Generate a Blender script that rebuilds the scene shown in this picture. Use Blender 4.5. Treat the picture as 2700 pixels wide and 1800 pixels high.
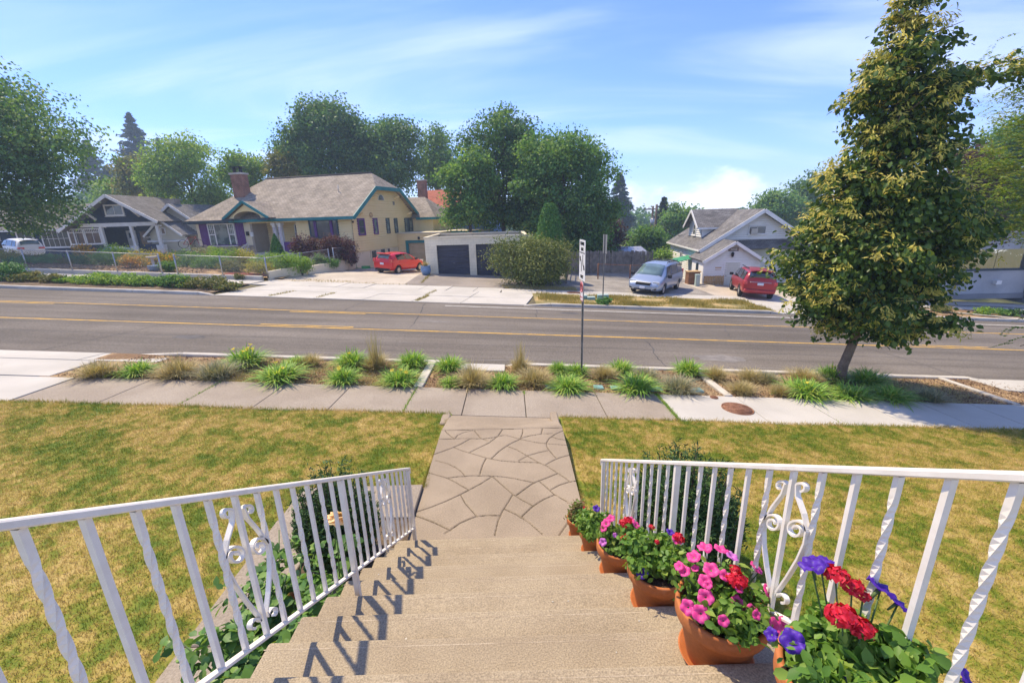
import bpy, bmesh, math, random
import numpy as np
from mathutils import Vector, Matrix

for _o in list(bpy.data.objects):
    bpy.data.objects.remove(_o)
scene = bpy.context.scene
COL = scene.collection
rad = math.radians

# ------------------------------------------------------------------ camera
FPX, PITCH, ROLL, EYE = 1150.0, rad(16.2), rad(1.7), 3.39
_fw = np.array([0, math.cos(PITCH), -math.sin(PITCH)])
_up = np.array([0, math.sin(PITCH), math.cos(PITCH)])
_rt = np.array([1.0, 0, 0])
_R = _rt*math.cos(ROLL) - _up*math.sin(ROLL)
_U = _up*math.cos(ROLL) + _rt*math.sin(ROLL)
_C = np.array([0, 0, EYE])
cam_d = bpy.data.cameras.new('camera')
cam = bpy.data.objects.new('camera', cam_d)
COL.objects.link(cam)
cam_d.sensor_width = 36.0
cam_d.lens = FPX/2700*36
cam_d.clip_start = 0.05
cam_d.clip_end = 5000
_m = Matrix.Identity(4)
for _i in range(3):
    _m[_i][0], _m[_i][1], _m[_i][2], _m[_i][3] = _R[_i], _U[_i], -_fw[_i], _C[_i]
cam.matrix_world = _m
scene.camera = cam

# ------------------------------------------------------------------ light
SUN_EL, SUN_AZ = rad(58), rad(-45)        # sun stands ahead and to the left
world = bpy.data.worlds.new('World')
scene.world = world
world.use_nodes = True
_nt = world.node_tree
_nt.nodes.clear()
def _wn(t, **k):
    n = _nt.nodes.new(t)
    for a, b in k.items():
        setattr(n, a, b)
    return n
_out = _wn('ShaderNodeOutputWorld')
_bg = _wn('ShaderNodeBackground')
_sky = _wn('ShaderNodeTexSky', sky_type='NISHITA', sun_disc=False)
_sky.sun_elevation, _sky.sun_rotation = SUN_EL, SUN_AZ
_sky.altitude, _sky.air_density, _sky.dust_density, _sky.ozone_density = 600, 1.0, 0.1, 4.0
_bg.inputs['Strength'].default_value = 0.145
_tc = _wn('ShaderNodeTexCoord')
# thin high cloud: stretched noise on the sky direction projected to a flat layer
_sep = _wn('ShaderNodeSeparateXYZ')
_nt.links.new(_tc.outputs['Generated'], _sep.inputs[0])
_zc = _wn('ShaderNodeMath', operation='MAXIMUM'); _zc.inputs[1].default_value = 0.0
_nt.links.new(_sep.outputs[2], _zc.inputs[0])
_za = _wn('ShaderNodeMath', operation='ADD'); _za.inputs[1].default_value = 0.16
_nt.links.new(_zc.outputs[0], _za.inputs[0])
_dx = _wn('ShaderNodeMath', operation='DIVIDE'); _dy = _wn('ShaderNodeMath', operation='DIVIDE')
for _d, _i in ((_dx, 0), (_dy, 1)):
    _nt.links.new(_sep.outputs[_i], _d.inputs[0]); _nt.links.new(_za.outputs[0], _d.inputs[1])
_cmb = _wn('ShaderNodeCombineXYZ')
_nt.links.new(_dx.outputs[0], _cmb.inputs[0]); _nt.links.new(_dy.outputs[0], _cmb.inputs[1])
_map = _wn('ShaderNodeMapping')
_map.inputs['Rotation'].default_value = (0, 0, rad(28))
_map.inputs['Scale'].default_value = (0.42, 1.25, 1)
_map.inputs['Location'].default_value = (1.7, 0.35, 0)
_nt.links.new(_cmb.outputs[0], _map.inputs[0])
_n1 = _wn('ShaderNodeTexNoise'); _n1.inputs['Scale'].default_value = 1.1; _n1.inputs['Detail'].default_value = 7
_n1.inputs['Roughness'].default_value = 0.52; _n1.inputs['Distortion'].default_value = 0.6
_nt.links.new(_map.outputs[0], _n1.inputs['Vector'])
_r1 = _wn('ShaderNodeMapRange'); _r1.interpolation_type = 'SMOOTHSTEP'
_r1.inputs['From Min'].default_value = 0.40; _r1.inputs['From Max'].default_value = 0.74
_r1.inputs['To Max'].default_value = 0.5
_nt.links.new(_n1.outputs[0], _r1.inputs['Value'])
# low heaped cloud near the skyline
_map2 = _wn('ShaderNodeMapping'); _map2.inputs['Scale'].default_value = (1, 1, 1.7)
_map2.inputs['Location'].default_value = (0.33, 0.1, 0)
_nt.links.new(_tc.outputs['Generated'], _map2.inputs[0])
_n2 = _wn('ShaderNodeTexNoise'); _n2.inputs['Scale'].default_value = 5.5; _n2.inputs['Detail'].default_value = 8
_n2.inputs['Roughness'].default_value = 0.55
_nt.links.new(_map2.outputs[0], _n2.inputs['Vector'])
_band = _wn('ShaderNodeMapRange'); _band.interpolation_type = 'SMOOTHSTEP'
_band.inputs['From Min'].default_value = 0.13; _band.inputs['From Max'].default_value = 0.02
_band.inputs['To Min'].default_value = -0.16; _band.inputs['To Max'].default_value = 0.10
_nt.links.new(_sep.outputs[2], _band.inputs['Value'])
_ad = _wn('ShaderNodeMath', operation='ADD')
_nt.links.new(_n2.outputs[0], _ad.inputs[0]); _nt.links.new(_band.outputs[0], _ad.inputs[1])
_r2 = _wn('ShaderNodeMapRange'); _r2.interpolation_type = 'SMOOTHSTEP'
_r2.inputs['From Min'].default_value = 0.57; _r2.inputs['From Max'].default_value = 0.70
_r2.inputs['To Max'].default_value = 0.6
_nt.links.new(_ad.outputs[0], _r2.inputs['Value'])
_mx1 = _wn('ShaderNodeMixRGB'); _mx1.inputs['Color2'].default_value = (4.9, 5.4, 7.0, 1)
_mx2 = _wn('ShaderNodeMixRGB'); _mx2.inputs['Color2'].default_value = (7.2, 7.4, 7.9, 1)
_tint = _wn('ShaderNodeMixRGB', blend_type='MULTIPLY'); _tint.inputs['Fac'].default_value = 1
_tint.inputs['Color2'].default_value = (0.60, 0.67, 1.02, 1)
_nt.links.new(_sky.outputs[0], _tint.inputs['Color1'])
_nt.links.new(_tint.outputs[0], _mx1.inputs['Color1']); _nt.links.new(_r1.outputs[0], _mx1.inputs['Fac'])
_nt.links.new(_mx1.outputs[0], _mx2.inputs['Color1']); _nt.links.new(_r2.outputs[0], _mx2.inputs['Fac'])
_nt.links.new(_mx2.outputs[0], _bg.inputs['Color']); _nt.links.new(_bg.outputs[0], _out.inputs[0])

sun_d = bpy.data.lights.new('sun', 'SUN')
sun_d.energy = 3.7
sun_d.angle = rad(1.2)
sun_d.color = (1.0, 0.85, 0.62)
sun = bpy.data.objects.new('sun', sun_d)
COL.objects.link(sun)
_dir = Vector((math.cos(SUN_EL)*math.sin(-SUN_AZ), -math.cos(SUN_EL)*math.cos(SUN_AZ), -math.sin(SUN_EL)))
sun.rotation_euler = _dir.to_track_quat('-Z', 'Y').to_euler()
sun.location = (-30, 30, 50)

scene.view_settings.view_transform = 'Standard'
scene.view_settings.look = 'None'
scene.view_settings.exposure = 0.86
scene.view_settings.gamma = 1.0
scene.view_settings.use_curve_mapping = False
scene.cycles.max_bounces = 6
scene.cycles.transparent_max_bounces = 6
scene.cycles.volume_bounces = 0
scene.cycles.use_denoising = True

# ------------------------------------------------------------------ terrain height and pixel helpers
YS = [-60, 7.45, 8.9, 10.75, 11, 14.35, 17.2, 20.3, 23.8, 25.6, 36, 60, 900]
ZS = [-.3, -.3, -.34, -.40, -.52, -.55, -.62, -.72, -.78, -.82, -.85, -1.3, -1.3]
def zs(x, y):
    return float(np.interp(y, YS, ZS)) - 0.064*max(-62.0, min(62.0, x))
def ray(u, v):
    return _R*(u-1350)/FPX - _U*(v-900)/FPX + _fw
def at(u, v, Y):
    d = ray(u, v); return _C + d*(Y/d[1])
def gnd(u, v, f=None, lift=0.0):
    """point of the street slope seen at photo position (u, v)"""
    d = ray(u, v); f = f or zs
    lo, hi = 1.0, 400.0
    t = lo
    while t < hi:
        p = _C + d*t
        if p[2] < f(p[0], p[1]) + lift:
            break
        t *= 1.01
    a, b = t/1.01, t
    for _ in range(24):
        m = (a+b)/2; p = _C + d*m
        if p[2] < f(p[0], p[1]) + lift: b = m
        else: a = m
    return _C + d*b

# ------------------------------------------------------------------ naming helpers
def tag(o, label=None, cat=None, group=None, kind=None):
    if label: o['label'] = label
    if cat: o['category'] = cat
    if group: o['group'] = group
    if kind: o['kind'] = kind
    return o
def thing(name, label, cat, loc=(0, 0, 0), rz=0.0, group=None, tilt=None):
    o = bpy.data.objects.new(name, None)
    COL.objects.link(o)
    o.empty_display_size = 0.2
    o.location = loc
    o.rotation_euler = (0 if tilt is None else tilt[0], 0 if tilt is None else tilt[1], rz)
    return tag(o, label, cat, group)
def link(name, me, mat, parent=None, loc=None, rot=None, scale=None):
    o = bpy.data.objects.new(name, me)
    COL.objects.link(o)
    if mat is not None and len(me.materials) == 0:
        me.materials.append(mat)
    if parent: o.parent = parent
    if loc is not None: o.location = loc
    if rot is not None: o.rotation_euler = rot
    if scale is not None: o.scale = scale
    return o
def copy_tree(o, parent=None):
    c = o.copy(); COL.objects.link(c)
    if parent is not None: c.parent = parent
    for ch in o.children:
        copy_tree(ch, c)
    return c

# ------------------------------------------------------------------ mesh builder
class MB:
    def __init__(s):
        s.v, s.f, s.uv, s.sm = [], [], [], []
    def face(s, pts, uv=None, smooth=False):
        n = len(s.v)
        s.v += [tuple(p) for p in pts]
        s.f.append(tuple(range(n, n+len(pts))))
        s.uv.append(uv); s.sm.append(smooth)
    def raw(s, vs, fs, smooth=False):
        n = len(s.v)
        s.v += [tuple(p) for p in vs]
        for f in fs:
            s.f.append(tuple(i+n for i in f)); s.uv.append(None); s.sm.append(smooth)
    def box(s, x0, x1, y0, y1, z0, z1):
        v = [(x0,y0,z0),(x1,y0,z0),(x1,y1,z0),(x0,y1,z0),(x0,y0,z1),(x1,y0,z1),(x1,y1,z1),(x0,y1,z1)]
        s.raw(v, [(3,2,1,0),(4,5,6,7),(0,1,5,4),(1,2,6,5),(2,3,7,6),(3,0,4,7)])
        return s
    def bar(s, p0, p1, w, h=None, up=(0,0,1), taper=1.0):
        """square bar from p0 to p1, w wide, h high"""
        h = h or w
        p0, p1 = Vector(p0), Vector(p1)
        d = (p1-p0).normalized()
        sd = d.cross(Vector(up))
        if sd.length < 1e-4: sd = d.cross(Vector((0,1,0)))
        sd.normalize(); uu = sd.cross(d).normalized()
        v = []
        for p, k in ((p0,1.0),(p1,taper)):
            for a, b in ((-1,-1),(1,-1),(1,1),(-1,1)):
                v.append(p + sd*(a*w/2*k) + uu*(b*h/2*k))
        s.raw(v, [(3,2,1,0),(4,5,6,7),(0,1,5,4),(1,2,6,5),(2,3,7,6),(3,0,4,7)])
        return s
    def tube(s, pts, r, seg=8, cap=True, smooth=True):
        pts = [Vector(p) for p in pts]
        rs = r if hasattr(r, '__len__') else [r]*len(pts)
        ring, prev = [], None
        vs, fs = [], []
        for i, p in enumerate(pts):
            d = (pts[min(i+1, len(pts)-1)] - pts[max(i-1, 0)])
            d = d.normalized() if d.length > 1e-9 else Vector((0,0,1))
            if prev is None:
                a = d.cross(Vector((0,0,1)))
                if a.length < 0.05: a = d.cross(Vector((1,0,0)))
            else:
                a = prev - d*prev.dot(d)
            a.normalize(); prev = a; b = d.cross(a)
            for k in range(seg):
                t = 2*math.pi*k/seg
                vs.append(p + (a*math.cos(t) + b*math.sin(t))*rs[i])
        for i in range(len(pts)-1):
            for k in range(seg):
                k2 = (k+1) % seg
                fs.append((i*seg+k, i*seg+k2, (i+1)*seg+k2, (i+1)*seg+k))
        s.raw(vs, fs, smooth)
        if cap:
            n = len(s.v) - len(vs)
            s.f.append(tuple(n+k for k in range(seg))[::-1]); s.uv.append(None); s.sm.append(False)
            s.f.append(tuple(n+(len(pts)-1)*seg+k for k in range(seg))); s.uv.append(None); s.sm.append(False)
        return s
    def lathe(s, prof, seg=24, c=(0,0,0), smooth=True, cap=False):
        vs, fs = [], []
        for r, z in prof:
            for k in range(seg):
                t = 2*math.pi*k/seg
                vs.append((c[0]+r*math.cos(t), c[1]+r*math.sin(t), c[2]+z))
        for i in range(len(prof)-1):
            for k in range(seg):
                k2 = (k+1) % seg
                fs.append((i*seg+k, i*seg+k2, (i+1)*seg+k2, (i+1)*seg+k))
        if cap:
            fs.append(tuple((len(prof)-1)*seg+k for k in range(seg)))
        s.raw(vs, fs, smooth)
        return s
    def prism(s, poly, z0, z1):
        """vertical prism over a plan polygon (counter-clockwise)"""
        n = len(poly)
        v = [(p[0],p[1],z0 if not callable(z0) else z0(*p)) for p in poly] + [(p[0],p[1],z1 if not callable(z1) else z1(*p)) for p in poly]
        s.raw(v, [tuple(range(n))[::-1], tuple(range(n,2*n))] + [(i,(i+1)%n,n+(i+1)%n,n+i) for i in range(n)])
        return s
    def plate(s, pts, th, uv=None):
        """flat polygon pts (outward normal by right hand) thickened backwards by th"""
        P = [Vector(p) for p in pts]
        nrm = Vector((0,0,0))
        for i in range(len(P)):
            a, b = P[i], P[(i+1) % len(P)]
            nrm += a.cross(b)
        nrm.normalize()
        n = len(P)
        base = len(s.v)
        s.v += [tuple(p) for p in P] + [tuple(p - nrm*th) for p in P]
        s.f.append(tuple(base+i for i in range(n))); s.uv.append(uv); s.sm.append(False)
        s.f.append(tuple(base+n+i for i in range(n))[::-1]); s.uv.append(None); s.sm.append(False)
        for i in range(n):
            j = (i+1) % n
            s.f.append((base+j, base+i, base+n+i, base+n+j)); s.uv.append(None); s.sm.append(False)
        return s
    def mesh(s, name):
        me = bpy.data.meshes.new(name)
        me.from_pydata(s.v, [], s.f)
        if any(u is not None for u in s.uv):
            l = me.uv_layers.new(name='UVMap')
            for p, u in zip(me.polygons, s.uv):
                if u is not None:
                    for k, li in enumerate(p.loop_indices):
                        l.data[li].uv = u[k]
        if any(s.sm):
            me.polygons.foreach_set('use_smooth', s.sm)
        me.update()
        return me
    def build(s, name, mat, parent=None, bevel=0.0, seg=1, **k):
        o = link(name, s.mesh(name), mat, parent, **k)
        if bevel:
            b = o.modifiers.new('bevel', 'BEVEL'); b.width = bevel; b.segments = seg; b.limit_method = 'ANGLE'
        return o

def np_mesh(name, V, Fq, attr=None, smooth=False):
    """fast mesh from arrays: V (n,3), Fq (m,3 or 4); attr = dict of point attributes"""
    me = bpy.data.meshes.new(name)
    V = np.ascontiguousarray(V, dtype=np.float32); Fq = np.ascontiguousarray(Fq, dtype=np.int32)
    m, k = Fq.shape
    me.vertices.add(len(V)); me.vertices.foreach_set('co', V.ravel())
    me.loops.add(m*k); me.loops.foreach_set('vertex_index', Fq.ravel())
    me.polygons.add(m)
    me.polygons.foreach_set('loop_start', np.arange(0, m*k, k, dtype=np.int32))
    if smooth: me.polygons.foreach_set('use_smooth', np.ones(m, dtype=bool))
    for nme, a in (attr or {}).items():
        at_ = me.attributes.new(nme, 'FLOAT', 'POINT')
        at_.data.foreach_set('value', np.ascontiguousarray(a, dtype=np.float32))
    me.update(calc_edges=True)
    return me

# ------------------------------------------------------------------ materials
def _mixc(nt, a, b, fac, mode='MIX'):
    n = nt.nodes.new('ShaderNodeMixRGB'); n.blend_type = mode
    for sock, val in ((n.inputs['Color1'], a), (n.inputs['Color2'], b), (n.inputs['Fac'], fac)):
        if hasattr(val, 'is_output'): nt.links.new(val, sock)
        elif isinstance(val, (tuple, list)): sock.default_value = (*val[:3], 1)
        else: sock.default_value = val
    return n.outputs[0]
def _noise(nt, vec, scale, detail=4, rough=0.55, dist=0.0):
    n = nt.nodes.new('ShaderNodeTexNoise')
    n.inputs['Scale'].default_value = scale; n.inputs['Detail'].default_value = detail
    n.inputs['Roughness'].default_value = rough; n.inputs['Distortion'].default_value = dist
    nt.links.new(vec, n.inputs['Vector'])
    return n.outputs[0]
def _range(nt, v, a, b, c=0.0, d=1.0):
    n = nt.nodes.new('ShaderNodeMapRange'); n.interpolation_type = 'SMOOTHSTEP'
    nt.links.new(v, n.inputs['Value'])
    for k, x in zip(('From Min','From Max','To Min','To Max'), (a,b,c,d)): n.inputs[k].default_value = x
    return n.outputs[0]
def mat(name, c1, c2=None, scale=2.0, lo=.35, hi=.65, fine=None, bump=None, rough=.8, spec=.3, metal=0, coat=0, space='world', stain=None, trans=0.0, rnd=None):
    m = bpy.data.materials.new(name); m.use_nodes = True
    nt = m.node_tree; bs = nt.nodes['Principled BSDF']
    if space == 'world':
        vec = nt.nodes.new('ShaderNodeNewGeometry').outputs['Position']
    else:
        vec = nt.nodes.new('ShaderNodeTexCoord').outputs['Object']
    col = None
    if c2 is not None:
        col = _mixc(nt, c1, c2, _range(nt, _noise(nt, vec, scale), lo, hi))
    if rnd is not None:                          # individual variation stored on the mesh
        a = nt.nodes.new('ShaderNodeAttribute'); a.attribute_name = 'rnd'
        r = nt.nodes.new('ShaderNodeValToRGB')
        els = r.color_ramp.elements
        while len(els) < len(rnd): els.new(0.5)
        for i, c in enumerate(rnd):
            els[i].position = i/(len(rnd)-1); els[i].color = (*c, 1)
        nt.links.new(a.outputs['Fac'], r.inputs[0]); col = r.outputs[0]
    if stain is not None:                        # (colour, scale, lo, hi, amount)
        f = _range(nt, _noise(nt, vec, stain[1], 5, .6), stain[2], stain[3], 0, stain[4])
        col = _mixc(nt, col if col is not None else c1, stain[0], f)
    if fine is not None:
        f = _range(nt, _noise(nt, vec, fine[0], 3, .7), .25, .75, 1-fine[1], 1+fine[1])
        cb = nt.nodes.new('ShaderNodeCombineXYZ')
        for i in range(3): nt.links.new(f, cb.inputs[i])
        col = _mixc(nt, col if col is not None else c1, cb.outputs[0], 1.0, 'MULTIPLY')
    if col is None: bs.inputs['Base Color'].default_value = (*c1, 1)
    else: nt.links.new(col, bs.inputs['Base Color'])
    bs.inputs['Roughness'].default_value = rough
    bs.inputs['Specular IOR Level'].default_value = spec
    bs.inputs['Metallic'].default_value = metal
    if coat:
        bs.inputs['Coat Weight'].default_value = coat; bs.inputs['Coat Roughness'].default_value = .05
    if bump:
        b = nt.nodes.new('ShaderNodeBump'); b.inputs['Strength'].default_value = bump[1]
        b.inputs['Distance'].default_value = bump[2] if len(bump) > 2 else 0.01
        nt.links.new(_noise(nt, vec, bump[0], 4, .6), b.inputs['Height'])
        nt.links.new(b.outputs[0], bs.inputs['Normal'])
    if trans:
        t = nt.nodes.new('ShaderNodeBsdfTranslucent'); mx = nt.nodes.new('ShaderNodeMixShader')
        mx.inputs[0].default_value = trans
        if col is None: t.inputs[0].default_value = (*c1, 1)
        else:
            g = _mixc(nt, col, (1.25, 1.2, .55), 1.0, 'MULTIPLY'); nt.links.new(g, t.inputs[0])
        nt.links.new(bs.outputs[0], mx.inputs[1]); nt.links.new(t.outputs[0], mx.inputs[2])
        nt.links.new(mx.outputs[0], nt.nodes['Material Output'].inputs[0])
    return m
def wheel_wear(m, amt=.22):
    nt = m.node_tree; bs = nt.nodes['Principled BSDF']
    src = bs.inputs['Base Color'].links[0].from_socket
    pos = nt.nodes.new('ShaderNodeNewGeometry').outputs['Position']
    mp = nt.nodes.new('ShaderNodeMapping'); mp.inputs['Scale'].default_value = (.035, 1.15, 1); nt.links.new(pos, mp.inputs[0])
    f = _range(nt, _noise(nt, mp.outputs[0], 1.0, 4, .55), .32, .68, 1-amt, 1+amt)
    cb = nt.nodes.new('ShaderNodeCombineXYZ')
    for i in range(3): nt.links.new(f, cb.inputs[i])
    nt.links.new(_mixc(nt, src, cb.outputs[0], 1.0, 'MULTIPLY'), bs.inputs['Base Color'])
def brick_mat(name, c1, c2, mortar, bw, bh, msize=.01, rough=.85, bump=.4, noise=.25, off=.5, uv=True):
    m = bpy.data.materials.new(name); m.use_nodes = True
    nt = m.node_tree; bs = nt.nodes['Principled BSDF']
    tc = nt.nodes.new('ShaderNodeTexCoord')
    vec = tc.outputs['UV'] if uv else tc.outputs['Object']
    b = nt.nodes.new('ShaderNodeTexBrick')
    b.inputs['Scale'].default_value = 1.0; b.offset = off
    b.inputs['Brick Width'].default_value = bw; b.inputs['Row Height'].default_value = bh
    b.inputs['Mortar Size'].default_value = msize; b.inputs['Mortar Smooth'].default_value = .2
    b.inputs['Color1'].default_value = (*c1, 1); b.inputs['Color2'].default_value = (*c2, 1); b.inputs['Mortar'].default_value = (*mortar, 1)
    nt.links.new(vec, b.inputs['Vector'])
    pos = nt.nodes.new('ShaderNodeNewGeometry').outputs['Position']
    f = _range(nt, _noise(nt, pos, 1.3, 6, .65), .3, .7, 1-noise, 1+noise)
    cb = nt.nodes.new('ShaderNodeCombineXYZ')
    for i in range(3): nt.links.new(f, cb.inputs[i])
    nt.links.new(_mixc(nt, b.outputs['Color'], cb.outputs[0], 1.0, 'MULTIPLY'), bs.inputs['Base Color'])
    bs.inputs['Roughness'].default_value = rough; bs.inputs['Specular IOR Level'].default_value = .2
    bp = nt.nodes.new('ShaderNodeBump'); bp.inputs['Strength'].default_value = bump; bp.inputs['Distance'].default_value = .01
    bp.invert = True
    nt.links.new(b.outputs['Fac'], bp.inputs['Height']); nt.links.new(bp.outputs[0], bs.inputs['Normal'])
    return m

MT = {}
MT['step'] = mat('step_aggregate', (.29,.23,.15), (.345,.28,.187), 1.6, fine=(125,.36), bump=(120,.6,.006), rough=.9, stain=((.22,.175,.12), 1.1, .55, .8, .45))
MT['walk'] = mat('walk_concrete', (.268,.212,.147), (.322,.257,.181), 1.2, fine=(80,.30), bump=(80,.35,.004), rough=.9, stain=((.21,.17,.12), .9, .5, .8, .55))
MT['slab_old'] = mat('old_concrete', (.275,.228,.172), (.325,.275,.212), .9, fine=(50,.25), bump=(60,.3,.004), rough=.9, stain=((.24,.21,.17), .7, .55, .8, .4))
MT['slab_new'] = mat('new_concrete', (.43,.405,.35), (.50,.47,.41), .7, fine=(110,.07), bump=(90,.15,.003), rough=.85, stain=((.44,.41,.36), .5, .5, .75, .6))
MT['kerb'] = mat('kerb_concrete', (.46,.42,.35), (.56,.52,.44), 1.5, fine=(70,.15), bump=(60,.2,.004), rough=.9, stain=((.26,.23,.19), .6, .5, .75, .5))
MT['joint'] = mat('joint_dirt', (.10,.085,.055), (.17,.15,.07), 3, fine=(60,.3), rough=1)
MT['asphalt'] = mat('road_asphalt', (.132,.114,.093), (.158,.138,.114), .25, fine=(24,.30), bump=(120,.3,.006), rough=.93, spec=.25, stain=((.102,.089,.073), .12, .48, .7, .6))
wheel_wear(MT['asphalt'])
MT['asphalt2'] = mat('drive_asphalt', (.22,.19,.16), (.29,.25,.21), .5, fine=(40,.2), bump=(60,.3,.006), rough=.95, stain=((.14,.12,.10), .4, .5, .75, .5))
MT['drive'] = mat('drive_concrete', (.42,.36,.28), (.50,.44,.35), .5, fine=(40,.16), bump=(50,.3,.006), rough=.95, stain=((.26,.22,.17), .35, .45, .75, .6))
MT['yellow_paint'] = mat('yellow_road_paint', (.58,.34,.05), (.36,.24,.09), 3, fine=(30,.2), rough=.8)
MT['white_paint'] = mat('white_road_paint', (.66,.64,.58), (.52,.50,.45), 4, fine=(30,.15), rough=.8)
MT['soil'] = mat('garden_soil', (.10,.07,.045), (.20,.145,.09), 2.5, fine=(45,.4), bump=(40,.8,.03), rough=1)
MT['mulch'] = mat('bark_mulch', (.22,.135,.07), (.42,.285,.15), 1.4, .42, .6, fine=(40,.45), bump=(35,.9,.03), rough=1)
MT['far_ground'] = mat('far_ground', (.17,.15,.07), (.12,.13,.04), .15, fine=(2,.3), rough=1)
MT['gravel'] = mat('grey_gravel', (.22,.20,.175), (.31,.285,.25), .8, fine=(25,.35), bump=(25,.7,.03), rough=1)
MT['lattice_soil'] = mat('dry_verge', (.42,.30,.13), (.20,.17,.06), .9, .4, .6, fine=(30,.35), bump=(30,.6,.02), rough=1)
MT['metal'] = mat('galvanised_metal', (.36,.36,.36), (.44,.44,.43), 6, rough=.45, metal=.85, spec=.5)
MT['post_steel'] = mat('sign_post_steel', (.20,.20,.20), (.30,.29,.27), 12, rough=.6, metal=.5)
MT['white_trim'] = mat('white_trim', (.78,.77,.73), (.70,.69,.65), 2, rough=.6)
MT['glass'] = mat('window_glass', (.035,.045,.055), (.07,.085,.095), .8, rough=.06, spec=.9)
MT['glass_curtain'] = mat('curtained_glass', (.19,.24,.22), (.07,.10,.10), 2.2, .42, .58, rough=.08, spec=.8)
MT['black'] = mat('black_plastic', (.02,.02,.022), rough=.5)
MT['tyre'] = mat('tyre_rubber', (.022,.022,.022), rough=.9)
# ================================================================== THE SETTING: GROUND, ROAD, PAVEMENTS
rng = np.random.default_rng(7)
random.seed(11)
def sheet(name, xs, ys, zf, m, parent=None, kind='structure', th=0.0):
    V = np.array([(x, y, zf(x, y)) for y in ys for x in xs]); nx = len(xs)
    Fq = [(j*nx+i, j*nx+i+1, (j+1)*nx+i+1, (j+1)*nx+i) for j in range(len(ys)-1) for i in range(nx-1)]
    o = link(name, np_mesh(name, V, np.array(Fq), smooth=True), m, parent)
    if kind and parent is None: o['kind'] = kind
    return o
def lin(a, b, step):
    return list(np.linspace(a, b, max(2, int(abs(b-a)/step)+1)))

def base_z(x, y):
    z = zs(x, y) - 0.10
    if y < 8.2: z -= 0.75
    if 10.6 < y < 20.8: z -= .05
    if y > 26.5 and y < 60: z -= .9
    if x < -10 and y > 31: z = min(z, -.25)
    return z
gx = [-380,-250,-140,-90,-62] + lin(-55, 55, 5) + [62,90,140,250,380]
gy = [-40,-20,-5] + [7.4, 8.1, 8.3, 10.5, 10.8, 14.35, 17.2, 20.3, 21, 23.8, 25.6] + lin(27, 60, 3) + [75,100,140,200,300,420]
sheet('ground', gx, gy, base_z, MT['far_ground'])
# road
road = sheet('road', [-300,-150] + lin(-60, 60, 4) + [150, 300], [10.93,11.2,12.8,14.35,15.8,17.2,18.7,20.2,20.33], zs, MT['asphalt'])
road['kind'] = 'structure'
def strip_on(name, x0, x1, y, w, m, parent, lift=.004, step=2.0, zf=zs, wob=0.0):
    xs = lin(x0, x1, step)
    V, Fq = [], []
    for i, x in enumerate(xs):
        ww = w*(1+random.uniform(-wob, wob))
        yy = y(x) if callable(y) else y
        V += [(x, yy-ww/2, zf(x, yy-ww/2)+lift), (x, yy+ww/2, zf(x, yy+ww/2)+lift)]
        if i: Fq.append((2*i-2, 2*i, 2*i+1, 2*i-1))
    return link(name, np_mesh(name, np.array(V), np.array(Fq)), m, parent)
strip_on('yellow_line', -90, 90, 14.52, .115, MT['yellow_paint'], road, wob=.06, step=.8)
strip_on('yellow_line', -90, 90, 17.3, .115, MT['yellow_paint'], road, wob=.06, step=.8)
for x0, x1 in ((-20.9,-17.8),(-8.7,-5.5),(3.0,3.001),(14.2,17.0)):
    if x1-x0 > .1:
        strip_on('yellow_dash', x0, x1, 14.76, .11, MT['yellow_paint'], road, wob=.08, step=.5)
for x0, x1 in ((-21,-18),(-8.8,-5.8),(26,29)):
    strip_on('yellow_dash', x0, x1, 17.06, .11, MT['yellow_paint'], road, wob=.08, step=.5)
strip_on('white_line', -3, 60, lambda x: 19.55-.012*max(0, x), .11, MT['white_paint'], road, wob=.1, step=1)
MT['tar'] = mat('tar_seal', (.06,.055,.052), (.10,.093,.088), 2, fine=(40,.2), rough=.8)
MT['patch'] = mat('pale_patch', (.24,.22,.20), (.18,.165,.15), 3, fine=(40,.2), rough=.95)
def blob_sheet(name, cx, cy, rx, ry, m, parent, lift=.003, n=18, zf=zs, rot=0):
    pts = []
    for k in range(n):
        t = 2*math.pi*k/n; q = 1+random.uniform(-.22, .22)
        a, b = rx*q*math.cos(t), ry*q*math.sin(t)
        x, y = cx + a*math.cos(rot)-b*math.sin(rot), cy + a*math.sin(rot)+b*math.cos(rot)
        pts.append((x, y, zf(x, y)+lift))
    mb = MB(); mb.face(pts); return mb.build(name, m, parent)
blob_sheet('pale_patch', -2.9, 16.1, .62, .10, MT['patch'], road)
strip_on('old_seam', -60, 60, lambda x: 13.05+.05*math.sin(x*.7)+.03*math.sin(x*2.3), .03, MT['tar'], road, lift=.002, wob=.4, step=.7)
strip_on('old_seam', -60, 60, lambda x: 18.9+.04*math.sin(x*.5+1), .03, MT['tar'], road, lift=.002, wob=.4, step=.7)
strip_on('gutter_seam', -7, 9, lambda x: 11.62+.10*math.sin(x*.8)+.05*math.sin(x*2.1), .035, MT['patch'], road, lift=.0025, wob=.5, step=.4)

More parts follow.
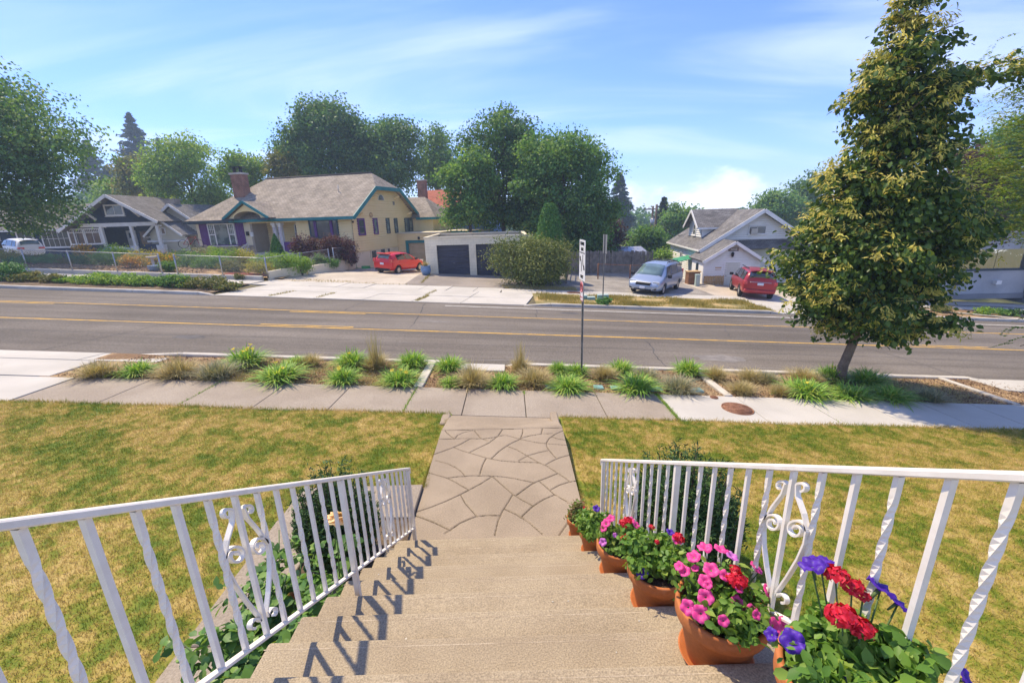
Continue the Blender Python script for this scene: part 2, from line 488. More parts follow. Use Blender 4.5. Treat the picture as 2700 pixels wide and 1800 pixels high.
for k, (x0, y0, dx, dy) in enumerate(((-12.5,11.2,.9,3.2),(-3.6,14.9,-.6,5.0),(4.2,11.3,.5,2.9),(7.8,15.0,.8,2.2),(-17,17.6,.7,2.5),(-6.9,17.6,.3,2.4),(12.6,11.3,-.7,3.0),(1.1,17.5,.5,2.6))):
    V, Fq = [], []; n = 14; off = 0
    for i in range(n+1):
        f = i/n; off += random.uniform(-.07, .07); w = .018*random.uniform(.5, 1.5)
        x, y = x0+dx*f+off, y0+dy*f
        V += [(x-w, y, zs(x-w, y)+.003), (x+w, y, zs(x+w, y)+.003)]
        if i: Fq.append((2*i-2, 2*i-1, 2*i+1, 2*i))
    link('tar_crack', np_mesh('tar_crack', np.array(V), np.array(Fq)), MT['tar'], road)
blob_sheet('pale_patch', 6.3, 12.4, .8, .35, MT['patch'], road); blob_sheet('oil_stain', -9.8, 12.9, .5, .22, MT['tar'], road, .0015); blob_sheet('oil_stain', 2.6, 18.7, .45, .2, MT['tar'], road, .0015)
# kerbs: lengths of concrete, each its own piece
def kerb_run(name, segs, y0, y1, face_near):
    root = tag(thing(name, None, None), kind='structure')
    for x0, x1, h0, h1 in segs:
        n = max(1, int((x1-x0)/3.0)); st = (x1-x0)/n
        for k in range(n):
            a, b = x0+k*st+.006, x0+(k+1)*st-.006
            ha, hb = h0+(h1-h0)*k/n, h0+(h1-h0)*(k+1)/n
            mb = MB()
            v = []
            for x, h in ((a, ha), (b, hb)):
                zt = zs(x, y0 if face_near else y1) + (0.0 if not face_near else 0)
                zg = min(zs(x, y0), zs(x, y1))
                v += [(x,y0,zg-.1),(x,y1,zg-.1),(x,y1,zg+h),(x,y0,zg+h)]
            mb.raw(v, [(0,1,2,3),(7,6,5,4),(0,4,5,1),(1,5,6,2),(2,6,7,3),(3,7,4,0)])
            mb.build('kerb_stone', MT['kerb'], root, bevel=.02)
    return root
kerb_run('kerb_near', [(-60,-22,.14,.14),(-22,-20.5,.14,.03),(-9.9,-8.6,.03,.135),(-8.6,-1.6,.135,.135),(-1.6,-1.3,.135,.03),(-.2,.1,.03,.135),(.1,12.2,.135,.135),(12.2,12.8,.135,.03),(14,14.6,.03,.135),(14.6,60,.135,.135)], 10.78, 10.94, False)
kerb_run('kerb_far', [(-90,-14.6,.14,.14),(-14.6,-13.9,.14,.02),(.6,1.9,.02,.14),(1.9,12.4,.14,.14),(12.4,13.1,.14,.02),(19.6,20.3,.02,.14),(20.3,70,.14,.14)], 20.3, 20.46, True)

# ---------------------------------------------------------------- paved slabs
def slab_row(root, name, edges, y0, y1, m, zf, th=.09, gap=.008, lift=0.0, skew=0.0, jit=.004):
    for a, b in zip(edges[:-1], edges[1:]):
        t1, t2 = random.uniform(-jit, jit), random.uniform(-jit, jit)
        A = [(a+gap, y0+gap),(b-gap, y0+gap),(b-gap+skew, y1-gap),(a+gap+skew, y1-gap)]
        mb = MB()
        top = [(x, y, zf(x, y)+lift+(t1 if i in (0,3) else t2)) for i, (x, y) in enumerate(A)]
        bot = [(x, y, z-th) for x, y, z in top]
        mb.raw(bot+top, [(3,2,1,0),(4,5,6,7),(0,1,5,4),(1,2,6,5),(2,3,7,6),(3,0,4,7)])
        mb.build(name, m, root, bevel=.006)
near_edges = [-9.45,-7.86,-6.36,-4.96,-3.55,-2.12,-1.0,.23,1.8,3.16]
walk_near = sheet('sidewalk', lin(-9.6, 60, 4), [7.5, 8.2, 9.0], lambda x, y: zs(x, y)-.03, MT['joint'])
slab_row(walk_near, 'slab', near_edges, 7.56, 8.98, MT['slab_old'], zs, lift=.01)
slab_row(walk_near, 'slab', [3.22,4.95,6.4,7.72,9.06,10.25,11.6,13.0,14.4,15.8,17.2,18.6], 7.56, 8.98, MT['slab_new'], zs, lift=.012)
# weeds rooted in the joints are added with the plants
# neighbour's driveway apron on the near side
apron_l = sheet('driveway_apron', lin(-40, -9.2, 3), [7.4, 9, 10.95], lambda x, y: zs(x, y)-.05, MT['joint'])
ed = [-24,-21,-18.2,-15.4,-12.6]
slab_row(apron_l, 'slab', ed+[-9.5], 7.5, 8.95, MT['slab_new'], zs, lift=.004)
slab_row(apron_l, 'slab', ed+[-10.1], 9.0, 10.15, MT['slab_new'], zs, lift=.004)
slab_row(apron_l, 'slab', ed+[-10.6,-8.7], 10.17, 10.95, MT['slab_new'], lambda x, y: zs(x, y)+.0 if y < 10.5 else zs(x, 10.95)+.04, lift=.002)
sheet('driveway', [-24,-20,-15,-9.9], [2, 5, 7.5], lambda x, y: zs(x, 7.5)+.002, MT['slab_new'])
# planting strip between kerb and sidewalk
def strip_z(x, y):
    return zs(x, min(y, 10.7)) - .015 + .02*math.sin(x*1.7)*math.sin(y*3.1)
bed_near = sheet('planting_bed', lin(-10.3, 30, .5), lin(8.97, 10.80, .25), strip_z, MT['mulch'])
for x0, x1, y0, y1 in ((-2.2,-2.0,8.98,10.78),(4.72,4.9,8.98,10.78),(11.3,11.46,8.98,10.78)):
    mb = MB(); mb.prism([(x0,y0),(x1,y0),(x1,y1),(x0,y1)], lambda x, y: zs(x, min(y,10.7))-.08, lambda x, y: zs(x, min(y,10.7))+.035)
    mb.build('edging_strip', MT['kerb'], bed_near, bevel=.01)
# small kerb pad of pale concrete in the strip
mb = MB(); mb.prism([(-1.55,10.28),(-.2,10.28),(-.2,10.77),(-1.2,10.77)], lambda x, y: zs(x, 10.6)-.08, lambda x, y: zs(x, 10.6)+.03)
mb.build('kerb_pad', MT['slab_new'], bed_near, bevel=.01)
mb = MB(); mb.prism([(12.3,10.0),(14.2,9.6),(14.2,10.77),(12.1,10.77)], lambda x, y: zs(x, 10.6)-.08, lambda x, y: zs(x, 10.6)+.03)
mb.build('kerb_pad', MT['slab_new'], bed_near, bevel=.01)

# iron covers in the new sidewalk
MT['rust'] = mat('rusty_iron', (.19,.085,.045), (.28,.14,.08), 9, fine=(60,.4), bump=(60,.6,.006), rough=.85)
def round_cover(name, label, x, y, r, parent_z):
    t = thing(name, label, 'manhole cover', (x, y, parent_z), tilt=(0, math.atan(.064)))
    mb = MB(); mb.lathe([(r*1.0,-.02),(r*1.0,.004),(r*.93,.004),(r*.93,-.003),(r*.90,-.003),(r*.90,.002)], 32, cap=True); mb.build('lid', MT['rust'], t)
    mb = MB()
    for k in range(-3, 4):
        w = math.sqrt(max(0.0, 1-(k/4.2)**2))*r*.82
        mb.box(-w, w, k*r*.22-.006, k*r*.22+.006, .001, .007)
    mb.build('tread_pattern', MT['rust'], t)
    return t
round_cover('manhole_cover', 'large round rusty manhole cover set in the pale sidewalk slab', 4.63, 8.25, .31, zs(4.63, 8.25)+.024)
round_cover('valve_cover', 'small round rusty cover at the kerb edge of the pale slab', 4.42, 8.86, .085, zs(4.42, 8.86)+.024)

# ---------------------------------------------------------------- our front walk, steps and lawn
WX0, WX1, WY0, WY1 = -1.21, .79, 3.80, 6.55
def lawn_z(x, y):
    t = max(0.0, min(1.0, (y-3.6)/3.8)); t = t*t*(3-2*t)
    near = .015 - .028*x
    return near*(1-t) + (zs(x, 7.5)+.015)*t + .012*math.sin(x*1.3+y)*math.sin(y*1.1-x*.6)
LAWN_A = mat('dry_lawn_soil', (.33,.23,.09), (.155,.16,.035), .75, .40, .62, fine=(28,.4), bump=(30,.8,.02), rough=1)
sheet('lawn_left', lin(-16, -2.72, .3)+[-2.0,-1.18], lin(-3, 7.58, .3), lambda x, y: lawn_z(x, y) - (.05 if (x > -2.75 and y < 4.9) else 0), LAWN_A)
sheet('lawn_right', [.74]+lin(1.0, 14, .3), lin(-3, 7.58, .3), lambda x, y: lawn_z(x, y)-(.03 if (x<1.1 and y<3.9) else 0), LAWN_A)

# stamped walk: concrete pieces divided by curved tooled joints
_Z = lambda p: (900+p[0]/2.94, 1050+p[1]/2.94)
JOINTS = [
 [(700,250),(1800,224)],
 [(700,316),(880,312),(1000,310),(1100,312),(1190,300),(1230,288),(1280,285),(1330,298),(1390,315),(1500,338),(1600,350),(1800,364)],
 [(805,250),(840,285),(880,312)],[(880,310),(900,285),(950,262),(1030,246)],[(1030,246),(1080,305),(1140,330)],
 [(1250,238),(1215,290),(1150,340),(1080,375),(990,420)],[(1408,236),(1405,270),(1388,312)],[(1390,308),(1460,288),(1550,275),(1640,270)],[(1560,230),(1550,275)],
 [(1760,230),(1660,275),(1610,310),(1590,345),(1595,375),(1620,410),(1665,460)],[(1630,295),(1680,312),(1800,330)],
 [(1000,310),(940,345),(870,378),(700,440)],[(870,376),(940,405),(1010,425),(1120,458),(1230,480),(1350,490),(1530,496)],
 [(1390,313),(1330,340),(1280,368),(1220,410),(1165,464)],[(1280,366),(1360,395),(1420,430),(1470,460),(1530,494),(1600,525),(1670,572),(1730,610),(1775,645)],
 [(1602,402),(1530,418),(1450,440),(1375,482)],[(1850,418),(1700,455),(1640,480),(1582,515)],[(1125,458),(1095,515),(1070,600)],
 [(730,480),(830,505),(890,535),(930,565),(962,602)],[(815,616),(900,605),(1010,597),(1150,598),(1250,605),(1350,620),(1440,640),(1500,652)],
 [(600,550),(690,578),(750,595),(820,615),(890,650),(990,708)],[(1170,602),(1080,660),(985,710),(900,755),(800,800),(700,840),(500,905)],
 [(1175,605),(1250,670),(1330,740),(1400,785),(1495,834)],[(1680,578),(1580,620),(1495,650),(1430,695),(1350,754)],
 [(1538,642),(1590,685),(1650,740),(1700,770),(1800,825)],[(1920,625),(1865,632),(1770,645),(1690,670),(1615,711)],
 [(1660,742),(1570,780),(1490,830),(1440,875),(1390,924)],[(925,745),(960,810),(1052,914)],[(1332,740),(1290,810),(1250,870),(1215,950),(1190,1060)],
 [(1265,856),(1340,890),(1395,920),(1450,955),(1560,1050)],[(800,1045),(845,1017),(920,965),(1000,930),(1050,912),(1130,905),(1236,905)],
 [(500,880),(565,905),(640,930),(730,965),(790,995),(850,1022)],[(1830,890),(1790,930),(1755,965),(1690,1060)]]
MT['walk_joint'] = mat('walk_joint_dirt', (.13,.10,.065), (.18,.14,.09), 6, fine=(60,.3), rough=1)
def _walk_pieces():
    step = .0095
    xs = np.arange(WX0, WX1+1e-6, step); ys = np.arange(WY0+.004, WY1+1e-6, step)
    X, Y = np.meshgrid(xs, ys)
    D = np.full(X.shape, 9.0)
    for line in JOINTS:
        W = []
        for p in line:
            d = ray(*_Z(p)); q = _C + d*((0-EYE)/d[2]); W.append(q[:2])
        for a, b in zip(W[:-1], W[1:]):
            ab = b-a; L = ab@ab
            t = np.clip(((X-a[0])*ab[0]+(Y-a[1])*ab[1])/L, 0, 1)
            D = np.minimum(D, np.hypot(X-a[0]-t*ab[0], Y-a[1]-t*ab[1]))
    Zm = -.016*np.clip(1-D/.011, 0, 1)**.7
    ny, nx = X.shape
    cd = (D[:-1,:-1]+D[1:,1:]+D[1:,:-1]+D[:-1,1:])/4
    free = cd > .0095
    lab = np.zeros(free.shape, int); cur = 0
    for j in range(0, ny-1, 2):
        for i in range(0, nx-1, 2):
            if free[j,i] and lab[j,i] == 0:
                cur += 1; st = [(j,i)]; lab[j,i] = cur
                while st:
                    a, b = st.pop()
                    for c, d in ((a+1,b),(a-1,b),(a,b+1),(a,b-1)):
                        if 0 <= c < ny-1 and 0 <= d < nx-1 and free[c,d] and lab[c,d] == 0:
                            lab[c,d] = cur; st.append((c,d))
    cnt = np.bincount(lab.ravel(), minlength=cur+1)
    for k in range(1, cur+1):
        if cnt[k] < 250: lab[lab == k] = 0
    for _ in range(80):
        if not (lab == 0).any(): break
        p = np.pad(lab, 1)
        for sh in ((0,1),(2,1),(1,0),(1,2)):
            nb = p[sh[0]:sh[0]+ny-1, sh[1]:sh[1]+nx-1]
            lab = np.where(lab == 0, nb, lab)
    root = tag(thing('front_walk', None, None), kind='structure')
    cdv = cd
    for k in np.unique(lab):
        if k == 0: continue
        jj, ii = np.nonzero(lab == k)
        q = np.stack([jj*nx+ii, jj*nx+ii+1, (jj+1)*nx+ii+1, (jj+1)*nx+ii], 1)
        u, inv = np.unique(q.ravel(), return_inverse=True)
        hh = random.uniform(-.0015, .0015)
        V = np.stack([X.ravel()[u], Y.ravel()[u], Zm.ravel()[u]+hh], 1)
        me = np_mesh('paving_piece', V, inv.reshape(-1, 4), smooth=True)
        me.materials.append(MT['walk']); me.materials.append(MT['walk_joint'])
        me.polygons.foreach_set('material_index', (cdv[jj, ii] < .0062).astype(np.int32))
        link('paving_piece', me, None, root)
    mb = MB(); mb.box(WX0, WX1, WY0, WY1-.002, -.16, -.022); mb.build('walk_base', MT['joint'], root)
    mb = MB()       # ramp down to the public sidewalk
    x0, x1 = WX0-.0, WX1+.0
    v = [(x0,WY1+.004,-.3),(x1,WY1+.004,-.3),(x1,7.55,-.55),(x0,7.55,-.55),(x0,WY1+.004,.0),(x1,WY1+.004,-.0),(x1,7.55,zs(x1,7.55)+.006),(x0,7.55,zs(x0,7.55)+.006)]
    mb.raw(v, [(3,2,1,0),(4,5,6,7),(0,1,5,4),(1,2,6,5),(2,3,7,6),(3,0,4,7)])
    mb.build('walk_ramp', MT['walk'], root, bevel=.006)
    for x0, x1 in ((WX0-.14, WX0+.02),(WX1-.12, WX1+.02)):
        mb = MB(); mb.box(x0, x1, 7.12 if x0 < 0 else 7.0, 7.52, -.5, -.17 if x0 < 0 else -.19)
        mb.build('cheek_block', MT['walk'], root, bevel=.02)
    return root
front_walk = _walk_pieces()
# side path round the flower bed
sp = tag(thing('side_path', None, None), kind='structure')
for x0, x1, y0, y1 in ((-2.78,-2.2,-1,1.2),(-2.78,-2.2,1.21,2.75),(-2.78,-2.2,2.76,4.30),(-2.78,-1.22,4.31,4.95)):
    mb = MB(); mb.box(x0, x1, y0, y1, -.1, .075 if y1 < 4.5 else .055); mb.build('path_slab', MT['slab_old'], sp, bevel=.008)
sheet('flower_bed', lin(-2.3,-1.2,.3), lin(-1, 4.32, .3), lambda x, y: .035, MT['soil'])

# steps
steps = thing('front_steps', 'wide tan exposed-aggregate concrete steps going down to the front walk', 'steps')
SX0 = -1.27
def SXR(y): return 1.02 + .1*(3.8-y)
NST = 10
MT['nosing'] = mat('worn_nosing', (.42,.345,.245), (.31,.245,.165), 5, .4, .6, fine=(125,.3), rough=.9)
for i in range(NST):
    yf, z = 3.8-.30*i, .17*(i+1)
    mb = MB(); mb.box(SX0, SXR(yf), yf-.30 if i < NST-1 else -3.0, yf, z-.17, z)
    o = mb.build('step', MT['step'], steps, bevel=.016, seg=2)
    mb = MB(); mb.box(SX0-.002, SXR(yf)+.002, yf-.047, yf-.042, z-.0005, z+.0006); mb.build('nosing_line', MT['nosing'], steps)
mb = MB()
prof = [(3.79,-.2),(3.79,0)]
core = [(SX0+.02, y) for y in (0,)]
for i in range(1, NST):
    yf, z = 3.8-.30*i, .17*i
    mb.box(SX0+.02, SXR(yf)-.13, -3.0 if i == NST-1 else yf-.298, yf-.002, -.2, z-.001)
mb.build('stair_core', MT['kerb'], steps)

# ---------------------------------------------------------------- far side of the street
FAR = [(-15.5,-13.9)]
apron_f = sheet('driveway_apron', lin(-14.6, 2.0, 2), [20.4, 22, 23.8, 25.9], lambda x, y: zs(x, y)-.03, MT['joint'])
fe = [-13.9,-11.6,-9.3,-7.0,-4.7,-2.4,.7]
slab_row(apron_f, 'slab', fe, 20.33, 22.2, MT['slab_new'], lambda x, y: zs(x, y)+.02, lift=.0, skew=.35, gap=.015, jit=.01)
slab_row(apron_f, 'slab', [e+.35 for e in fe], 22.2, 23.95, MT['slab_new'], lambda x, y: zs(x, y)+.02, lift=.0, skew=.3, gap=.012, jit=.01)
fe2 = [-14.2,-12.6,-11.1,-9.6,-8.1,-6.6,-5.1,-3.6,-2.1,-.6]
slab_row(apron_f, 'slab', fe2, 23.95, 25.7, MT['slab_new'], lambda x, y: zs(x, y)+.02, lift=.0, skew=.2, gap=.012, jit=.01)
walk_f = sheet('sidewalk', lin(-70, 70, 5), [23.7, 24.5, 25.62], lambda x, y: zs(x, y)-.04, MT['joint'])
slab_row(walk_f, 'slab', lin(-60,-14.3,1.7), 23.9, 25.5, MT['slab_new'], zs, lift=.02)
slab_row(walk_f, 'slab', lin(-.5, 13.1, 1.55), 23.85, 25.5, MT['slab_new'], zs, lift=.03)
slab_row(walk_f, 'slab', lin(20, 50, 1.55), 23.2, 24.7, MT['slab_new'], zs, lift=.03)
# verges
sheet('verge_left', lin(-70,-14.2,1), [20.44, 21.5, 22.6, 23.92], lambda x, y: zs(x, y)+.05, MT['soil'])
sheet('verge_middle', lin(1.2, 12.9, .6), [20.44, 21.5, 22.6, 23.88], lambda x, y: zs(x, y)+.06, MT['lattice_soil'])
sheet('verge_right', lin(20.2, 60, 1), [20.44, 21.5, 22.4, 23.22], lambda x, y: zs(x, y)+.06, MT['mulch'])
# driveways and lots
sheet('yellow_house_driveway', lin(-14, -5.3, .8), [25.72,27,29,31,33,36,42], lambda x, y: zs(x, y)+.012-.055*max(0, y-30), MT['drive'])
sheet('garage_forecourt', lin(-6.3, .9, .8), [25.73,27,29,31.2], lambda x, y: zs(x, y)+.02, MT['asphalt2'])
sheet('gravel_lot', lin(2.2, 13.3, .8), [25.55,27,29,31,34,37], lambda x, y: zs(x, y)+.012, MT['gravel'])
dr = sheet('white_house_driveway', lin(13.0, 20.0, 1), [20.42,22,23.8,25.6,27.5,30.5], lambda x, y: zs(x, y)+.0, MT['joint'])
slab_row(dr, 'slab', [13.05,15.4,17.7,19.95], 20.42, 23.1, MT['slab_new'], zs, lift=.02)
slab_row(dr, 'slab', [13.05,15.4,17.7,19.95], 23.1, 25.6, MT['slab_new'], zs, lift=.02)
slab_row(dr, 'slab', [12.2,14.5,16.6,18.2], 25.6, 28.2, MT['drive'], zs, lift=.02)
slab_row(dr, 'slab', [12.2,14.5,16.6,18.2], 28.2, 30.9, MT['drive'], zs, lift=.02)
MT['green_lawn'] = mat('watered_lawn', (.10,.17,.03), (.17,.20,.04), 1.2, fine=(20,.35), bump=(20,.8,.03), rough=1)
sheet('side_lawn', lin(18.2, 26, 1), [24.75,26,28,31,36], lambda x, y: zs(x, y)+.05, MT['green_lawn'])
# garden of the yellow house: raised soil behind a low kerb wall
def garden_z(x, y):
    a = zs(x, 26) + .10
    t = max(0.0, min(1.0, (y-28.5)/4.5)); t = t*t*(3-2*t)
    return a*(1-t) + min(a, .12)*t
sheet('garden', lin(-60, -13.6, 1.2), lin(26.1, 36, .7), garden_z, MT['mulch'])
sheet('side_yard', lin(-80, -12, 4), lin(35.9, 70, 4), lambda x, y: .10, MT['gravel'])
gw = thing('garden_wall', 'low pale concrete garden wall along the far sidewalk, under the chain-link fence', 'wall')
for k, x in enumerate(np.arange(-58, -14.6, 2.9)):
    mb = MB(); x1 = min(x+2.88, -14.3)
    mb.raw([(a, b, zs(a, 25.7)+c) for a in (x, x1) for b in (25.62, 25.85) for c in (-.1, .24)], [(0,1,3,2),(4,6,7,5),(0,4,5,1),(2,3,7,6),(1,5,7,3),(0,2,6,4)])
    mb.build('wall_block', MT['kerb'], gw, bevel=.02)
# ================================================================== PLANT BUILDING TOOLS
def unit(a):
    return a/np.maximum(np.linalg.norm(a, axis=1, keepdims=True), 1e-9)
def leaf_mesh(name, P, size, rg, nrm=None, aspect=.55, spread=.8, fold=.25, attr=None, axis=None, hi=False):
    """a leaf (folded rhombus, 2 triangles) at every point of P"""
    n = len(P)
    nn = rg.normal(size=(n, 3)) if nrm is None else nrm + rg.normal(size=(n, 3))*spread
    nn = unit(nn)
    ax = rg.normal(size=(n, 3)) if axis is None else axis + rg.normal(size=(n, 3))*.45
    ax = unit(ax - nn*(ax*nn).sum(1, keepdims=True))
    sd = np.cross(nn, ax)
    s = (size*(rg.uniform(.6, 1.3, n)))[:, None]
    if hi:
        V = np.empty((n, 8, 3))
        for i, (t, w, c) in enumerate(((-.5,0,0),(-.22,.43,.16),(.12,.46,.10),(.5,0,-.10),(.12,-.46,.10),(-.22,-.43,.16),(-.22,0,-.02),(.12,0,-.03))):
            V[:, i] = P + ax*s*t + sd*s*aspect*w + nn*s*(fold*c*2.2)
        idx = np.arange(n)[:, None]*8
        Fq = np.concatenate([idx+[0,1,6,6], idx+[1,2,7,6], idx+[2,3,7,7], idx+[3,4,7,7], idx+[4,5,6,7], idx+[5,0,6,6]], 0)
        tri = np.concatenate([idx+[0,1,6], idx+[1,2,7], idx+[1,7,6], idx+[2,3,7], idx+[3,4,7], idx+[4,5,6], idx+[4,6,7], idx+[5,0,6]], 0)
        r = rg.uniform(0, 1, n) if attr is None else attr
        return np_mesh(name, V.reshape(-1, 3), tri, {'rnd': np.repeat(r, 8)}, smooth=True)
    V = np.empty((n, 4, 3))
    V[:, 0] = P - ax*s*.5
    V[:, 1] = P + sd*s*aspect*.5 + nn*s*fold*.5
    V[:, 2] = P + ax*s*.5
    V[:, 3] = P - sd*s*aspect*.5 + nn*s*fold*.5
    idx = np.arange(n)[:, None]*4
    Fq = np.concatenate([idx+[0, 1, 2], idx+[0, 2, 3]], 0)
    r = rg.uniform(0, 1, n) if attr is None else attr
    return np_mesh(name, V.reshape(-1, 3), Fq, {'rnd': np.repeat(r, 4)})
def lobe_points(lobes, n, rg, clump=.5, per=26, shell=.72, squash=1.0, droop=0.0):
    """clustered points through ellipsoid lobes (cx,cy,cz,rx,ry,rz); returns points, outward normals, clump tone"""
    L = np.array(lobes, float)
    w = (L[:, 3]*L[:, 4]*L[:, 5])**(2/3); w /= w.sum()
    nc = max(3, n//per)
    k = rg.choice(len(L), nc, p=w)
    d = unit(rg.normal(size=(nc, 3)))
    r = np.where(rg.uniform(size=nc) < .8, rg.uniform(shell, 1.04, nc), rg.uniform(.25, shell, nc))
    c = L[k, :3] + d*L[k, 3:6]*r[:, None]
    tone = rg.uniform(0, 1, nc)
    q = np.repeat(np.arange(nc), per)
    off = rg.normal(size=(nc*per, 3))*clump*np.array([1, 1, .62*squash])
    off[:, 2] -= droop*np.hypot(off[:, 0], off[:, 1])
    P = c[q] + off
    N = unit(d[q]*.7 + np.array([0, 0, .75]))
    return P, N, tone[q]
def leaf_palette(name, cols, trans=.4, rough=.55):
    return mat(name, cols[0], rnd=cols, rough=rough, spec=.25, trans=trans, space='object')
PAL = {
 'maple': leaf_palette('maple_leaves', [(0.061,0.139,0.044),(0.106,0.235,0.061),(0.172,0.326,0.071),(0.290,0.413,0.095)]),
 'darkmaple': leaf_palette('dark_leaves', [(0.049,0.115,0.039),(0.084,0.186,0.059),(0.135,0.263,0.072),(0.224,0.343,0.089)]),
 'bright': leaf_palette('bright_leaves', [(0.111,0.210,0.040),(0.166,0.310,0.048),(0.254,0.410,0.066),(0.377,0.487,0.100)]),
 'olive': leaf_palette('olive_leaves', [(0.084,0.121,0.041),(0.139,0.176,0.052),(0.223,0.214,0.065),(0.298,0.242,0.094)]),
 'conifer': leaf_palette('conifer_needles', [(0.019,0.044,0.026),(0.034,0.072,0.039),(0.052,0.094,0.047)], trans=.1),
 'hazefir': leaf_palette('hazed_fir_needles', [(0.050,0.085,0.075),(0.080,0.125,0.100),(0.120,0.165,0.130)], trans=.1),  # grey-blue needles, lightened so the colour itself carries distance haze
 'bronze': leaf_palette('bronze_leaves', [(0.046,0.028,0.034),(0.085,0.050,0.050),(0.132,0.078,0.062),(0.093,0.093,0.046)]),
 'barberry': leaf_palette('barberry_leaves', [(0.046,0.019,0.031),(0.085,0.031,0.043),(0.132,0.050,0.059),(0.078,0.070,0.046)]),
 'linden': leaf_palette('linden_leaves', [(0.027,0.062,0.013),(0.053,0.106,0.018),(0.094,0.163,0.025),(0.188,0.250,0.044)], trans=.28, rough=.4),
 'bract': leaf_palette('linden_bracts', [(0.269,0.291,0.045),(0.448,0.426,0.067),(0.605,0.515,0.101),(0.694,0.582,0.168)], trans=.3),
 'locust': leaf_palette('locust_leaflets', [(0.102,0.186,0.034),(0.158,0.270,0.041),(0.260,0.335,0.055),(0.354,0.354,0.074)]),
 'yew': leaf_palette('yew_needles', [(0.028,0.066,0.023),(0.044,0.106,0.032),(0.072,0.146,0.040),(0.122,0.199,0.048)], trans=.1),
 'thuja': leaf_palette('thuja_sprays', [(0.054,0.148,0.033),(0.094,0.229,0.043),(0.162,0.338,0.059)], trans=.15),
 'cedar': leaf_palette('juniper_sprays', [(0.085,0.129,0.034),(0.151,0.192,0.043),(0.225,0.256,0.060),(0.320,0.320,0.085)], trans=.15),
 'rose': leaf_palette('rose_leaves', [(0.054,0.126,0.035),(0.088,0.194,0.043),(0.145,0.281,0.057),(0.253,0.388,0.098)], trans=.3, rough=.4),
 'daylily': leaf_palette('daylily_blades', [(0.127,0.264,0.041),(0.196,0.379,0.055),(0.299,0.493,0.080),(0.530,0.575,0.138)], trans=.35, rough=.5),
 'fescue': leaf_palette('fescue_blades', [(0.138,0.179,0.117),(0.234,0.261,0.165),(0.385,0.357,0.206),(0.578,0.481,0.275)], trans=.25),
 'straw': leaf_palette('straw_blades', [(0.329,0.278,0.127),(0.455,0.367,0.164),(0.582,0.468,0.228),(0.278,0.291,0.139)], trans=.25),
 'verge': leaf_palette('dry_verge_blades', [(0.220,0.209,0.044),(0.330,0.275,0.066),(0.462,0.341,0.099),(0.143,0.176,0.033)], trans=.25),
 'petunia': leaf_palette('petunia_leaves', [(0.070,0.163,0.028),(0.116,0.240,0.039),(0.194,0.333,0.054),(0.310,0.403,0.078)], trans=.35, rough=.45),
 'bronzeleaf': leaf_palette('tinged_leaves', [(0.093,0.155,0.031),(0.155,0.232,0.046),(0.248,0.186,0.078),(0.310,0.139,0.093)], trans=.3),
 'yellowbush': leaf_palette('golden_leaves', [(0.202,0.232,0.031),(0.341,0.341,0.046),(0.496,0.434,0.078),(0.155,0.232,0.046)]),
 'orangebush': leaf_palette('orange_blooms', [(0.155,0.202,0.046),(0.310,0.264,0.062),(0.750,0.372,0.046),(0.750,0.496,0.062)]),
 'chips': leaf_palette('bark_chips', [(0.100,0.055,0.030),(0.200,0.120,0.065),(0.330,0.220,0.120),(0.460,0.330,0.180)], trans=0, rough=.95),
}
BARK = mat('bark', (.085,.062,.045), (.15,.115,.085), 8, fine=(30,.35), bump=(18,.9,.03), rough=.95, space='object')
BARK2 = mat('smooth_bark', (.16,.115,.08), (.235,.175,.12), 6, fine=(40,.25), bump=(22,.6,.01), rough=.9, space='object')
def trunk_mb(base, top, r0, limbs, rg, seg=10, bend=.15):
    mb = MB()
    b, t = Vector(base), Vector(top)
    pts, rr = [], []
    n = 7
    for i in range(n+1):
        f = i/n
        p = b.lerp(t, f) + Vector((rg.normal()*bend*.3*f, rg.normal()*bend*.3*f, 0))
        pts.append(p); rr.append(r0*(1.28-.28*min(1, f*6))*(1-.72*f))
    mb.tube(pts, rr, seg)
    for L in limbs:
        f = rg.uniform(.35, .9); i = int(f*n)
        p0 = pts[i]; e = Vector(L)
        mid = p0.lerp(e, .5) + Vector((0, 0, .12*(e-p0).length))
        mb.tube([p0, p0.lerp(mid, .6), mid, e], [r0*.38*(1.1-f), r0*.30*(1.1-f), r0*.2*(1.1-f)+.01, .012], 6)
    return mb
def tree(name, label, loc, lobes, n, leaf, pal, trunk_h, r0, clump=.5, per=26, seed=1, cat='tree', group=None, bark=None, shell=.7, aspect=.7, top=None, squash=1.0, droop=0):
    """loc = trunk foot; lobes are relative to the foot"""
    rg = np.random.default_rng(seed)
    t = thing(name, label, cat, loc, group=group)
    P, N, tone = lobe_points(lobes, n, rg, clump, per, shell, squash, droop)
    a = np.clip(tone**1.3*.85 + rg.uniform(0, .25, len(P)), 0, 1)
    link('crown', leaf_mesh('crown', P, leaf, rg, N, aspect=aspect, attr=a), PAL[pal], t)
    lc = np.array(lobes)
    tp = top or (float(np.average(lc[:, 0])), float(np.average(lc[:, 1])), float(np.max(lc[:, 2]+lc[:, 5]*.3)))
    trunk_mb((0, 0, -.15), tp, r0, [tuple(l[:3]) for l in lobes], rg).build('trunk', bark or BARK, t)
    return t
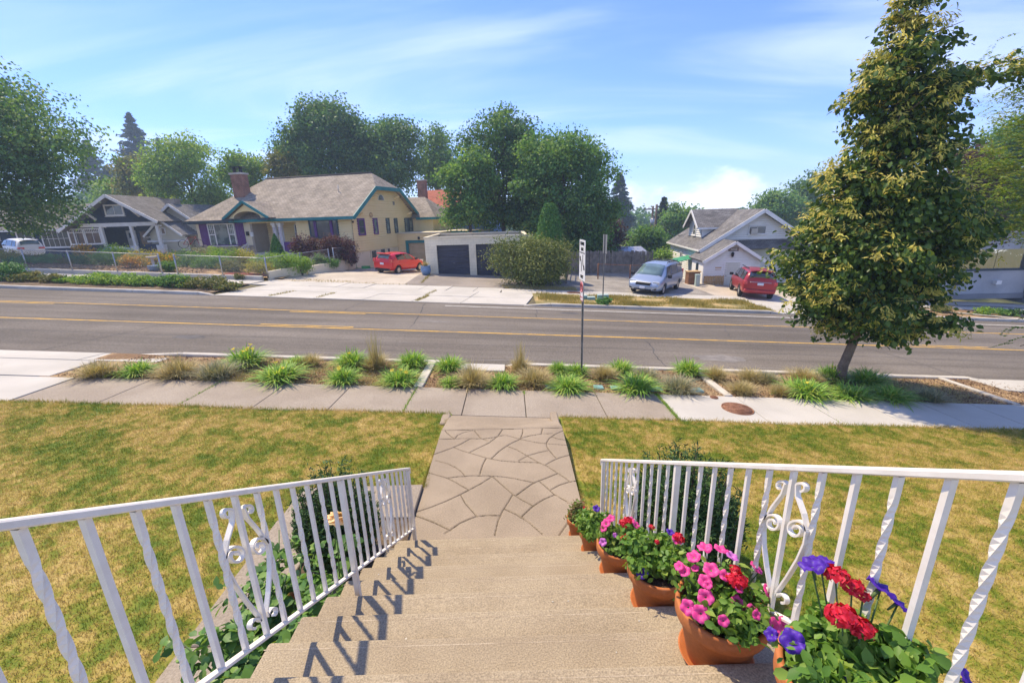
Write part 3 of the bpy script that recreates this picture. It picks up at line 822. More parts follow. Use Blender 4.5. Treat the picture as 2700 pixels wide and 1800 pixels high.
def auto_lobes(h0, h1, rx, ry, n, rg, cx=0, cy=0, small=.42):
    """lobes filling an egg-shaped crown between heights h0 and h1"""
    h1 = h1-.07*(h1-h0)
    out = [(cx, cy, (h0+h1)/2, rx*.72, ry*.72, (h1-h0)*.40)]
    for k in range(n):
        f = rg.uniform(.05, .95); z = h0+(h1-h0)*f
        w = math.sin(math.pi*min(1, max(.12, f*.86+.1)))**.6
        a = rg.uniform(0, 2*math.pi)
        q = rg.uniform(.5, .8)
        s = small*rg.uniform(.75, 1.2)
        out.append((cx+rx*w*q*math.cos(a), cy+ry*w*q*math.sin(a), z, rx*s, ry*s, min(rx, (h1-h0)/2)*s*.8))
    return out
def conifer(name, label, loc, h, r, n, pal, seed=1, needle=.5, group=None, skirt=.06, gap=.0):
    rg = np.random.default_rng(seed)
    t = thing(name, label, 'conifer tree', loc, group=group)
    nb = n//34
    f = rg.uniform(0, 1, nb)**.8
    lvl = f + rg.normal(size=nb)*.01
    lvl = np.clip(lvl, 0, 1)
    z0 = h*(skirt + (1-skirt)*lvl)
    a = rg.uniform(0, 2*math.pi, nb)
    ln = r*(1-lvl)**.9*rg.uniform(.35, 1.15, nb) + .2
    q = np.repeat(np.arange(nb), 34)
    s = rg.uniform(.12, 1, len(q))**.7
    x = np.cos(a[q])*ln[q]*s + rg.normal(size=len(q))*.09*ln[q]*s
    y = np.sin(a[q])*ln[q]*s + rg.normal(size=len(q))*.09*ln[q]*s
    z = z0[q] - .32*ln[q]*s + .12*ln[q]*s*s*1.6 - np.abs(rg.normal(size=len(q)))*.10*ln[q]
    P = np.stack([x, y, z], 1)
    ax = np.stack([np.cos(a[q]), np.sin(a[q]), -.5*np.ones(len(q))], 1)
    tone = rg.uniform(0, 1, nb)[q]*.7 + rg.uniform(0, .3, len(q))
    link('crown', leaf_mesh('crown', P, needle, rg, np.tile([0, 0, 1.0], (len(q), 1)), aspect=.34, attr=tone, axis=ax), PAL[pal], t)
    mb = MB(); mb.tube([(0,0,-.2),(0,0,h*.5),(0,0,h*.97)], [max(.12, h*.018), h*.010, .02], 8); mb.build('trunk', BARK, t)
    return t
def shrub(name, label, loc, rx, ry, h, n, leaf, pal, seed=1, cat='shrub', group=None, clump=None, aspect=.6, shape='dome', stems=True, per=18, rz=0):
    rg = np.random.default_rng(seed)
    t = thing(name, label, cat, loc, rz, group)
    if shape == 'cone':
        f = rg.uniform(0, 1, n)**.75; a = rg.uniform(0, 2*math.pi, n)
        r = (1-f)**.8*rg.uniform(.72, 1.05, n)*(np.minimum(1, .75+f*4))
        P = np.stack([rx*r*np.cos(a), ry*r*np.sin(a), .05+f*h*.97], 1)
        N = np.stack([np.cos(a), np.sin(a), np.full(n, .5)], 1); tone = rg.uniform(0, 1, n)
        me = leaf_mesh('foliage', P, leaf, rg, N, aspect=aspect, attr=tone, axis=np.tile([0,0,1.0], (n,1)))
    elif shape == 'column':
        f = rg.uniform(0, 1, n); a = rg.uniform(0, 2*math.pi, n)
        w = np.sqrt(np.clip(1-((f-.42)/.6)**2, 0, 1))
        r = w*rg.uniform(.7, 1.05, n)
        P = np.stack([rx*r*np.cos(a), ry*r*np.sin(a), .05+f*h], 1)
        N = np.stack([np.cos(a), np.sin(a), np.full(n, .4)], 1); tone = rg.uniform(0, 1, n)
        me = leaf_mesh('foliage', P, leaf, rg, N, aspect=aspect, attr=tone, axis=np.tile([0,0,1.0], (n,1)))
    else:
        lobes = [(0, 0, h*.5, rx*.8, ry*.8, h*.48)]
        for k in range(7):
            a = rg.uniform(0, 2*math.pi); q = rg.uniform(.35, .65)
            lobes.append((rx*q*math.cos(a), ry*q*math.sin(a), h*rg.uniform(.35, .72), rx*.42, ry*.42, h*.30))
        P, N, tone = lobe_points(lobes, n, rg, clump or min(rx, h)*.16, per, .75)
        P[:, 2] = np.maximum(P[:, 2], .02)
        me = leaf_mesh('foliage', P, leaf, rg, N, aspect=aspect, attr=np.clip(tone*.7+rg.uniform(0, .3, len(P)), 0, 1))
    link('foliage', me, PAL[pal], t)
    if stems:
        mb = MB()
        for k in range(5):
            a = rg.uniform(0, 2*math.pi)
            mb.tube([(0.02*k, 0, -.06), (rx*.3*math.cos(a), ry*.3*math.sin(a), h*.4), (rx*.55*math.cos(a), ry*.55*math.sin(a), h*.7)], [.03*h+.004, .02*h, .005], 5)
        mb.build('stem', BARK, t)
    return t
def blade_mesh(name, n, rg, h, spread, w, arch=.6, seg=3, lean=(.25, 1.0)):
    """tuft of arching blades from the origin"""
    a = rg.uniform(0, 2*math.pi, n); L = h*rg.uniform(.65, 1.25, n); k = rg.uniform(*lean, n)
    bx, by = rg.normal(size=n)*spread*.16, rg.normal(size=n)*spread*.16
    ts = np.linspace(0, 1, seg+1)
    V = np.empty((n, seg+1, 2, 3))
    for i, t in enumerate(ts):
        r = spread*k*(t**1.3)*rg.uniform(.97, 1.03, n)
        z = L*(t - arch*k*t*t*.62)
        ww = w*(1-.9*t**1.6)
        cx, cy = bx + r*np.cos(a), by + r*np.sin(a)
        V[:, i, 0] = np.stack([cx - ww*np.sin(a), cy + ww*np.cos(a), z], 1)
        V[:, i, 1] = np.stack([cx + ww*np.sin(a), cy - ww*np.cos(a), z], 1)
    idx = np.arange(n)[:, None]*(2*(seg+1))
    Fq = np.concatenate([idx + [2*i, 2*i+1, 2*i+3, 2*i+2] for i in range(seg)], 0)
    return np_mesh(name, V.reshape(-1, 3), Fq, {'rnd': np.repeat(rg.uniform(0, 1, n), 2*(seg+1))})
# ================================================================== RAILINGS AND FLOWER POTS ON THE STEPS
MT['rail'] = mat('white_rail_paint', (.82,.775,.69), (.74,.69,.60), 9, rough=.42, spec=.45, stain=((.50,.33,.18), 26, .66, .78, .55), space='object')
RS = .592
def ribbon(mb, pts, wx, th):
    """flat bar following pts (x, y, z), wide along x"""
    P = [Vector(p) for p in pts]; vs, fs = [], []
    for i, p in enumerate(P):
        d = (P[min(i+1, len(P)-1)]-P[max(i-1, 0)]).normalized()
        n = Vector((1, 0, 0)).cross(d).normalized()
        for a, b in ((-1,-1),(1,-1),(1,1),(-1,1)):
            vs.append(p + Vector((a*wx/2, 0, 0)) + n*(b*th/2))
    for i in range(len(P)-1):
        for k in range(4):
            k2 = (k+1) % 4
            fs.append((4*i+k, 4*i+k2, 4*i+4+k2, 4*i+4+k))
    n = len(P)*4
    fs += [(3,2,1,0), (n-4,n-3,n-2,n-1)]
    mb.raw(vs, fs)
def spiral(cx, cz, r0, r1, a0, a1, n=22):
    return [(cx + (r0+(r1-r0)*i/n)*math.cos(a0+(a1-a0)*i/n), cz + (r0+(r1-r0)*i/n)*math.sin(a0+(a1-a0)*i/n)) for i in range(n+1)]
def scroll_half(s):
    """one half of the wrought ornament in the (y, z) plane; s = +1 / -1"""
    low = spiral(s*.052, .085, .030, .014, math.pi if s > 0 else 0, (math.pi-s*4.6) if s > 0 else 4.6)
    arm = low[::-1] + [(s*.020, .11), (s*.055, .20), (s*.088, .30), (s*.104, .375), (s*.103, .42)]
    a0 = 0 if s > 0 else math.pi
    big = spiral(s*.058, .425, .046, .012, a0, a0 + s*3*math.pi, 34)
    arm += big
    upper = [(s*.104, .43), (s*.075, .50), (s*.035, .57)] + spiral(s*.048, .605, .028, .012, math.pi if s > 0 else 0, (math.pi - 4.6) if s > 0 else 4.6, 16)[2:]
    return arm, upper
TW_ME = None
def twisted_mesh(L, w):
    vs, fs = [], []
    n = 30
    for i in range(n+1):
        f = i/n; z = L*f
        tw = math.pi*3*max(0, min(1, (f-.12)/.76))
        for k in range(4):
            a = tw + math.pi/4 + k*math.pi/2
            vs.append((w*.66*math.cos(a), w*.66*math.sin(a), z))
    for i in range(n):
        for k in range(4):
            k2 = (k+1) % 4
            fs.append((4*i+k, 4*i+k2, 4*i+4+k2, 4*i+4+k))
    mb = MB(); mb.raw(vs, fs); return mb.mesh('twisted_baluster')
HB = .70
twm = twisted_mesh(HB, .0195)
mb = MB(); mb.box(-.0092,.0092,-.0092,.0092,0,HB); plm = mb.mesh('plain_baluster')
def railing(label, plan, ytop, zend, y_end, y_near, y_mid, orn):
    """plan(y) -> x; ztop(y) = zend + RS*(y_end - y)"""
    root = thing('stair_railing', label, 'railing', (0,0,0), group='railings along the front steps')
    zt = lambda y: zend + RS*(y_end-y)
    P = lambda y, dz=0: Vector((plan(y), y, zt(y)+dz))
    mb = MB(); mb.bar(P(y_end+.03, .012), P(y_near, .012), .046, .022)
    mb.bar(P(y_end+.028,.016), P(y_end+.034,-.045), .044, .012, up=(0,1,0))
    mb.build('top_rail', MT['rail'], root, bevel=.004)
    mb = MB(); mb.bar(P(y_end-.012, -HB-.006), P(y_near, -HB-.006), .028, .014); mb.build('bottom_rail', MT['rail'], root, bevel=.002)
    for y in (y_end, y_mid):
        k = max(0, math.ceil((3.8-y)/.30)) if y < 3.8 else 0
        foot = .17*k
        mb = MB(); x = plan(y); mb.box(x-.017,x+.017,y-.017,y+.017, foot-.02, zt(y)); mb.build('post', MT['rail'], root, bevel=.002)
    s1 = (y_end-y_mid)/12; s2 = .1268 if plan(1) > 0 else .131
    ybal = [y_end-k*s1 for k in range(1, 12)] + [y_mid-k*s2 for k in range(1, 17)]
    for k, y in enumerate(ybal):
        link('baluster', twm if k % 2 == 0 else plm, MT['rail'], root, loc=(plan(y), y, zt(y)-HB), rot=(0, 0, random.uniform(-.05, .05)))
    for yc in orn:
        mb = MB()
        for sg in (1, -1):
            for path in scroll_half(sg):
                ribbon(mb, [(plan(yc), yc+a*1.2, zt(yc)-HB+b*1.03-RS*a*1.2) for a, b in path], .020, .0085)
        mb.build('scroll_ornament', MT['rail'], root)
    return root
railing('white iron railing left of the steps, above the rose bush', lambda y: -1.1, 0, .935, 3.90, .30, 2.39, (3.90-.1258*6, 2.39-.131*7))
railing('white iron railing right of the steps, behind the flower pots', lambda y: .87+.1*(3.8-y), 0, 1.03, 3.80, .30, 2.39, (3.80-.1175*6, 2.39-.1268*7))

# ---------------------------------------------------------------- pots
MT['terracotta'] = mat('terracotta', (.40,.125,.035), (.46,.16,.05), 5, fine=(50,.1), rough=.72, bump=(60,.1,.003), stain=((.50,.27,.15), 7, .6, .78, .35), space='object')
MT['potsoil'] = mat('potting_soil', (.035,.024,.017), (.07,.05,.035), 30, fine=(80,.5), bump=(60,1,.01), rough=1, space='object')
MT['pink'] = mat('pink_petals', (.70,.045,.27), (.78,.10,.36), 60, rough=.5, trans=.25, space='object')
MT['lilac'] = mat('lilac_petals', (.55,.13,.55), (.66,.22,.62), 60, rough=.5, trans=.25, space='object')
MT['violet'] = mat('violet_petals', (.055,.014,.27), (.10,.03,.40), 60, rough=.5, trans=.2, space='object')
MT['red'] = mat('red_petals', (.50,.008,.018), (.68,.03,.07), 90, rough=.5, trans=.2, space='object')
MT['throat'] = mat('flower_throat', (.10,.02,.14), rough=.6)
MT['stemgreen'] = mat('green_stems', (.07,.13,.03), (.10,.16,.05), 20, rough=.6, space='object')
def petunia_mesh(seed):
    rg = np.random.default_rng(seed)
    n = 25; vs = [(0, 0, -.018)]; fs = []
    R = 1.0
    rings = ((.006, -.010), (.016, 0.0), (.030, .004), (.038, -.002))
    for r, z in rings:
        for k in range(n):
            t = 2*math.pi*k/n
            lobe = 1 - (.10 if r > .02 else .04)*(1-abs(math.cos(2.5*t)))*1.6
            vs.append((r*lobe*math.cos(t), r*lobe*math.sin(t), z + (rg.normal()*.0028 if r > .02 else 0) + (.004*math.cos(5*t) if r > .02 else 0)))
    for k in range(n):
        fs.append((0, 1+k, 1+(k+1) % n))
        for j in range(len(rings)-1):
            a = 1+j*n; b = a+n
            fs.append((a+k, b+k, b+(k+1) % n, a+(k+1) % n))
    mb = MB(); mb.raw(vs, fs, True); return mb.mesh('petunia_bloom')
PETS = [petunia_mesh(s) for s in range(3)]
def geranium_mesh(seed):
    rg = np.random.default_rng(seed)
    P = unit(rg.normal(size=(70, 3)))*np.array([.034,.034,.024])*rg.uniform(.75, 1.05, (70, 1)); P[:, 2] = np.abs(P[:, 2])*1.1
    return leaf_mesh('geranium_head', P, .023, rg, unit(P), aspect=.9, spread=.35, fold=.1)
GERS = [geranium_mesh(s) for s in range(3)]
tube_me = MB(); tube_me.tube([(0,0,-.05),(0,0,-.012)], [.003,.006], 6); tube_me = tube_me.mesh('flower_tube')
def pot(label, x, y, z, rim, h, fol, flowers, seed, leaf=.036, pal='petunia', fh=.20, fr=None, yaw=0):
    t = thing('flower_pot', label, 'flower pot', (x, y, z), yaw, group='flower pots down the steps')
    R = rim/2; rb = R*.66
    mb = MB()
    mb.lathe([(0,.010),(rb,.010),(rb*1.02,.02),(R*.90,h*.74),(R*.915,h*.75),(R*1.0,h*.765),(R*1.02,h*.80),(R*1.02,h*.97),(R*1.0,h),(R*.93,h),(R*.90,h*.96),(R*.86,h*.80)], 44)
    mb.build('pot', MT['terracotta'], t)
    mb = MB(); mb.lathe([(0,.001),(rb*1.12,.001),(rb*1.30,.03),(rb*1.24,.03),(rb*1.1,.008),(0,.008)], 40); mb.build('saucer', MT['terracotta'], t)
    rg = np.random.default_rng(seed)
    mb = MB(); mb.lathe([(R*.875,h*.86),(R*.5,h*.885),(.001,h*.9)], 24); mb.build('soil', MT['potsoil'], t)
    fr = fr or R*1.02
    lobes = [(0,0,h+fh*.22,fr*.72,fr*.72,fh*.42)]
    for k in range(9):
        a = rg.uniform(0, 2*math.pi); q = rg.uniform(.35, .85)
        lobes.append((fr*q*math.cos(a), fr*q*math.sin(a), h+fh*rg.uniform(.05,.62), fr*.34, fr*.34, fh*.30))
    P, N, tone = lobe_points(lobes, fol, rg, .028, 12, .6)
    link('foliage', leaf_mesh('foliage', P, leaf, rg, N, aspect=.62, spread=.6, attr=np.clip(tone*.6+rg.uniform(0,.4,len(P)),0,1), hi=True), PAL[pal], t)
    mb = MB()
    for k in range(12):
        a = rg.uniform(0, 2*math.pi); q = rg.uniform(.3,.9)
        mb.tube([(fr*.2*math.cos(a),fr*.2*math.sin(a),h*.86),(fr*.5*q*math.cos(a),fr*.5*q*math.sin(a),h+fh*.3),(fr*q*math.cos(a),fr*q*math.sin(a),h+fh*.5)], [.004,.003,.002], 5)
    for kind, col, fx, fy, fz, sc in flowers:
        e = Vector((fx*fr, fy*fr, h+fz*fh-.012)); b0 = Vector((fx*fr*.35, fy*fr*.35, h*.87))
        mb.tube([b0, b0.lerp(e, .55)+Vector((0, 0, .012)), e], [.0035, .003, .0025], 5)
    mb.build('stems', MT['stemgreen'], t)
    for kind, col, fx, fy, fz, sc in flowers:
        sc *= .82 if kind == 'p' else .68
        d = Vector((fx*.8, fy*.8 - .5, 1.0 if kind == 'p' else 2.0)).normalized()
        q = d.to_track_quat('Z', 'Y').to_euler()
        fl = link('petunia_flower' if kind == 'p' else 'geranium_flower', (PETS if kind == 'p' else GERS)[rg.integers(3)].copy(), MT[col], t, loc=(fx*fr, fy*fr, h+fz*fh), rot=q, scale=(sc, sc, sc))
        if kind == 'p':
            link('tube', tube_me, MT['stemgreen'], fl)
    return t
def ring_flowers(kind, col, n, rg, zlo=.45, zhi=.95, sc=(.8,1.1), a0=0, a1=6.28, rlo=.3, rhi=1.0):
    out = []
    for k in range(n):
        a = rg.uniform(a0, a1); q = rg.uniform(rlo, rhi)
        out.append((kind, col, q*math.cos(a), q*math.sin(a), rg.uniform(zlo, zhi), rg.uniform(*sc)))
    return out
rg = np.random.default_rng(5)
pot('terracotta pot of bronze-tinged seedlings, lowest and farthest, on the front walk', .67, 3.97, 0, .27, .25, 700,
    [('g','red',.35,-.1,.9,.7),('p','pink',.1,.3,.7,.4)], 1, leaf=.034, pal='bronzeleaf', fh=.14)
pot('terracotta pot with one large dark violet petunia, second from the bottom of the steps', .715, 3.36, .34, .30, .27, 1000,
    [('p','violet',.05,.1,1.25,1.15),('p','violet',-.55,-.25,.55,.6),('g','red',-.1,.5,.7,.5)], 2, fh=.16, leaf=.042)
pot('terracotta pot of bright pink petunias and red geraniums, third from the bottom', .775, 2.76, .68, .34, .29, 1300,
    [('p','pink',-.60,.15,1.05,1.2),('p','pink',-.35,.35,1.15,1.1),('p','pink',-.75,0,.9,1.0),('p','pink',.75,.2,.85,1.1),('p','pink',.6,.45,.95,1.0),('p','lilac',-.85,-.45,.5,1.0),('g','red',.15,.05,1.05,1.6),('g','red',.35,.15,1.1,1.5),('g','red',.2,-.4,.65,1.3),('g','red',.0,-.45,.6,1.2),('p','lilac',-.3,-.3,.75,.6)], 3, fh=.15, leaf=.04)
pot('terracotta pot of mostly green foliage with one violet bloom at its front', .85, 2.16, 1.02, .36, .30, 1900,
    [('p','violet',-.72,-.55,.30,1.15),('g','red',.62,.1,1.1,1.5),('p','pink',.55,.05,1.1,1.1),('p','violet',.45,.35,1.15,.9),('g','red',-.05,.15,.9,.7),('g','red',-.1,.6,1.15,.8)], 4, fh=.16, leaf=.040)
p5 = [('g','red',.28,-.05,.95,1.7),('g','red',.18,.0,.9,1.3),('g','red',.35,.25,1.0,1.0),('p','pink',-.95,-.35,.45,1.1),('p','pink',-.55,-.3,.75,1.15),('p','pink',-.45,.0,.95,1.0),('p','pink',-.2,.25,1.05,1.2),('p','pink',-.5,.55,1.2,1.1),('p','pink',-.15,.75,1.3,1.15),('p','pink',.25,.75,1.2,1.1),('p','lilac',.45,.6,1.1,1.0),('p','pink',.9,.35,.95,1.0),('p','pink',.05,.1,1.0,.9),('p','pink',.95,-.15,.65,1.15),('p','pink',1.1,-.05,.7,.9),('p','pink',.4,-.5,.45,1.0),('p','pink',.7,-.85,.35,1.35),('p','pink',.95,-.75,.3,1.1),('p','pink',-.75,-.55,.5,1.2),('p','pink',.15,-.35,.55,1.1),('p','pink',-.8,.3,.95,.9)]
pot('terracotta pot overflowing with pink petunias around a red geranium head', .915, 1.56, 1.36, .385, .31, 1500, p5 + ring_flowers('p','pink',8,rg,.5,1.1,(.6,.8)), 6, fh=.14, leaf=.042)
p6 = [('p','violet',-1.02,0.12,.75,1.15),('p','violet',-1.20,0.36,.6,.7),('p','violet',-0.30,0.90,1.55,1.3),('p','violet',-0.06,1.02,1.5,1.2),('g','red',0.00,0.72,1.45,1.5),('g','red',0.26,0.66,1.25,1.4),('g','red',0.42,0.60,1.1,.9),('g','red',-0.24,0.18,1.15,1.8),('g','red',-0.02,0.06,1.05,1.4),('p','violet',0.74,0.66,1.25,1.35),('p','violet',0.90,0.48,1.1,1.0),('p','violet',1.26,-0.42,.55,1.1),('p','violet',1.14,-0.78,.25,1.0),('p','violet',-0.54,-0.36,.6,.45)]
pot('terracotta pot with violet petunias and tall red geraniums, nearest and highest on the steps', 1.0, .97, 1.70, .40, .32, 2600, p6, 7, fh=.17, leaf=.042, fr=.188)
# ================================================================== LAWN, BED PLANTS, NEAR TREES
def lawn_colour_mat(name, alt=0.0):
    m = bpy.data.materials.new(name); m.use_nodes = True
    nt = m.node_tree; bs = nt.nodes['Principled BSDF']
    vec = nt.nodes.new('ShaderNodeNewGeometry').outputs['Position']
    n1 = _range(nt, _noise(nt, vec, .95, 5, .65), .36, .64); n2 = _range(nt, _noise(nt, vec, 6.0, 4, .65), .34, .66)
    a = nt.nodes.new('ShaderNodeAttribute'); a.attribute_name = 'rnd'
    def madd(x, k, y):
        n = nt.nodes.new('ShaderNodeMath'); n.operation = 'MULTIPLY_ADD'; n.inputs[1].default_value = k
        nt.links.new(x, n.inputs[0])
        if hasattr(y, 'is_output'): nt.links.new(y, n.inputs[2])
        else: n.inputs[2].default_value = y
        return n.outputs[0]
    v = madd(a.outputs['Fac'], .26, madd(n2, .34, madd(n1, .32, .07)))
    r = nt.nodes.new('ShaderNodeValToRGB'); e = r.color_ramp.elements
    for _ in range(3): e.new(.5)
    for el, (p, c) in zip(e, ((.16,(.125,.20,.017)),(.34,(.245,.27,.03)),(.51,(.43,.345,.075)),(.70,(.59,.44,.15)),(.95,(.66,.50,.21)))):
        el.position = p; el.color = (*c, 1)
    nt.links.new(v, r.inputs[0])
    nt.links.new(r.outputs[0], bs.inputs['Base Color'])
    bs.inputs['Roughness'].default_value = .7; bs.inputs['Specular IOR Level'].default_value = .2
    t = nt.nodes.new('ShaderNodeBsdfTranslucent'); mx = nt.nodes.new('ShaderNodeMixShader'); mx.inputs[0].default_value = .3
    nt.links.new(r.outputs[0], t.inputs[0]); nt.links.new(bs.outputs[0], mx.inputs[1]); nt.links.new(t.outputs[0], mx.inputs[2])
    nt.links.new(mx.outputs[0], nt.nodes['Material Output'].inputs[0])
    return m
LAWN_M = lawn_colour_mat('lawn_blades')
for _n in ('lawn_left', 'lawn_right'):
    bpy.data.objects[_n].data.materials[0] = LAWN_M
def blades(name, label, X, Y, Z, h, w, m, rg, lean=.5):
    n = len(X)
    a = rg.uniform(0, 2*math.pi, n); L = h*rg.uniform(.5, 1.3, n); l = lean*L*rg.uniform(.2, 1.4, n)
    b = rg.uniform(0, 2*math.pi, n)
    V = np.empty((n, 3, 3)); ww = w*rg.uniform(.6, 1.4, n)
    V[:, 0] = np.stack([X - ww*np.cos(b), Y - ww*np.sin(b), Z-.004], 1)
    V[:, 1] = np.stack([X + ww*np.cos(b), Y + ww*np.sin(b), Z-.004], 1)
    V[:, 2] = np.stack([X + l*np.cos(a), Y + l*np.sin(a), Z + np.sqrt(np.maximum(L*L-l*l*.7, (L*.25)**2))], 1)
    me = np_mesh(name, V.reshape(-1, 3), np.arange(n*3).reshape(-1, 3), {'rnd': np.repeat(rg.uniform(0, 1, n), 3)})
    return tag(link(name, me, m), label, 'grass', kind='stuff')
lz = np.vectorize(lawn_z)
def lawn_field(n, x0, x1, side, rg):
    y = rg.uniform(0, 1, n)**.85*(7.62-1.2)+1.2
    x = rg.uniform(x0, x1, n)
    keep = np.abs(x) < y*1.36+1.6
    if side < 0:
        keep &= (x < -1.19) & ~((x > -2.8) & (y < 4.97)) & (x > -9.9)
    else:
        keep &= (x > .76 + np.where(y < 3.85, .1*(3.85-y)+.3, 0)) & ~((x < .9) & (y > 6.9))
    keep &= ~((np.abs(x+.2) < 1.1) & (y > 3.7))
    return x[keep], y[keep]
rg = np.random.default_rng(21)
x, y = lawn_field(330000, -12.0, -1.1, -1, rg)
blades('lawn_grass', 'patchy half-dry lawn grass left of the front walk', x, y, lz(x, y), .042, .0034, LAWN_M, rg, .75)
x, y = lawn_field(330000, .7, 12.2, 1, rg)
blades('lawn_grass', 'patchy half-dry lawn grass right of the front walk', x, y, lz(x, y), .042, .0034, LAWN_M, rg, .75)
# longer fringe along walk and sidewalk
n = 9000
t = rg.uniform(0, 1, n)
fx = np.concatenate([-1.215+rg.normal(size=n//3)*.02, .80+rg.normal(size=n//3)*.02, rg.uniform(-9.3, 11, n//3)])
fy = np.concatenate([rg.uniform(4.95, 7.3, n//3), rg.uniform(3.9, 7.2, n//3), 7.60+rg.normal(size=n//3)*.03])
ok = ~((fx > -1.2) & (fx < .8) & (fy > 7.3))
fx, fy = fx[ok], fy[ok]
blades('edge_grass', 'longer unmown grass fringe along the walk and sidewalk edges', fx, fy, lz(fx, fy), .075, .004, LAWN_M, rg, .7)

# mulch, bark chips and dry litter in the planting strip
n = 26000
cx = rg.uniform(-10, 14.5, n); cy = rg.uniform(9.0, 10.76, n)
keep = ~((cx < -9.5) & (cy > 9.8))
cx, cy = cx[keep], cy[keep]; n = len(cx)
sz = np.vectorize(strip_z)
P = np.stack([cx, cy, sz(cx, cy)+rg.uniform(.004, .03, n)], 1)
tag(link('bark_chips', leaf_mesh('bark_chips', P, .055, rg, np.tile([0,0,1.], (n,1)), aspect=.4, spread=.5, fold=.05), PAL['chips']), 'brown bark chips and dry litter covering the kerbside planting strip', 'mulch', kind='stuff')
# golden straw under the street tree and tufts
n = 22000
k = rg.integers(0, 6, n)
cen = np.array([(-6.2,9.6,.7,.5),(-3.0,9.7,.6,.5),(10.0,9.8,.9,.45),(8.6,9.6,1.1,.4),(1.2,9.7,1.4,.5),(-5.0,9.9,1.6,.5)])
X = cen[k,0]+rg.normal(size=n)*cen[k,2]*.6; Y = np.clip(cen[k,1]+rg.normal(size=n)*cen[k,3], 9.0, 10.74)
blades('straw_litter', 'golden dry straw lying between the kerbside clumps', X, Y, sz(X, Y)+.005, .075, .006, PAL['straw'], rg, 1.15)

# ---------------------------------------------------------------- clumps in the planting strip
def on_strip(u, v):
    p = gnd(u/.8711, v/.8711, strip_z if False else zs); return p[0], min(10.62, max(9.12, p[1]))
ORD = ['first','second','third','fourth','fifth','sixth','seventh','eighth','ninth','tenth','eleventh','twelfth','thirteenth','fourteenth','fifteenth','sixteenth','seventeenth','eighteenth','nineteenth','twentieth']
rg = np.random.default_rng(33)
DAY = [blade_mesh('daylily_leaves', 380, rg, .62, .50, .013, 1.25, 4) for _ in range(3)]
FES = [blade_mesh('fescue_leaves', 800, rg, .46, .42, .0048, .75, 3, (.1, 1.0)) for _ in range(3)]
PLU = [blade_mesh('grass_plumes', 90, rg, .80, .30, .0045, .2, 3, (.1, .7)) for _ in range(2)]
MT['lily'] = mat('daylily_petals', (.78,.62,.06), (.85,.70,.12), 40, rough=.5, trans=.25, space='object')
def lily_mesh():
    mb = MB()
    for k in range(6):
        a = k*math.pi/3; c, s = math.cos(a), math.sin(a)
        w = .011 if k % 2 else .015
        pts = [(0,0,0),(.022,0,.030),(.050,0,.036)]
        mb.face([(0,0,0),(c*.022-s*w,s*.022+c*w,.028),(c*.055,s*.055,.032),(c*.022+s*w,s*.022-c*w,.028)])
    mb.tube([(0,0,-.05),(0,0,.002)], [.003,.006], 5)
    return mb.mesh('lily_bloom')
LILY = lily_mesh()
STALK = MB(); STALK.tube([(0,0,0),(.01,0,.25),(.0,0,.44)], [.004,.003,.003], 5); STALK = STALK.mesh('lily_stalk')
# kind, full-picture position (of the foot), width factor, height factor, flowers
CL = [('f',230,862,1.05,.85,0),('d',320,860,.75,.7,0),('f',412,862,1.15,.8,0),('f',497,866,1.05,.95,0),('d',567,838,.95,1.0,6),('d',645,873,1.05,.85,2),('d',682,838,.6,.55,0),('f',712,838,.75,.75,0),
 ('d',810,842,.9,1.0,1),('g',863,846,.8,1.0,0),('d',790,878,.72,.85,2),('d',922,880,.85,.85,3),('d',948,842,.8,.9,0),('d',1032,850,.75,.85,0),('d',1037,884,.5,.5,0),('f',1085,882,1.05,.85,0),('d',1155,887,.7,.75,0),
 ('f',1225,880,1.0,.95,0),('g',1195,852,.7,.85,0),('d',1283,856,.5,.7,0),('d',1325,858,.6,.6,0),('d',1305,893,.9,.7,0),('f',1386,870,.75,.85,0),('d',1427,858,.75,.85,0),('f',1482,872,.8,.75,0),('d',1463,898,.95,.85,2),
 ('f',1556,897,1.1,.85,0),('d',1580,860,.75,.9,0),('f',1642,868,.8,.75,0),('f',1702,902,.75,.75,0),('f',1722,872,.85,.7,0),('f',1762,878,.7,.7,0),('f',1790,906,.6,.65,0),('d',1850,908,1.05,.85,1),('f',1848,874,.95,.8,0),
 ('d',1908,874,.75,.9,1),('d',1988,882,1.0,.85,0),('d',1955,912,.9,.65,0),('d',2042,916,.95,.65,0),('f',2138,922,.85,.7,0)]
KN = {'d': ('daylily_clump', 'green strap-leaved daylily clump', 'daylily'), 'f': ('fescue_clump', 'fine grey-green fescue tuft', 'ornamental grass'), 'g': ('plume_grass', 'tall grass tuft with straw plumes', 'ornamental grass')}
items = []
for c in CL:
    x, y = on_strip(c[1], c[2]); items.append((x, y)+c)
rowname = lambda y: 'along the sidewalk edge' if y < 9.85 else 'along the kerb'
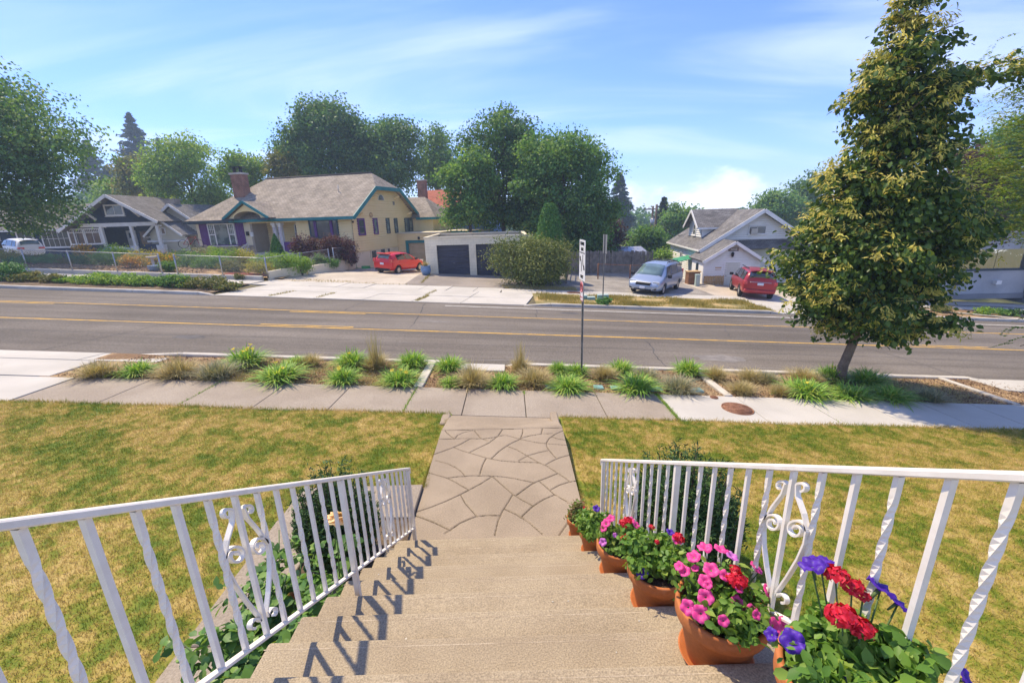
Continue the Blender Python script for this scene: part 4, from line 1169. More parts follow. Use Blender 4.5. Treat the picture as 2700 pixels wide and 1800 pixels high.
for kind in 'dfg':
    for row in ('along the sidewalk edge', 'along the kerb'):
        sel = sorted([i for i in items if i[2] == kind and rowname(i[1]) == row])
        for k, (x, y, _k, u, v, ws, hs, nf) in enumerate(sel):
            nm, lb, cat = KN[kind]
            extra = ' with yellow blooms' if nf > 1 else ''
            t = thing(nm, '%s%s, %s from the left %s' % (lb, extra, ORD[k], row), cat, (x, y, strip_z(x, y)), rg.uniform(0, 6.28), group={'d':'daylily clumps in the planting strip','f':'fescue tufts in the planting strip','g':'plumed grasses in the planting strip'}[kind])
            ws, hs = ws*1.5, hs*.88
            sc = (ws, ws, hs)
            if kind == 'd':
                link('leaves', DAY[k % 3], PAL['daylily'], t, scale=sc)
                for q in range(nf):
                    a = rg.uniform(0, 6.28); rr = rg.uniform(.03, .2)
                    st = link('flower_stalk', STALK, MT['stemgreen'], t, loc=(rr*math.cos(a), rr*math.sin(a), 0), scale=(1, 1, hs*rg.uniform(.95, 1.2)), rot=(rg.uniform(-.2,.2), rg.uniform(-.2,.2), 0))
                    link('flower', LILY, MT['lily'], st, loc=(0, 0, .44), rot=(rg.uniform(-.6,.6), rg.uniform(-.6,.6), a), scale=(1.2,1.2,1.2))
            else:
                tan = (k % 2 == 0)
                link('leaves', FES[k % 3], PAL['straw' if (kind == 'f' and u in (230,412,1085,1386,1702)) else 'fescue'], t, scale=sc)
                if kind == 'g' or u in (412, 1085):
                    link('plumes', PLU[k % 2], PAL['straw'], t, scale=(ws, ws, hs*(1.25 if kind == 'g' else .9)))
# weeds in the sidewalk joints
xs_, ys_ = [], []
for x0, dens in ((-6.36,260),(-2.12,300),(3.17,700),(.23,40),(6.4,40)):
    yy = rg.uniform(7.6, 8.98, dens)
    if x0 == .23: yy = rg.uniform(8.75, 8.95, dens)
    ys_.append(yy); xs_.append(x0+rg.normal(size=dens)*.018*(2.0 if x0 > 3 else 1))
X, Y = np.concatenate(xs_), np.concatenate(ys_)
blades('joint_weeds', 'thin green weeds growing in the sidewalk joints', X, Y, np.vectorize(zs)(X, Y)+.0, .05, .006, PAL['daylily'], rg, .9)
# teal plastic covers of the irrigation boxes
MT['teal_lid'] = mat('teal_plastic', (.17,.33,.31), (.24,.40,.37), 5, fine=(60,.1), rough=.6, space='object')
for k, (u, v, w, d) in enumerate(((1283,888,.62,.24),(1374,889,.22,.2),(1412,888,.24,.2),(1505,893,.3,.22),(1597,897,.34,.2))):
    x, y = on_strip(u, v); y = min(y, 9.3)
    t = thing('irrigation_box', 'teal plastic irrigation box lid flush with the mulch, %s from the left' % ORD[k], 'utility box', (x, y, zs(x, y)+.012), rg.uniform(-.1, .1), group='teal lids in the planting strip', tilt=(0, math.atan(.064)))
    mb = MB(); mb.box(-w/2, w/2, -d/2, d/2, -.05, .02); mb.build('box_rim', MT['teal_lid'], t, bevel=.01)
    mb = MB(); mb.box(-w/2+.025, w/2-.025, -d/2+.025, d/2-.025, .02, .026); mb.build('lid', MT['teal_lid'], t, bevel=.004)

# ---------------------------------------------------------------- young linden in the planting strip
rows = [(8.23,7.4,.5),(8.23,7.0,.62),(8.30,6.55,.85),(8.30,6.1,1.08),(8.38,5.6,1.22),(8.46,5.1,1.28),(8.44,4.55,1.32),(8.34,3.95,1.5),(8.35,3.4,1.7),(8.34,2.85,1.95),(8.26,2.3,2.2),(8.28,1.75,2.05),(8.50,1.2,1.72),(8.60,.75,1.35)]
def linden():
    rg = np.random.default_rng(77)
    bx, by, bz = 8.17, 10.16, zs(8.17, 10.16)-.03
    t = thing('linden_tree', 'young linden with golden bracts and a slanting trunk in the planting strip', 'tree', (bx, by, bz))
    lobes = []
    for cx, cz, r in rows:
        cx -= bx; cz -= bz; r *= rg.uniform(.74, .94)
        lobes.append((cx, 0, cz, r*.62, r*.60, .42))
        m = 4 if r < 1 else 7
        for k in range(m):
            a = 2*math.pi*(k+rg.uniform(-.35,.35))/m
            q = r*rg.uniform(.58, .80)
            s = r*rg.uniform(.26, .40)
            lobes.append((cx+q*math.cos(a), q*.92*math.sin(a), cz+rg.uniform(-.25,.25)-.10*r, s, s, s*.62))
    # arm reaching right, near the top
    for f in (0,.3,.6,.9,1.15): lobes.append((.9+f*1.9, -.1, 6.75+.22*f, .36, .3, .22))
    for q in ((1.9,-.3,4.0),(2.2,.1,3.55),(2.1,-.2,3.2)): lobes.append((*q, .5,.5,.42))
    P, N, tone = lobe_points(lobes, 42000, rg, .14, 22, .5, droop=.3)
    P = P[(P[:,2] > 1.0)]; n = len(P)
    a = np.clip(rg.uniform(0, 1, n)*.8+.1, 0, 1)
    N2 = rg.normal(size=(n,3))*.6+np.array([-.3,-.45,.75])
    link('crown', leaf_mesh('crown', P, .120, rg, N2, aspect=.66, spread=.5, fold=.3, attr=a, axis=unit(np.stack([P[:,0]*.5-.3, P[:,1]*.5-.2, np.full(n,-.75)],1))*1.3, hi=True), PAL['linden'], t)
    # hanging flower bracts, in bunches on the outer branch ends
    L = np.array(lobes); nb = 1100
    k = rg.choice(len(L), nb)
    d = unit(rg.normal(size=(nb,3))*np.array([1,.9,.55])+np.array([-.45,-.25,.25]))
    c = L[k,:3] + d*L[k,3:6]*rg.uniform(1.02, 1.28, (nb,1))
    q = np.repeat(np.arange(nb), 15)
    off = rg.normal(size=(len(q),3))*np.array([.07,.07,.04])
    P = c[q]+off; ok = P[:,2] > 1.05; P, q, off = P[ok], q[ok], off[ok]
    ax = unit(np.stack([off[:,0]*9+rg.normal(size=len(P))*.2, off[:,1]*9+rg.normal(size=len(P))*.2, np.full(len(P), -.75)], 1))
    tone = rg.uniform(0,1,nb)[q]*.6+rg.uniform(0,.4,len(P))
    link('flower_bracts', leaf_mesh('flower_bracts', P, .112, rg, d[q]*.6+np.array([0,-.3,.6]), aspect=.26, spread=.4, fold=.1, attr=tone, axis=ax*2), PAL['bract'], t)
    rgl = np.random.default_rng(3)
    mb = MB()
    pts = [(0,0,-.1),(.03,0,.5),(.14,0,1.0),(.24,0,1.5),(.26,0,2.3),(.22,0,3.6),(.16,0,5.2),(.1,0,6.8),(.06,0,8.1)]
    mb.tube(pts, [.125,.108,.10,.092,.08,.062,.042,.026,.01], 12)
    for f in np.linspace(.9, 6.9, 26):
        z = f+.6; a = rgl.uniform(0, 6.28); i = np.interp(z, [p[2] for p in pts], [p[0] for p in pts])
        Rr = np.interp(z+bz, [r[1] for r in rows[::-1]], [r[2] for r in rows[::-1]])*.8
        mb.tube([(i,0,z),(i+Rr*.5*math.cos(a),Rr*.5*math.sin(a),z+.28),(i+Rr*math.cos(a),Rr*math.sin(a),z+.38)], [.024,.014,.004], 6)
    mb.tube([(.12,0,6.4),(1.2,-.05,6.85),(2.2,-.1,7.05),(3.1,-.12,7.2)], [.03,.02,.012,.004], 6)
    mb.build('trunk', BARK2, t)
linden()

# locust whose limbs reach in from the right, trunk outside the picture
def locust():
    rg = np.random.default_rng(15)
    t = thing('locust_tree', 'feathery locust tree reaching in at the right edge of the street', 'tree', (17.2, 12.9-1.9, zs(17.2, 10.8)))
    ends = [at(2665,255,11.3), at(2600,420,12.0), at(2660,330,11.6), at(2690,480,11.0), at(2560,455,12.4), at(2700,560,11.2), at(2620,520,11.8), at(2690,170,11.0), at(2740,380,11.0), at(2780,250,11.2), at(2800,500,11.0), at(2690,912,8.0), at(2725,905,8.2), at(2640,600,12.2)]
    base = np.array([17.2, 11.0, zs(17.2, 10.8)])
    Ps, As, Ts = [], [], []
    mb = MB(); mb.tube([(0,0,-.1),(.05,0,2.2),(0,.1,4.5),(-.2,.1,7)], [.20,.17,.12,.05], 10)
    for e in ends:
        e = e - base
        s0 = Vector((0, 0.05, max(1.6, min(5.5, e[2]-.6)))); ev = Vector(e)
        mid = s0.lerp(ev, .5)+Vector((0,0,.35))
        mb.tube([s0, mid, ev], [.05,.03,.006], 6)
        for j in range(120 if e[2] > 3 else 20):
            f = rg.uniform(.35, 1.06)
            p0 = s0.lerp(mid, f*2) if f < .5 else mid.lerp(ev, f*2-1)
            a = rg.uniform(0, 6.28); dr = Vector((math.cos(a), math.sin(a), rg.uniform(-.55,.25))).normalized()
            Lr = rg.uniform(.25, .5); side = dr.cross(Vector((0,0,1))).normalized()
            o = Vector(rg.normal(size=3)*.24)
            for i in range(11):
                c = p0+o+dr*(Lr*(i+1)/11)-Vector((0,0,.10*(i/11)**2))
                for sg in (-1,1):
                    Ps.append(c+side*(sg*.035)); As.append(side*sg+dr*.4); Ts.append(rg.uniform(0,1))
    lb2 = [(*(e-base), .62, .5, .34) for e in ends if e[2] > 2.6] + [(*(e-base+np.array([.8,0,.1])), .8, .6, .45) for e in ends if e[2] > 2.6]
    P2, N2, t2 = lobe_points(lb2, 9000, rg, .13, 20, .4, droop=.2)
    Ps += [Vector(p) for p in P2]; As += [Vector((math.cos(i*2.4), math.sin(i*2.4), -.3)) for i in range(len(P2))]; Ts += list(t2)
    P = np.array([tuple(p) for p in Ps]); A = np.array([tuple(p) for p in As]); n = len(P)
    link('crown', leaf_mesh('crown', P, .078, rg, np.tile([0,0,1.],(n,1)), aspect=.42, spread=.35, fold=.1, attr=np.array(Ts), axis=A*3), PAL['locust'], t)
    mb.build('trunk', BARK, t)
locust()

# ---------------------------------------------------------------- shrubs beside the steps
def yew(label, x, y, z, r, h, n, seed):
    rg = np.random.default_rng(seed)
    t = thing('yew_shrub', label, 'shrub', (x, y, z), group='yews beside the steps')
    Ps, As = [], []
    ns = n//44
    a = rg.uniform(0, 6.28, ns); q = np.sqrt(rg.uniform(0, 1, ns))*r
    hh = h*(1-.40*(q/r)**2)*np.where(rg.uniform(size=ns) < .12, rg.uniform(.95, 1.15, ns), rg.uniform(.5, .88, ns))
    mb = MB()
    for k in range(ns):
        b = Vector((q[k]*math.cos(a[k])*.75, q[k]*math.sin(a[k])*.75, hh[k]*.30)); e = Vector((q[k]*math.cos(a[k]), q[k]*math.sin(a[k]), hh[k]))
        if k % 3 == 0: mb.tube([(b.x*.3, b.y*.3, -.03), b, e], [.012,.008,.002], 4, cap=False)
        for j in range(44):
            f = rg.uniform(0, 1); c = b.lerp(e, f); an = rg.uniform(0, 6.28)
            dv = Vector((math.cos(an), math.sin(an), .8))
            Ps.append(c+dv*.022+Vector(rg.normal(size=3)*.012)); As.append(dv)
    P = np.array([tuple(p) for p in Ps]); A = np.array([tuple(p) for p in As]); m = len(P)
    link('foliage', leaf_mesh('foliage', P, .055, rg, None, aspect=.26, attr=rg.uniform(0,1,m), axis=A*3), PAL['yew'], t)
    mb.build('stem', BARK, t)
yew('dark bushy yew behind the left railing, beside the rose bush', -1.80, 3.70, .03, .42, 1.06, 26000, 4)
yew('dark bushy yew behind the right railing', 1.62, 3.60, .02, .55, 1.2, 38000, 5)
def rose_bush():
    rg = np.random.default_rng(9)
    t = thing('rose_bush', 'leafy rose bush with cream and peach blooms beside the left railing', 'rose bush', (-1.65, 2.2, .035))
    mb = MB(); Ps, Ns = [], []
    tips = []
    for k in range(44):
        a = rg.uniform(0, 6.28); q = rg.uniform(.1, .6)
        e = Vector((min(.30, .50*q*2*math.cos(a)), 1.15*q*2*math.sin(a)*.85, rg.uniform(.55, 1.02)))
        b = Vector((rg.normal()*.08, rg.normal()*.35, -.02)); m = b.lerp(e, .55)+Vector((0,0,.10))
        mb.tube([b, m, e], [.009,.007,.004], 5); tips.append(e)
        for j in range(15):
            f = rg.uniform(.25, 1.0); c = (b.lerp(m, f*2) if f < .5 else m.lerp(e, f*2-1))
            an = rg.uniform(0, 6.28); dv = Vector((math.cos(an), math.sin(an), rg.uniform(-.1,.5)))
            for i in range(3):
                side = dv.cross(Vector((0,0,1)))
                for sg in ((-1,1) if i < 2 else (0,)):
                    Ps.append(c+dv*(.045+.04*i)+side*(.032*sg)); Ns.append(Vector((0,0,1))+dv*.3)
    P = np.array([tuple(p) for p in Ps]); N = np.array([tuple(p) for p in Ns])
    link('foliage', leaf_mesh('foliage', P, .078, rg, N, aspect=.7, spread=.45, fold=.2, hi=True), PAL['rose'], t)
    mb.build('canes', MT['stemgreen'], t)
    MT['cream_rose'] = mat('cream_petals', (.85,.66,.34), (.88,.58,.30), 30, rough=.5, trans=.25, space='object')
    MT['old_rose'] = mat('faded_petals', (.55,.25,.08), (.40,.16,.06), 30, rough=.6, trans=.2, space='object')
    def bloom(r):
        Pp = []; Nn = []
        for i in range(46):
            f = (i+1)/46; an = i*2.4; rr = r*math.sqrt(f)*.85
            Pp.append((rr*math.cos(an), rr*math.sin(an), r*.7*(1-f)+.0)); Nn.append((math.cos(an)*f*1.2, math.sin(an)*f*1.2, 1-f*.4))
        return leaf_mesh('rose_bloom', np.array(Pp), r*1.05, rg, np.array(Nn), aspect=1.0, spread=.15, fold=.35)
    for k, (px, py, pz, r, mk) in enumerate(((.28,.60,1.17,.075,'cream_rose'),(.02,.30,.78,.032,'old_rose'),(-.28,-.10,.86,.02,'old_rose'),(-.35,-.75,.62,.028,'old_rose'),(.25,-.25,.50,.024,'old_rose'),(.12,.9,.95,.02,'old_rose'))):
        f = link('rose_flower', bloom(r), MT[mk], t, loc=(px, py, pz), rot=(-.5, .2, 0))
        mbx = MB(); mbx.tube([(px-.05, py-.04, .4), (px-.02, py, pz*.8), (px, py, pz-.01)], [.006,.004,.003], 5); mbx.build('flower_stem', MT['stemgreen'], t)
rose_bush()

# pale fallen petals and grit on the treads
rg = np.random.default_rng(44)
n = 20; k = rg.integers(0, 9, n)
P = np.stack([rg.uniform(-1.15, .75, n), 3.8-.30*k-rg.uniform(.03, .27, n), .17*(k+1)+.003], 1)
tag(link('fallen_petals', leaf_mesh('fallen_petals', P, .013, rg, np.tile([0,0,1.],(n,1)), aspect=.8, spread=.15, fold=.05), MT['kerb']), 'tiny pale petals and grit lying on the treads', 'petals', kind='stuff')
# ================================================================== HOUSES ACROSS THE STREET
DIRS = {'front': (Vector((1,0,0)), Vector((0,-1,0))), 'right': (Vector((0,1,0)), Vector((1,0,0))), 'left': (Vector((0,-1,0)), Vector((-1,0,0))), 'back': (Vector((-1,0,0)), Vector((0,1,0)))}
Zu = Vector((0,0,1))
def obox(mb, c, d, w, h, n0, n1):
    """box on a wall: c = centre on the wall plane, spans w x h, from n0 to n1 along the outward normal"""
    r, n = DIRS[d]; c = Vector(c)
    v = [c + r*(a*w/2) + Zu*(b*h/2) + n*k for k in (n0, n1) for a, b in ((-1,-1),(1,-1),(1,1),(-1,1))]
    mb.raw(v, [(3,2,1,0),(4,5,6,7),(0,1,5,4),(1,2,6,5),(2,3,7,6),(3,0,4,7)])
def window(parent, c, d, w, h, fm, gm=None, nx=1, ny=2, fw=.09, sill=True, depth=.105, name='window', mw=.035):
    gm = gm or MT['glass']; r, n = DIRS[d]; c = Vector(c)
    mb = MB()
    obox(mb, c+r*(-w/2+fw/2), d, fw, h, -.02, depth); obox(mb, c+r*(w/2-fw/2), d, fw, h, -.02, depth)
    obox(mb, c+Zu*(h/2-fw/2), d, w-2*fw, fw, -.02, depth+.004); obox(mb, c-Zu*(h/2-fw/2), d, w-2*fw, fw, -.02, depth+.004)
    if sill: obox(mb, c-Zu*(h/2+.03), d, w+.12, .05, -.02, depth+.05)
    f = mb.build(name, fm, parent)
    iw, ih = w-2*fw, h-2*fw
    mb = MB(); obox(mb, c, d, iw+.01, ih+.01, -.01, .070); mb.build('pane', gm, f)
    for i in range(1, nx): mb = MB(); obox(mb, c+r*(-iw/2+iw*i/nx), d, mw, ih, .070, .086); mb.build('muntin', fm, f)
    for j in range(1, ny): mb = MB(); obox(mb, c+Zu*(-ih/2+ih*j/ny), d, iw, mw, .070, .089); mb.build('muntin', fm, f)
    return f
def siding(name, m, parent, d, plane, u0, u1, z0, z1, step=.19, lo=None, hi=None, proud=.062):
    """lapped boards as one continuous sheet; u runs along the wall, lo/hi(z) clip the ends"""
    r, n = DIRS[d]; V, Fq = [], []
    org = n*plane
    zz = z0; i = 0
    while zz < z1-1e-4:
        zt = min(zz+step, z1)
        g_ = min(.035, (zt-zz)*.3)
        for z, k in ((zz, -.05), (zz+g_, -.05), (zz+g_, proud), (zt, .0)):
            a = max(u0, lo(z)) if lo else u0; b = min(u1, hi(z)) if hi else u1
            if b < a: a = b = (a+b)/2
            for u in (a, b): V.append(org + r*u + Zu*z + n*k)
        if i: Fq.append((8*i-2, 8*i-1, 8*i+1, 8*i))
        Fq += [(8*i+q, 8*i+q+1, 8*i+q+3, 8*i+q+2) for q in (0, 2, 4)]; zz = zt; i += 1
    mb = MB(); mb.raw(V, Fq); return mb.build(name, m, parent)
def roof_uv(pts, along):
    """uv in metres: u along the eave, v up the slope"""
    a = Vector(along).normalized(); P = [Vector(p) for p in pts]
    n = (P[1]-P[0]).cross(P[2]-P[0]).normalized(); b = n.cross(a)
    return [(p.dot(a), p.dot(b)) for p in P]
def roof_slope(parent, pts, along, m, th=.10, name='roof_slope'):
    mb = MB(); P = [Vector(p) for p in pts]
    n = (P[1]-P[0]).cross(P[2]-P[0])
    if n.z < 0: P = P[::-1]
    mb.plate(P, th, roof_uv(P, along)); return mb.build(name, m, parent)
MT['shingle'] = brick_mat('tan_shingles', (.25,.21,.16), (.34,.29,.225), (.13,.11,.085), .30, .16, .012, noise=.22, bump=.5)
MT['shingle_dark'] = brick_mat('grey_shingles', (.13,.118,.105), (.20,.185,.165), (.07,.065,.06), .30, .16, .012, noise=.25, bump=.5)
MT['shingle_grey'] = brick_mat('brown_grey_shingles', (.135,.13,.125), (.205,.195,.185), (.08,.076,.072), .30, .16, .012, noise=.25, bump=.5)
MT['shingle_red'] = brick_mat('red_shingles', (.33,.095,.055), (.42,.14,.08), (.22,.06,.04), .30, .16, .012, noise=.2, bump=.5)
MT['brick'] = brick_mat('red_brick', (.30,.105,.055), (.22,.075,.045), (.30,.25,.20), .22, .075, .012, noise=.3, bump=.6)
MT['block'] = brick_mat('painted_block', (.80,.70,.50), (.82,.72,.52), (.68,.59,.42), .40, .20, .010, noise=.10, bump=.25)
MT['cream'] = mat('cream_siding', (.82,.65,.32), (.85,.68,.36), 1.0, rough=.75, stain=((.52,.40,.21), .7, .55, .8, .4))
MT['cream2'] = mat('pale_cream_stucco', (.66,.58,.40), (.70,.62,.45), 1.0, rough=.85, fine=(20,.05), stain=((.46,.40,.28), .6, .55, .8, .5))
MT['teal'] = mat('teal_trim', (.02,.17,.18), (.03,.21,.215), 2, rough=.55)
MT['purple'] = mat('purple_paint', (.105,.035,.16), (.13,.05,.19), 3, rough=.55)
MT['dark_teal'] = mat('dark_slate_trim', (.035,.055,.07), (.05,.075,.09), 3, rough=.6)
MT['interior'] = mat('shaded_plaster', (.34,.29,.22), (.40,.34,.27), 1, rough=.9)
MT['tan_door'] = mat('tan_door_paint', (.52,.40,.24), (.56,.44,.28), 1.5, rough=.6)
MT['dark_door'] = mat('slate_door_paint', (.045,.045,.062), (.06,.06,.08), 2, rough=.55)
MT['navy'] = mat('navy_shingle_siding', (.016,.030,.062), (.026,.045,.082), 4, rough=.8)
MT['white_side'] = mat('white_siding', (.80,.785,.73), (.84,.825,.77), 1.0, rough=.7, stain=((.50,.48,.43), .8, .55, .8, .35))
MT['wood'] = mat('weathered_boards', (.17,.145,.12), (.26,.225,.185), 3, fine=(30,.2), rough=.95)
MT['new_wood'] = mat('pallet_wood', (.40,.26,.12), (.52,.36,.18), 3, fine=(30,.2), rough=.9)

# ---------------------------------------------------------------- yellow bungalow
H = thing('yellow_house', 'cream yellow bungalow with tan clipped-gable roof, teal trim and purple shutters', 'house', (-11.9, 34.4, 0), rad(-15))
EV, RG, OH = 3.60, 7.10, .5
sl = (RG-EV)/(5+OH)
zr = lambda ly: EV + sl*(min(ly, 10-ly)+OH)
CZc = 5.85; cd = (RG-CZc)/sl
f = roof_slope(H, [(-15.6,-OH,EV),(.55,-OH,EV),(.55,5-cd,CZc),(-.86,5,RG),(-11.6,5,RG)], (1,0,0), MT['shingle'])
roof_slope(H, [(.55,10+OH,EV),(-15.6,10+OH,EV),(-11.6,5,RG),(-.86,5,RG),(.55,5+cd,CZc)], (1,0,0), MT['shingle'])
roof_slope(H, [(-15.6,10+OH,EV),(-15.6,-OH,EV),(-11.6,5,RG)], (0,1,0), MT['shingle'])
roof_slope(H, [(.55,5-cd,CZc),(.55,5+cd,CZc),(-.86,5,RG)], (0,1,0), MT['shingle'])
mb = MB(); mb.tube([(-11.6,5,RG+.03),(-.86,5,RG+.03)], .07, 6); mb.build('ridge_cap', MT['shingle'], f)
mb = MB(); mb.tube([(-2.6,2.6,zr(2.6)-.05),(-2.6,2.6,zr(2.6)+.55)], .035, 6); mb.build('vent_pipe', MT['kerb'], f)
# walls
g = lambda z: max(0.0, (z-EV)/sl - OH)
glo = lambda z: g(z) if z > 3.45 else 0; ghi = lambda z: 10-g(z) if z > 3.45 else 10
siding('gable_wall', MT['cream'], H, 'right', 0, 0, 10, .95, 5.95, .19, glo, ghi)
mb = MB(); mb.box(-.25, -.005, .02, 9.98, -1.2, .95); mb.build('foundation', MT['cream2'], H)
mb = MB(); obox(mb, (0,5,.93), 'right', 10, .05, -.01, .05); mb.build('water_table', MT['cream'], H)
siding('front_wall', MT['cream'], H, 'front', 0, -5.0, 0, .95, 3.5)
siding('front_wall', MT['cream'], H, 'front', -1.6, -9.3, -5.0, .95, 3.5)
mb = MB(); mb.box(-15, -9.45, 0, .3, 1.58, 3.5); mb.build('front_wall', MT['cream2'], H)
mb = MB(); mb.box(-15.03, -9.42, -.03, .27, -.3, 1.58); mb.build('brick_base', MT['brick'], H)
mb = MB(); mb.box(-5.03, -.02, .02, .3, -1, .95); mb.build('foundation', MT['cream2'], H)
mb = MB(); mb.box(-14.98, -14.7, .31, 10, 0, 3.5); mb.build('side_wall', MT['cream2'], H)
mb = MB(); mb.box(-14.7, -.3, 9.7, 9.95, 0, 3.5); mb.build('back_wall', MT['cream2'], H)
mb = MB(); mb.box(-9.45, -9.25, .0, 1.75, .9, 3.5); mb.build('porch_wall', MT['interior'], H)
mb = MB(); mb.box(-9.25, -5.02, 1.65, 1.85, .9, 3.5); mb.build('porch_wall', MT['interior'], H)
mb = MB(); mb.box(-5.04, -4.9, 0.03, 1.75, .9, 3.5); mb.build('porch_wall', MT['cream2'], H)
mb = MB(); mb.box(-9.4, -5.05, -.25, 1.7, .6, .98); mb.build('porch_floor', MT['kerb'], H)
mb = MB(); mb.box(-14.9, -.1, .05, 9.9, 3.42, 3.46); mb.build('ceiling_board', MT['cream2'], H)
mb = MB(); mb.box(-6.5, -5.05, -.02, .12, .5, 1.80); mb.build('porch_panel', MT['purple'], H)
mb = MB(); mb.box(-9.5, -5, -.02, .2, 3.30, 3.55); mb.build('porch_beam', MT['cream'], H)
for x in (-7.1, -6.55):                       # paired tapering white porch posts with purple stripes
    mb = MB(); mb.bar((x, .05, 1.0), (x, .05, 3.1), .26); mb.box(x-.2, x+.2, -.13, .23, 3.1, 3.3)
    p = mb.build('porch_post', MT['white_trim'], H)
    mb = MB()
    for k in (-.06, .06): mb.box(x+k-.018, x+k+.018, -.086, -.082, 1.1, 2.95)
    mb.build('post_stripe', MT['purple'], p)
# eaves: teal fascia and gutters
def fascia(p0, p1, m, h=.22, w=.07): MBx = MB(); MBx.bar(p0, p1, w, h); return MBx.build('fascia', m, H)
fascia((-10.9,-OH-.03,EV-.09), (.57,-OH-.03,EV-.09), MT['teal'])
fascia((-15.63,-OH-.03,EV-.09), (-10.9,-OH-.03,EV-.09), MT['dark_teal'])
fascia((-15.63,-OH,EV-.09), (-15.63,10+OH,EV-.09), MT['dark_teal'])
for s, (y0, z0, y1, z1) in enumerate(((-OH,EV,5-cd,CZc),(10+OH,EV,5+cd,CZc))):
    fascia((.58,y0,z0-.10), (.58,y1,z1-.10), MT['teal'], .30, .06)
fascia((.58,5-cd-.05,CZc-.10), (.58,5+cd+.05,CZc-.10), MT['teal'], .30, .064)
for yk, zk in ((1.0,3.45),(9.0,3.45),(3.2,4.8),(6.8,4.8)):
    mb = MB(); mb.bar((0,yk,zk+.25), (.5,yk,zk+.42), .08, .12); mb.build('eave_bracket', MT['cream'], H)
for k in range(16):
    x = -15.2+k*.36
    mb = MB(); mb.box(x-.03, x+.03, -OH+.02, 0, 3.36, 3.47); mb.build('rafter_end', MT['dark_teal'], H)
# porch gable with its arched opening
gx0, gx1, gz0, gzt = -10.86, -6.47, 3.72, 4.98; gm = (gx0+gx1)/2
arch = [(gm+1.30*math.cos(a), gz0-.02+.52*math.sin(a)) for a in np.linspace(0, math.pi, 17)]
mb = MB()
yf = -.92
outer = [(gx0+.35, gz0),(gm, gzt-.22),(gx1-.35, gz0)]
top = [(gx0+.35+(gm-gx0-.35)*t/8, gz0+(gzt-.22-gz0)*t/8) for t in range(9)] + [(gm+(gx1-.35-gm)*t/8, gzt-.22+(gz0-gzt+.22)*t/8) for t in range(1,9)]
arch_l = arch[::-1]
for (a, b, c, d) in zip(top[:-1], top[1:], arch_l[:-1], arch_l[1:]):
    mb.raw([(a[0],yf,a[1]),(b[0],yf,b[1]),(d[0],yf,d[1]),(c[0],yf,c[1])], [(0,3,2,1)])
pg = mb.build('porch_gable', MT['cream'], H)
mb = MB()
for (a, b) in zip(arch[:-1], arch[1:]):
    mb.raw([(a[0],yf,a[1]),(b[0],yf,b[1]),(b[0],.3,b[1]),(a[0],.3,a[1])], [(0,1,2,3)])
mb.build('barrel_vault', MT['interior'], pg)
back = 2.3
roof_slope(H, [(gx0,-1.1,gz0),(gm,-1.1,gzt),(gm,back,gzt),(gx0,.15,gz0)], (0,1,0), MT['shingle'], .09)
roof_slope(H, [(gx1,-1.1,gz0),(gm,-1.1,gzt),(gm,back,gzt),(gx1,.15,gz0)], (0,1,0), MT['shingle'], .09)
for x0 in (gx0, gx1):
    fascia((x0,-1.13,gz0-.05), (gm,-1.13,gzt-.05), MT['teal'], .20, .06)
fascia((gx0,-1.09,gz0-.12), (gx0+.95,-1.09,gz0-.12), MT['dark_teal'], .14, .25); fascia((gx1-.95,-1.09,gz0-.12), (gx1,-1.09,gz0-.12), MT['dark_teal'], .14, .25)
# windows
pic = window(H, (-12.35,0,2.47), 'front', 2.75, 1.80, MT['white_trim'], MT['glass_curtain'], 1, 1, .08)
def bar_on(par, c, w, h, n0, n1, m, nm='muntin'):
    mb = MB(); obox(mb, c, 'front', w, h, n0, n1); return mb.build(nm, m, par)
for x in (-13.05, -11.62): bar_on(pic, (x,0,2.47), .09, 1.66, .070, .095, MT['white_trim'])
for x0, x1 in ((-13.64,-13.09),(-11.58,-11.05)):
    bar_on(pic, ((x0+x1)/2,0,2.47), x1-x0, .07, .070, .093, MT['white_trim'])
    for q in (1,2): bar_on(pic, (x0+(x1-x0)*q/3,0,2.9), .025, .78, .070, .085, MT['white_trim'])
    bar_on(pic, ((x0+x1)/2,0,2.9), x1-x0, .025, .070, .088, MT['white_trim'])
mb = MB(); obox(mb, (-12.35,0,1.60), 'front', 3.6, .10, 0, .12); mb.build('window_sill', MT['purple'], H)
def shutter(x0, x1):
    s = (x1-x0)/5; r = None
    for k in range(5):
        xa, xb = x0+k*s+.012, x0+(k+1)*s-.012
        t = abs((k-2)/2.5); z1 = 3.36+.10*(1-t*t)
        mb = MB(); mb.box(xa, xb, -.075, -.03, 1.65, z1)
        o = mb.build('shutter' if k == 0 else 'shutter_board', MT['purple'], H if k == 0 else r)
        if k == 0: r = o
shutter(-14.62,-13.78); shutter(-10.9,-10.06)
bw = window(H, (-2.48,0,2.75), 'front', 2.6, 1.40, MT['dark_teal'], MT['glass'], 1, 1, .12, depth=.10)
for x in (-3.2,-1.76): bar_on(bw, (x,0,2.75), .22, 1.2, .070, .13, MT['purple'], 'mullion')
window(H, (-5.9,-1.6+3.2,2.5), 'front', 1.2, 1.3, MT['white_trim'], MT['glass'], 1, 2)
dr = MB(); dr.box(-8.75,-7.95,1.60,1.64,.98,2.95); d_ = dr.build('door', MT['dark_door'], H)
mb = MB(); mb.box(-8.05,-8.01,1.55,1.60,1.9,1.98); mb.build('handle', MT['metal'], d_)
mb = MB(); mb.tube([(-8.35+.22*math.cos(a),1.56,2.55+.22*math.sin(a)) for a in np.linspace(0,6.283,18)], .05, 6, cap=False); mb.build('door_wreath', MT['wood'], H)
mb = MB(); mb.box(-9.15,-8.9,-.10,.0,2.27,2.62); mb.build('mailbox', MT['white_trim'], H, loc=(-.3,-.02,0))
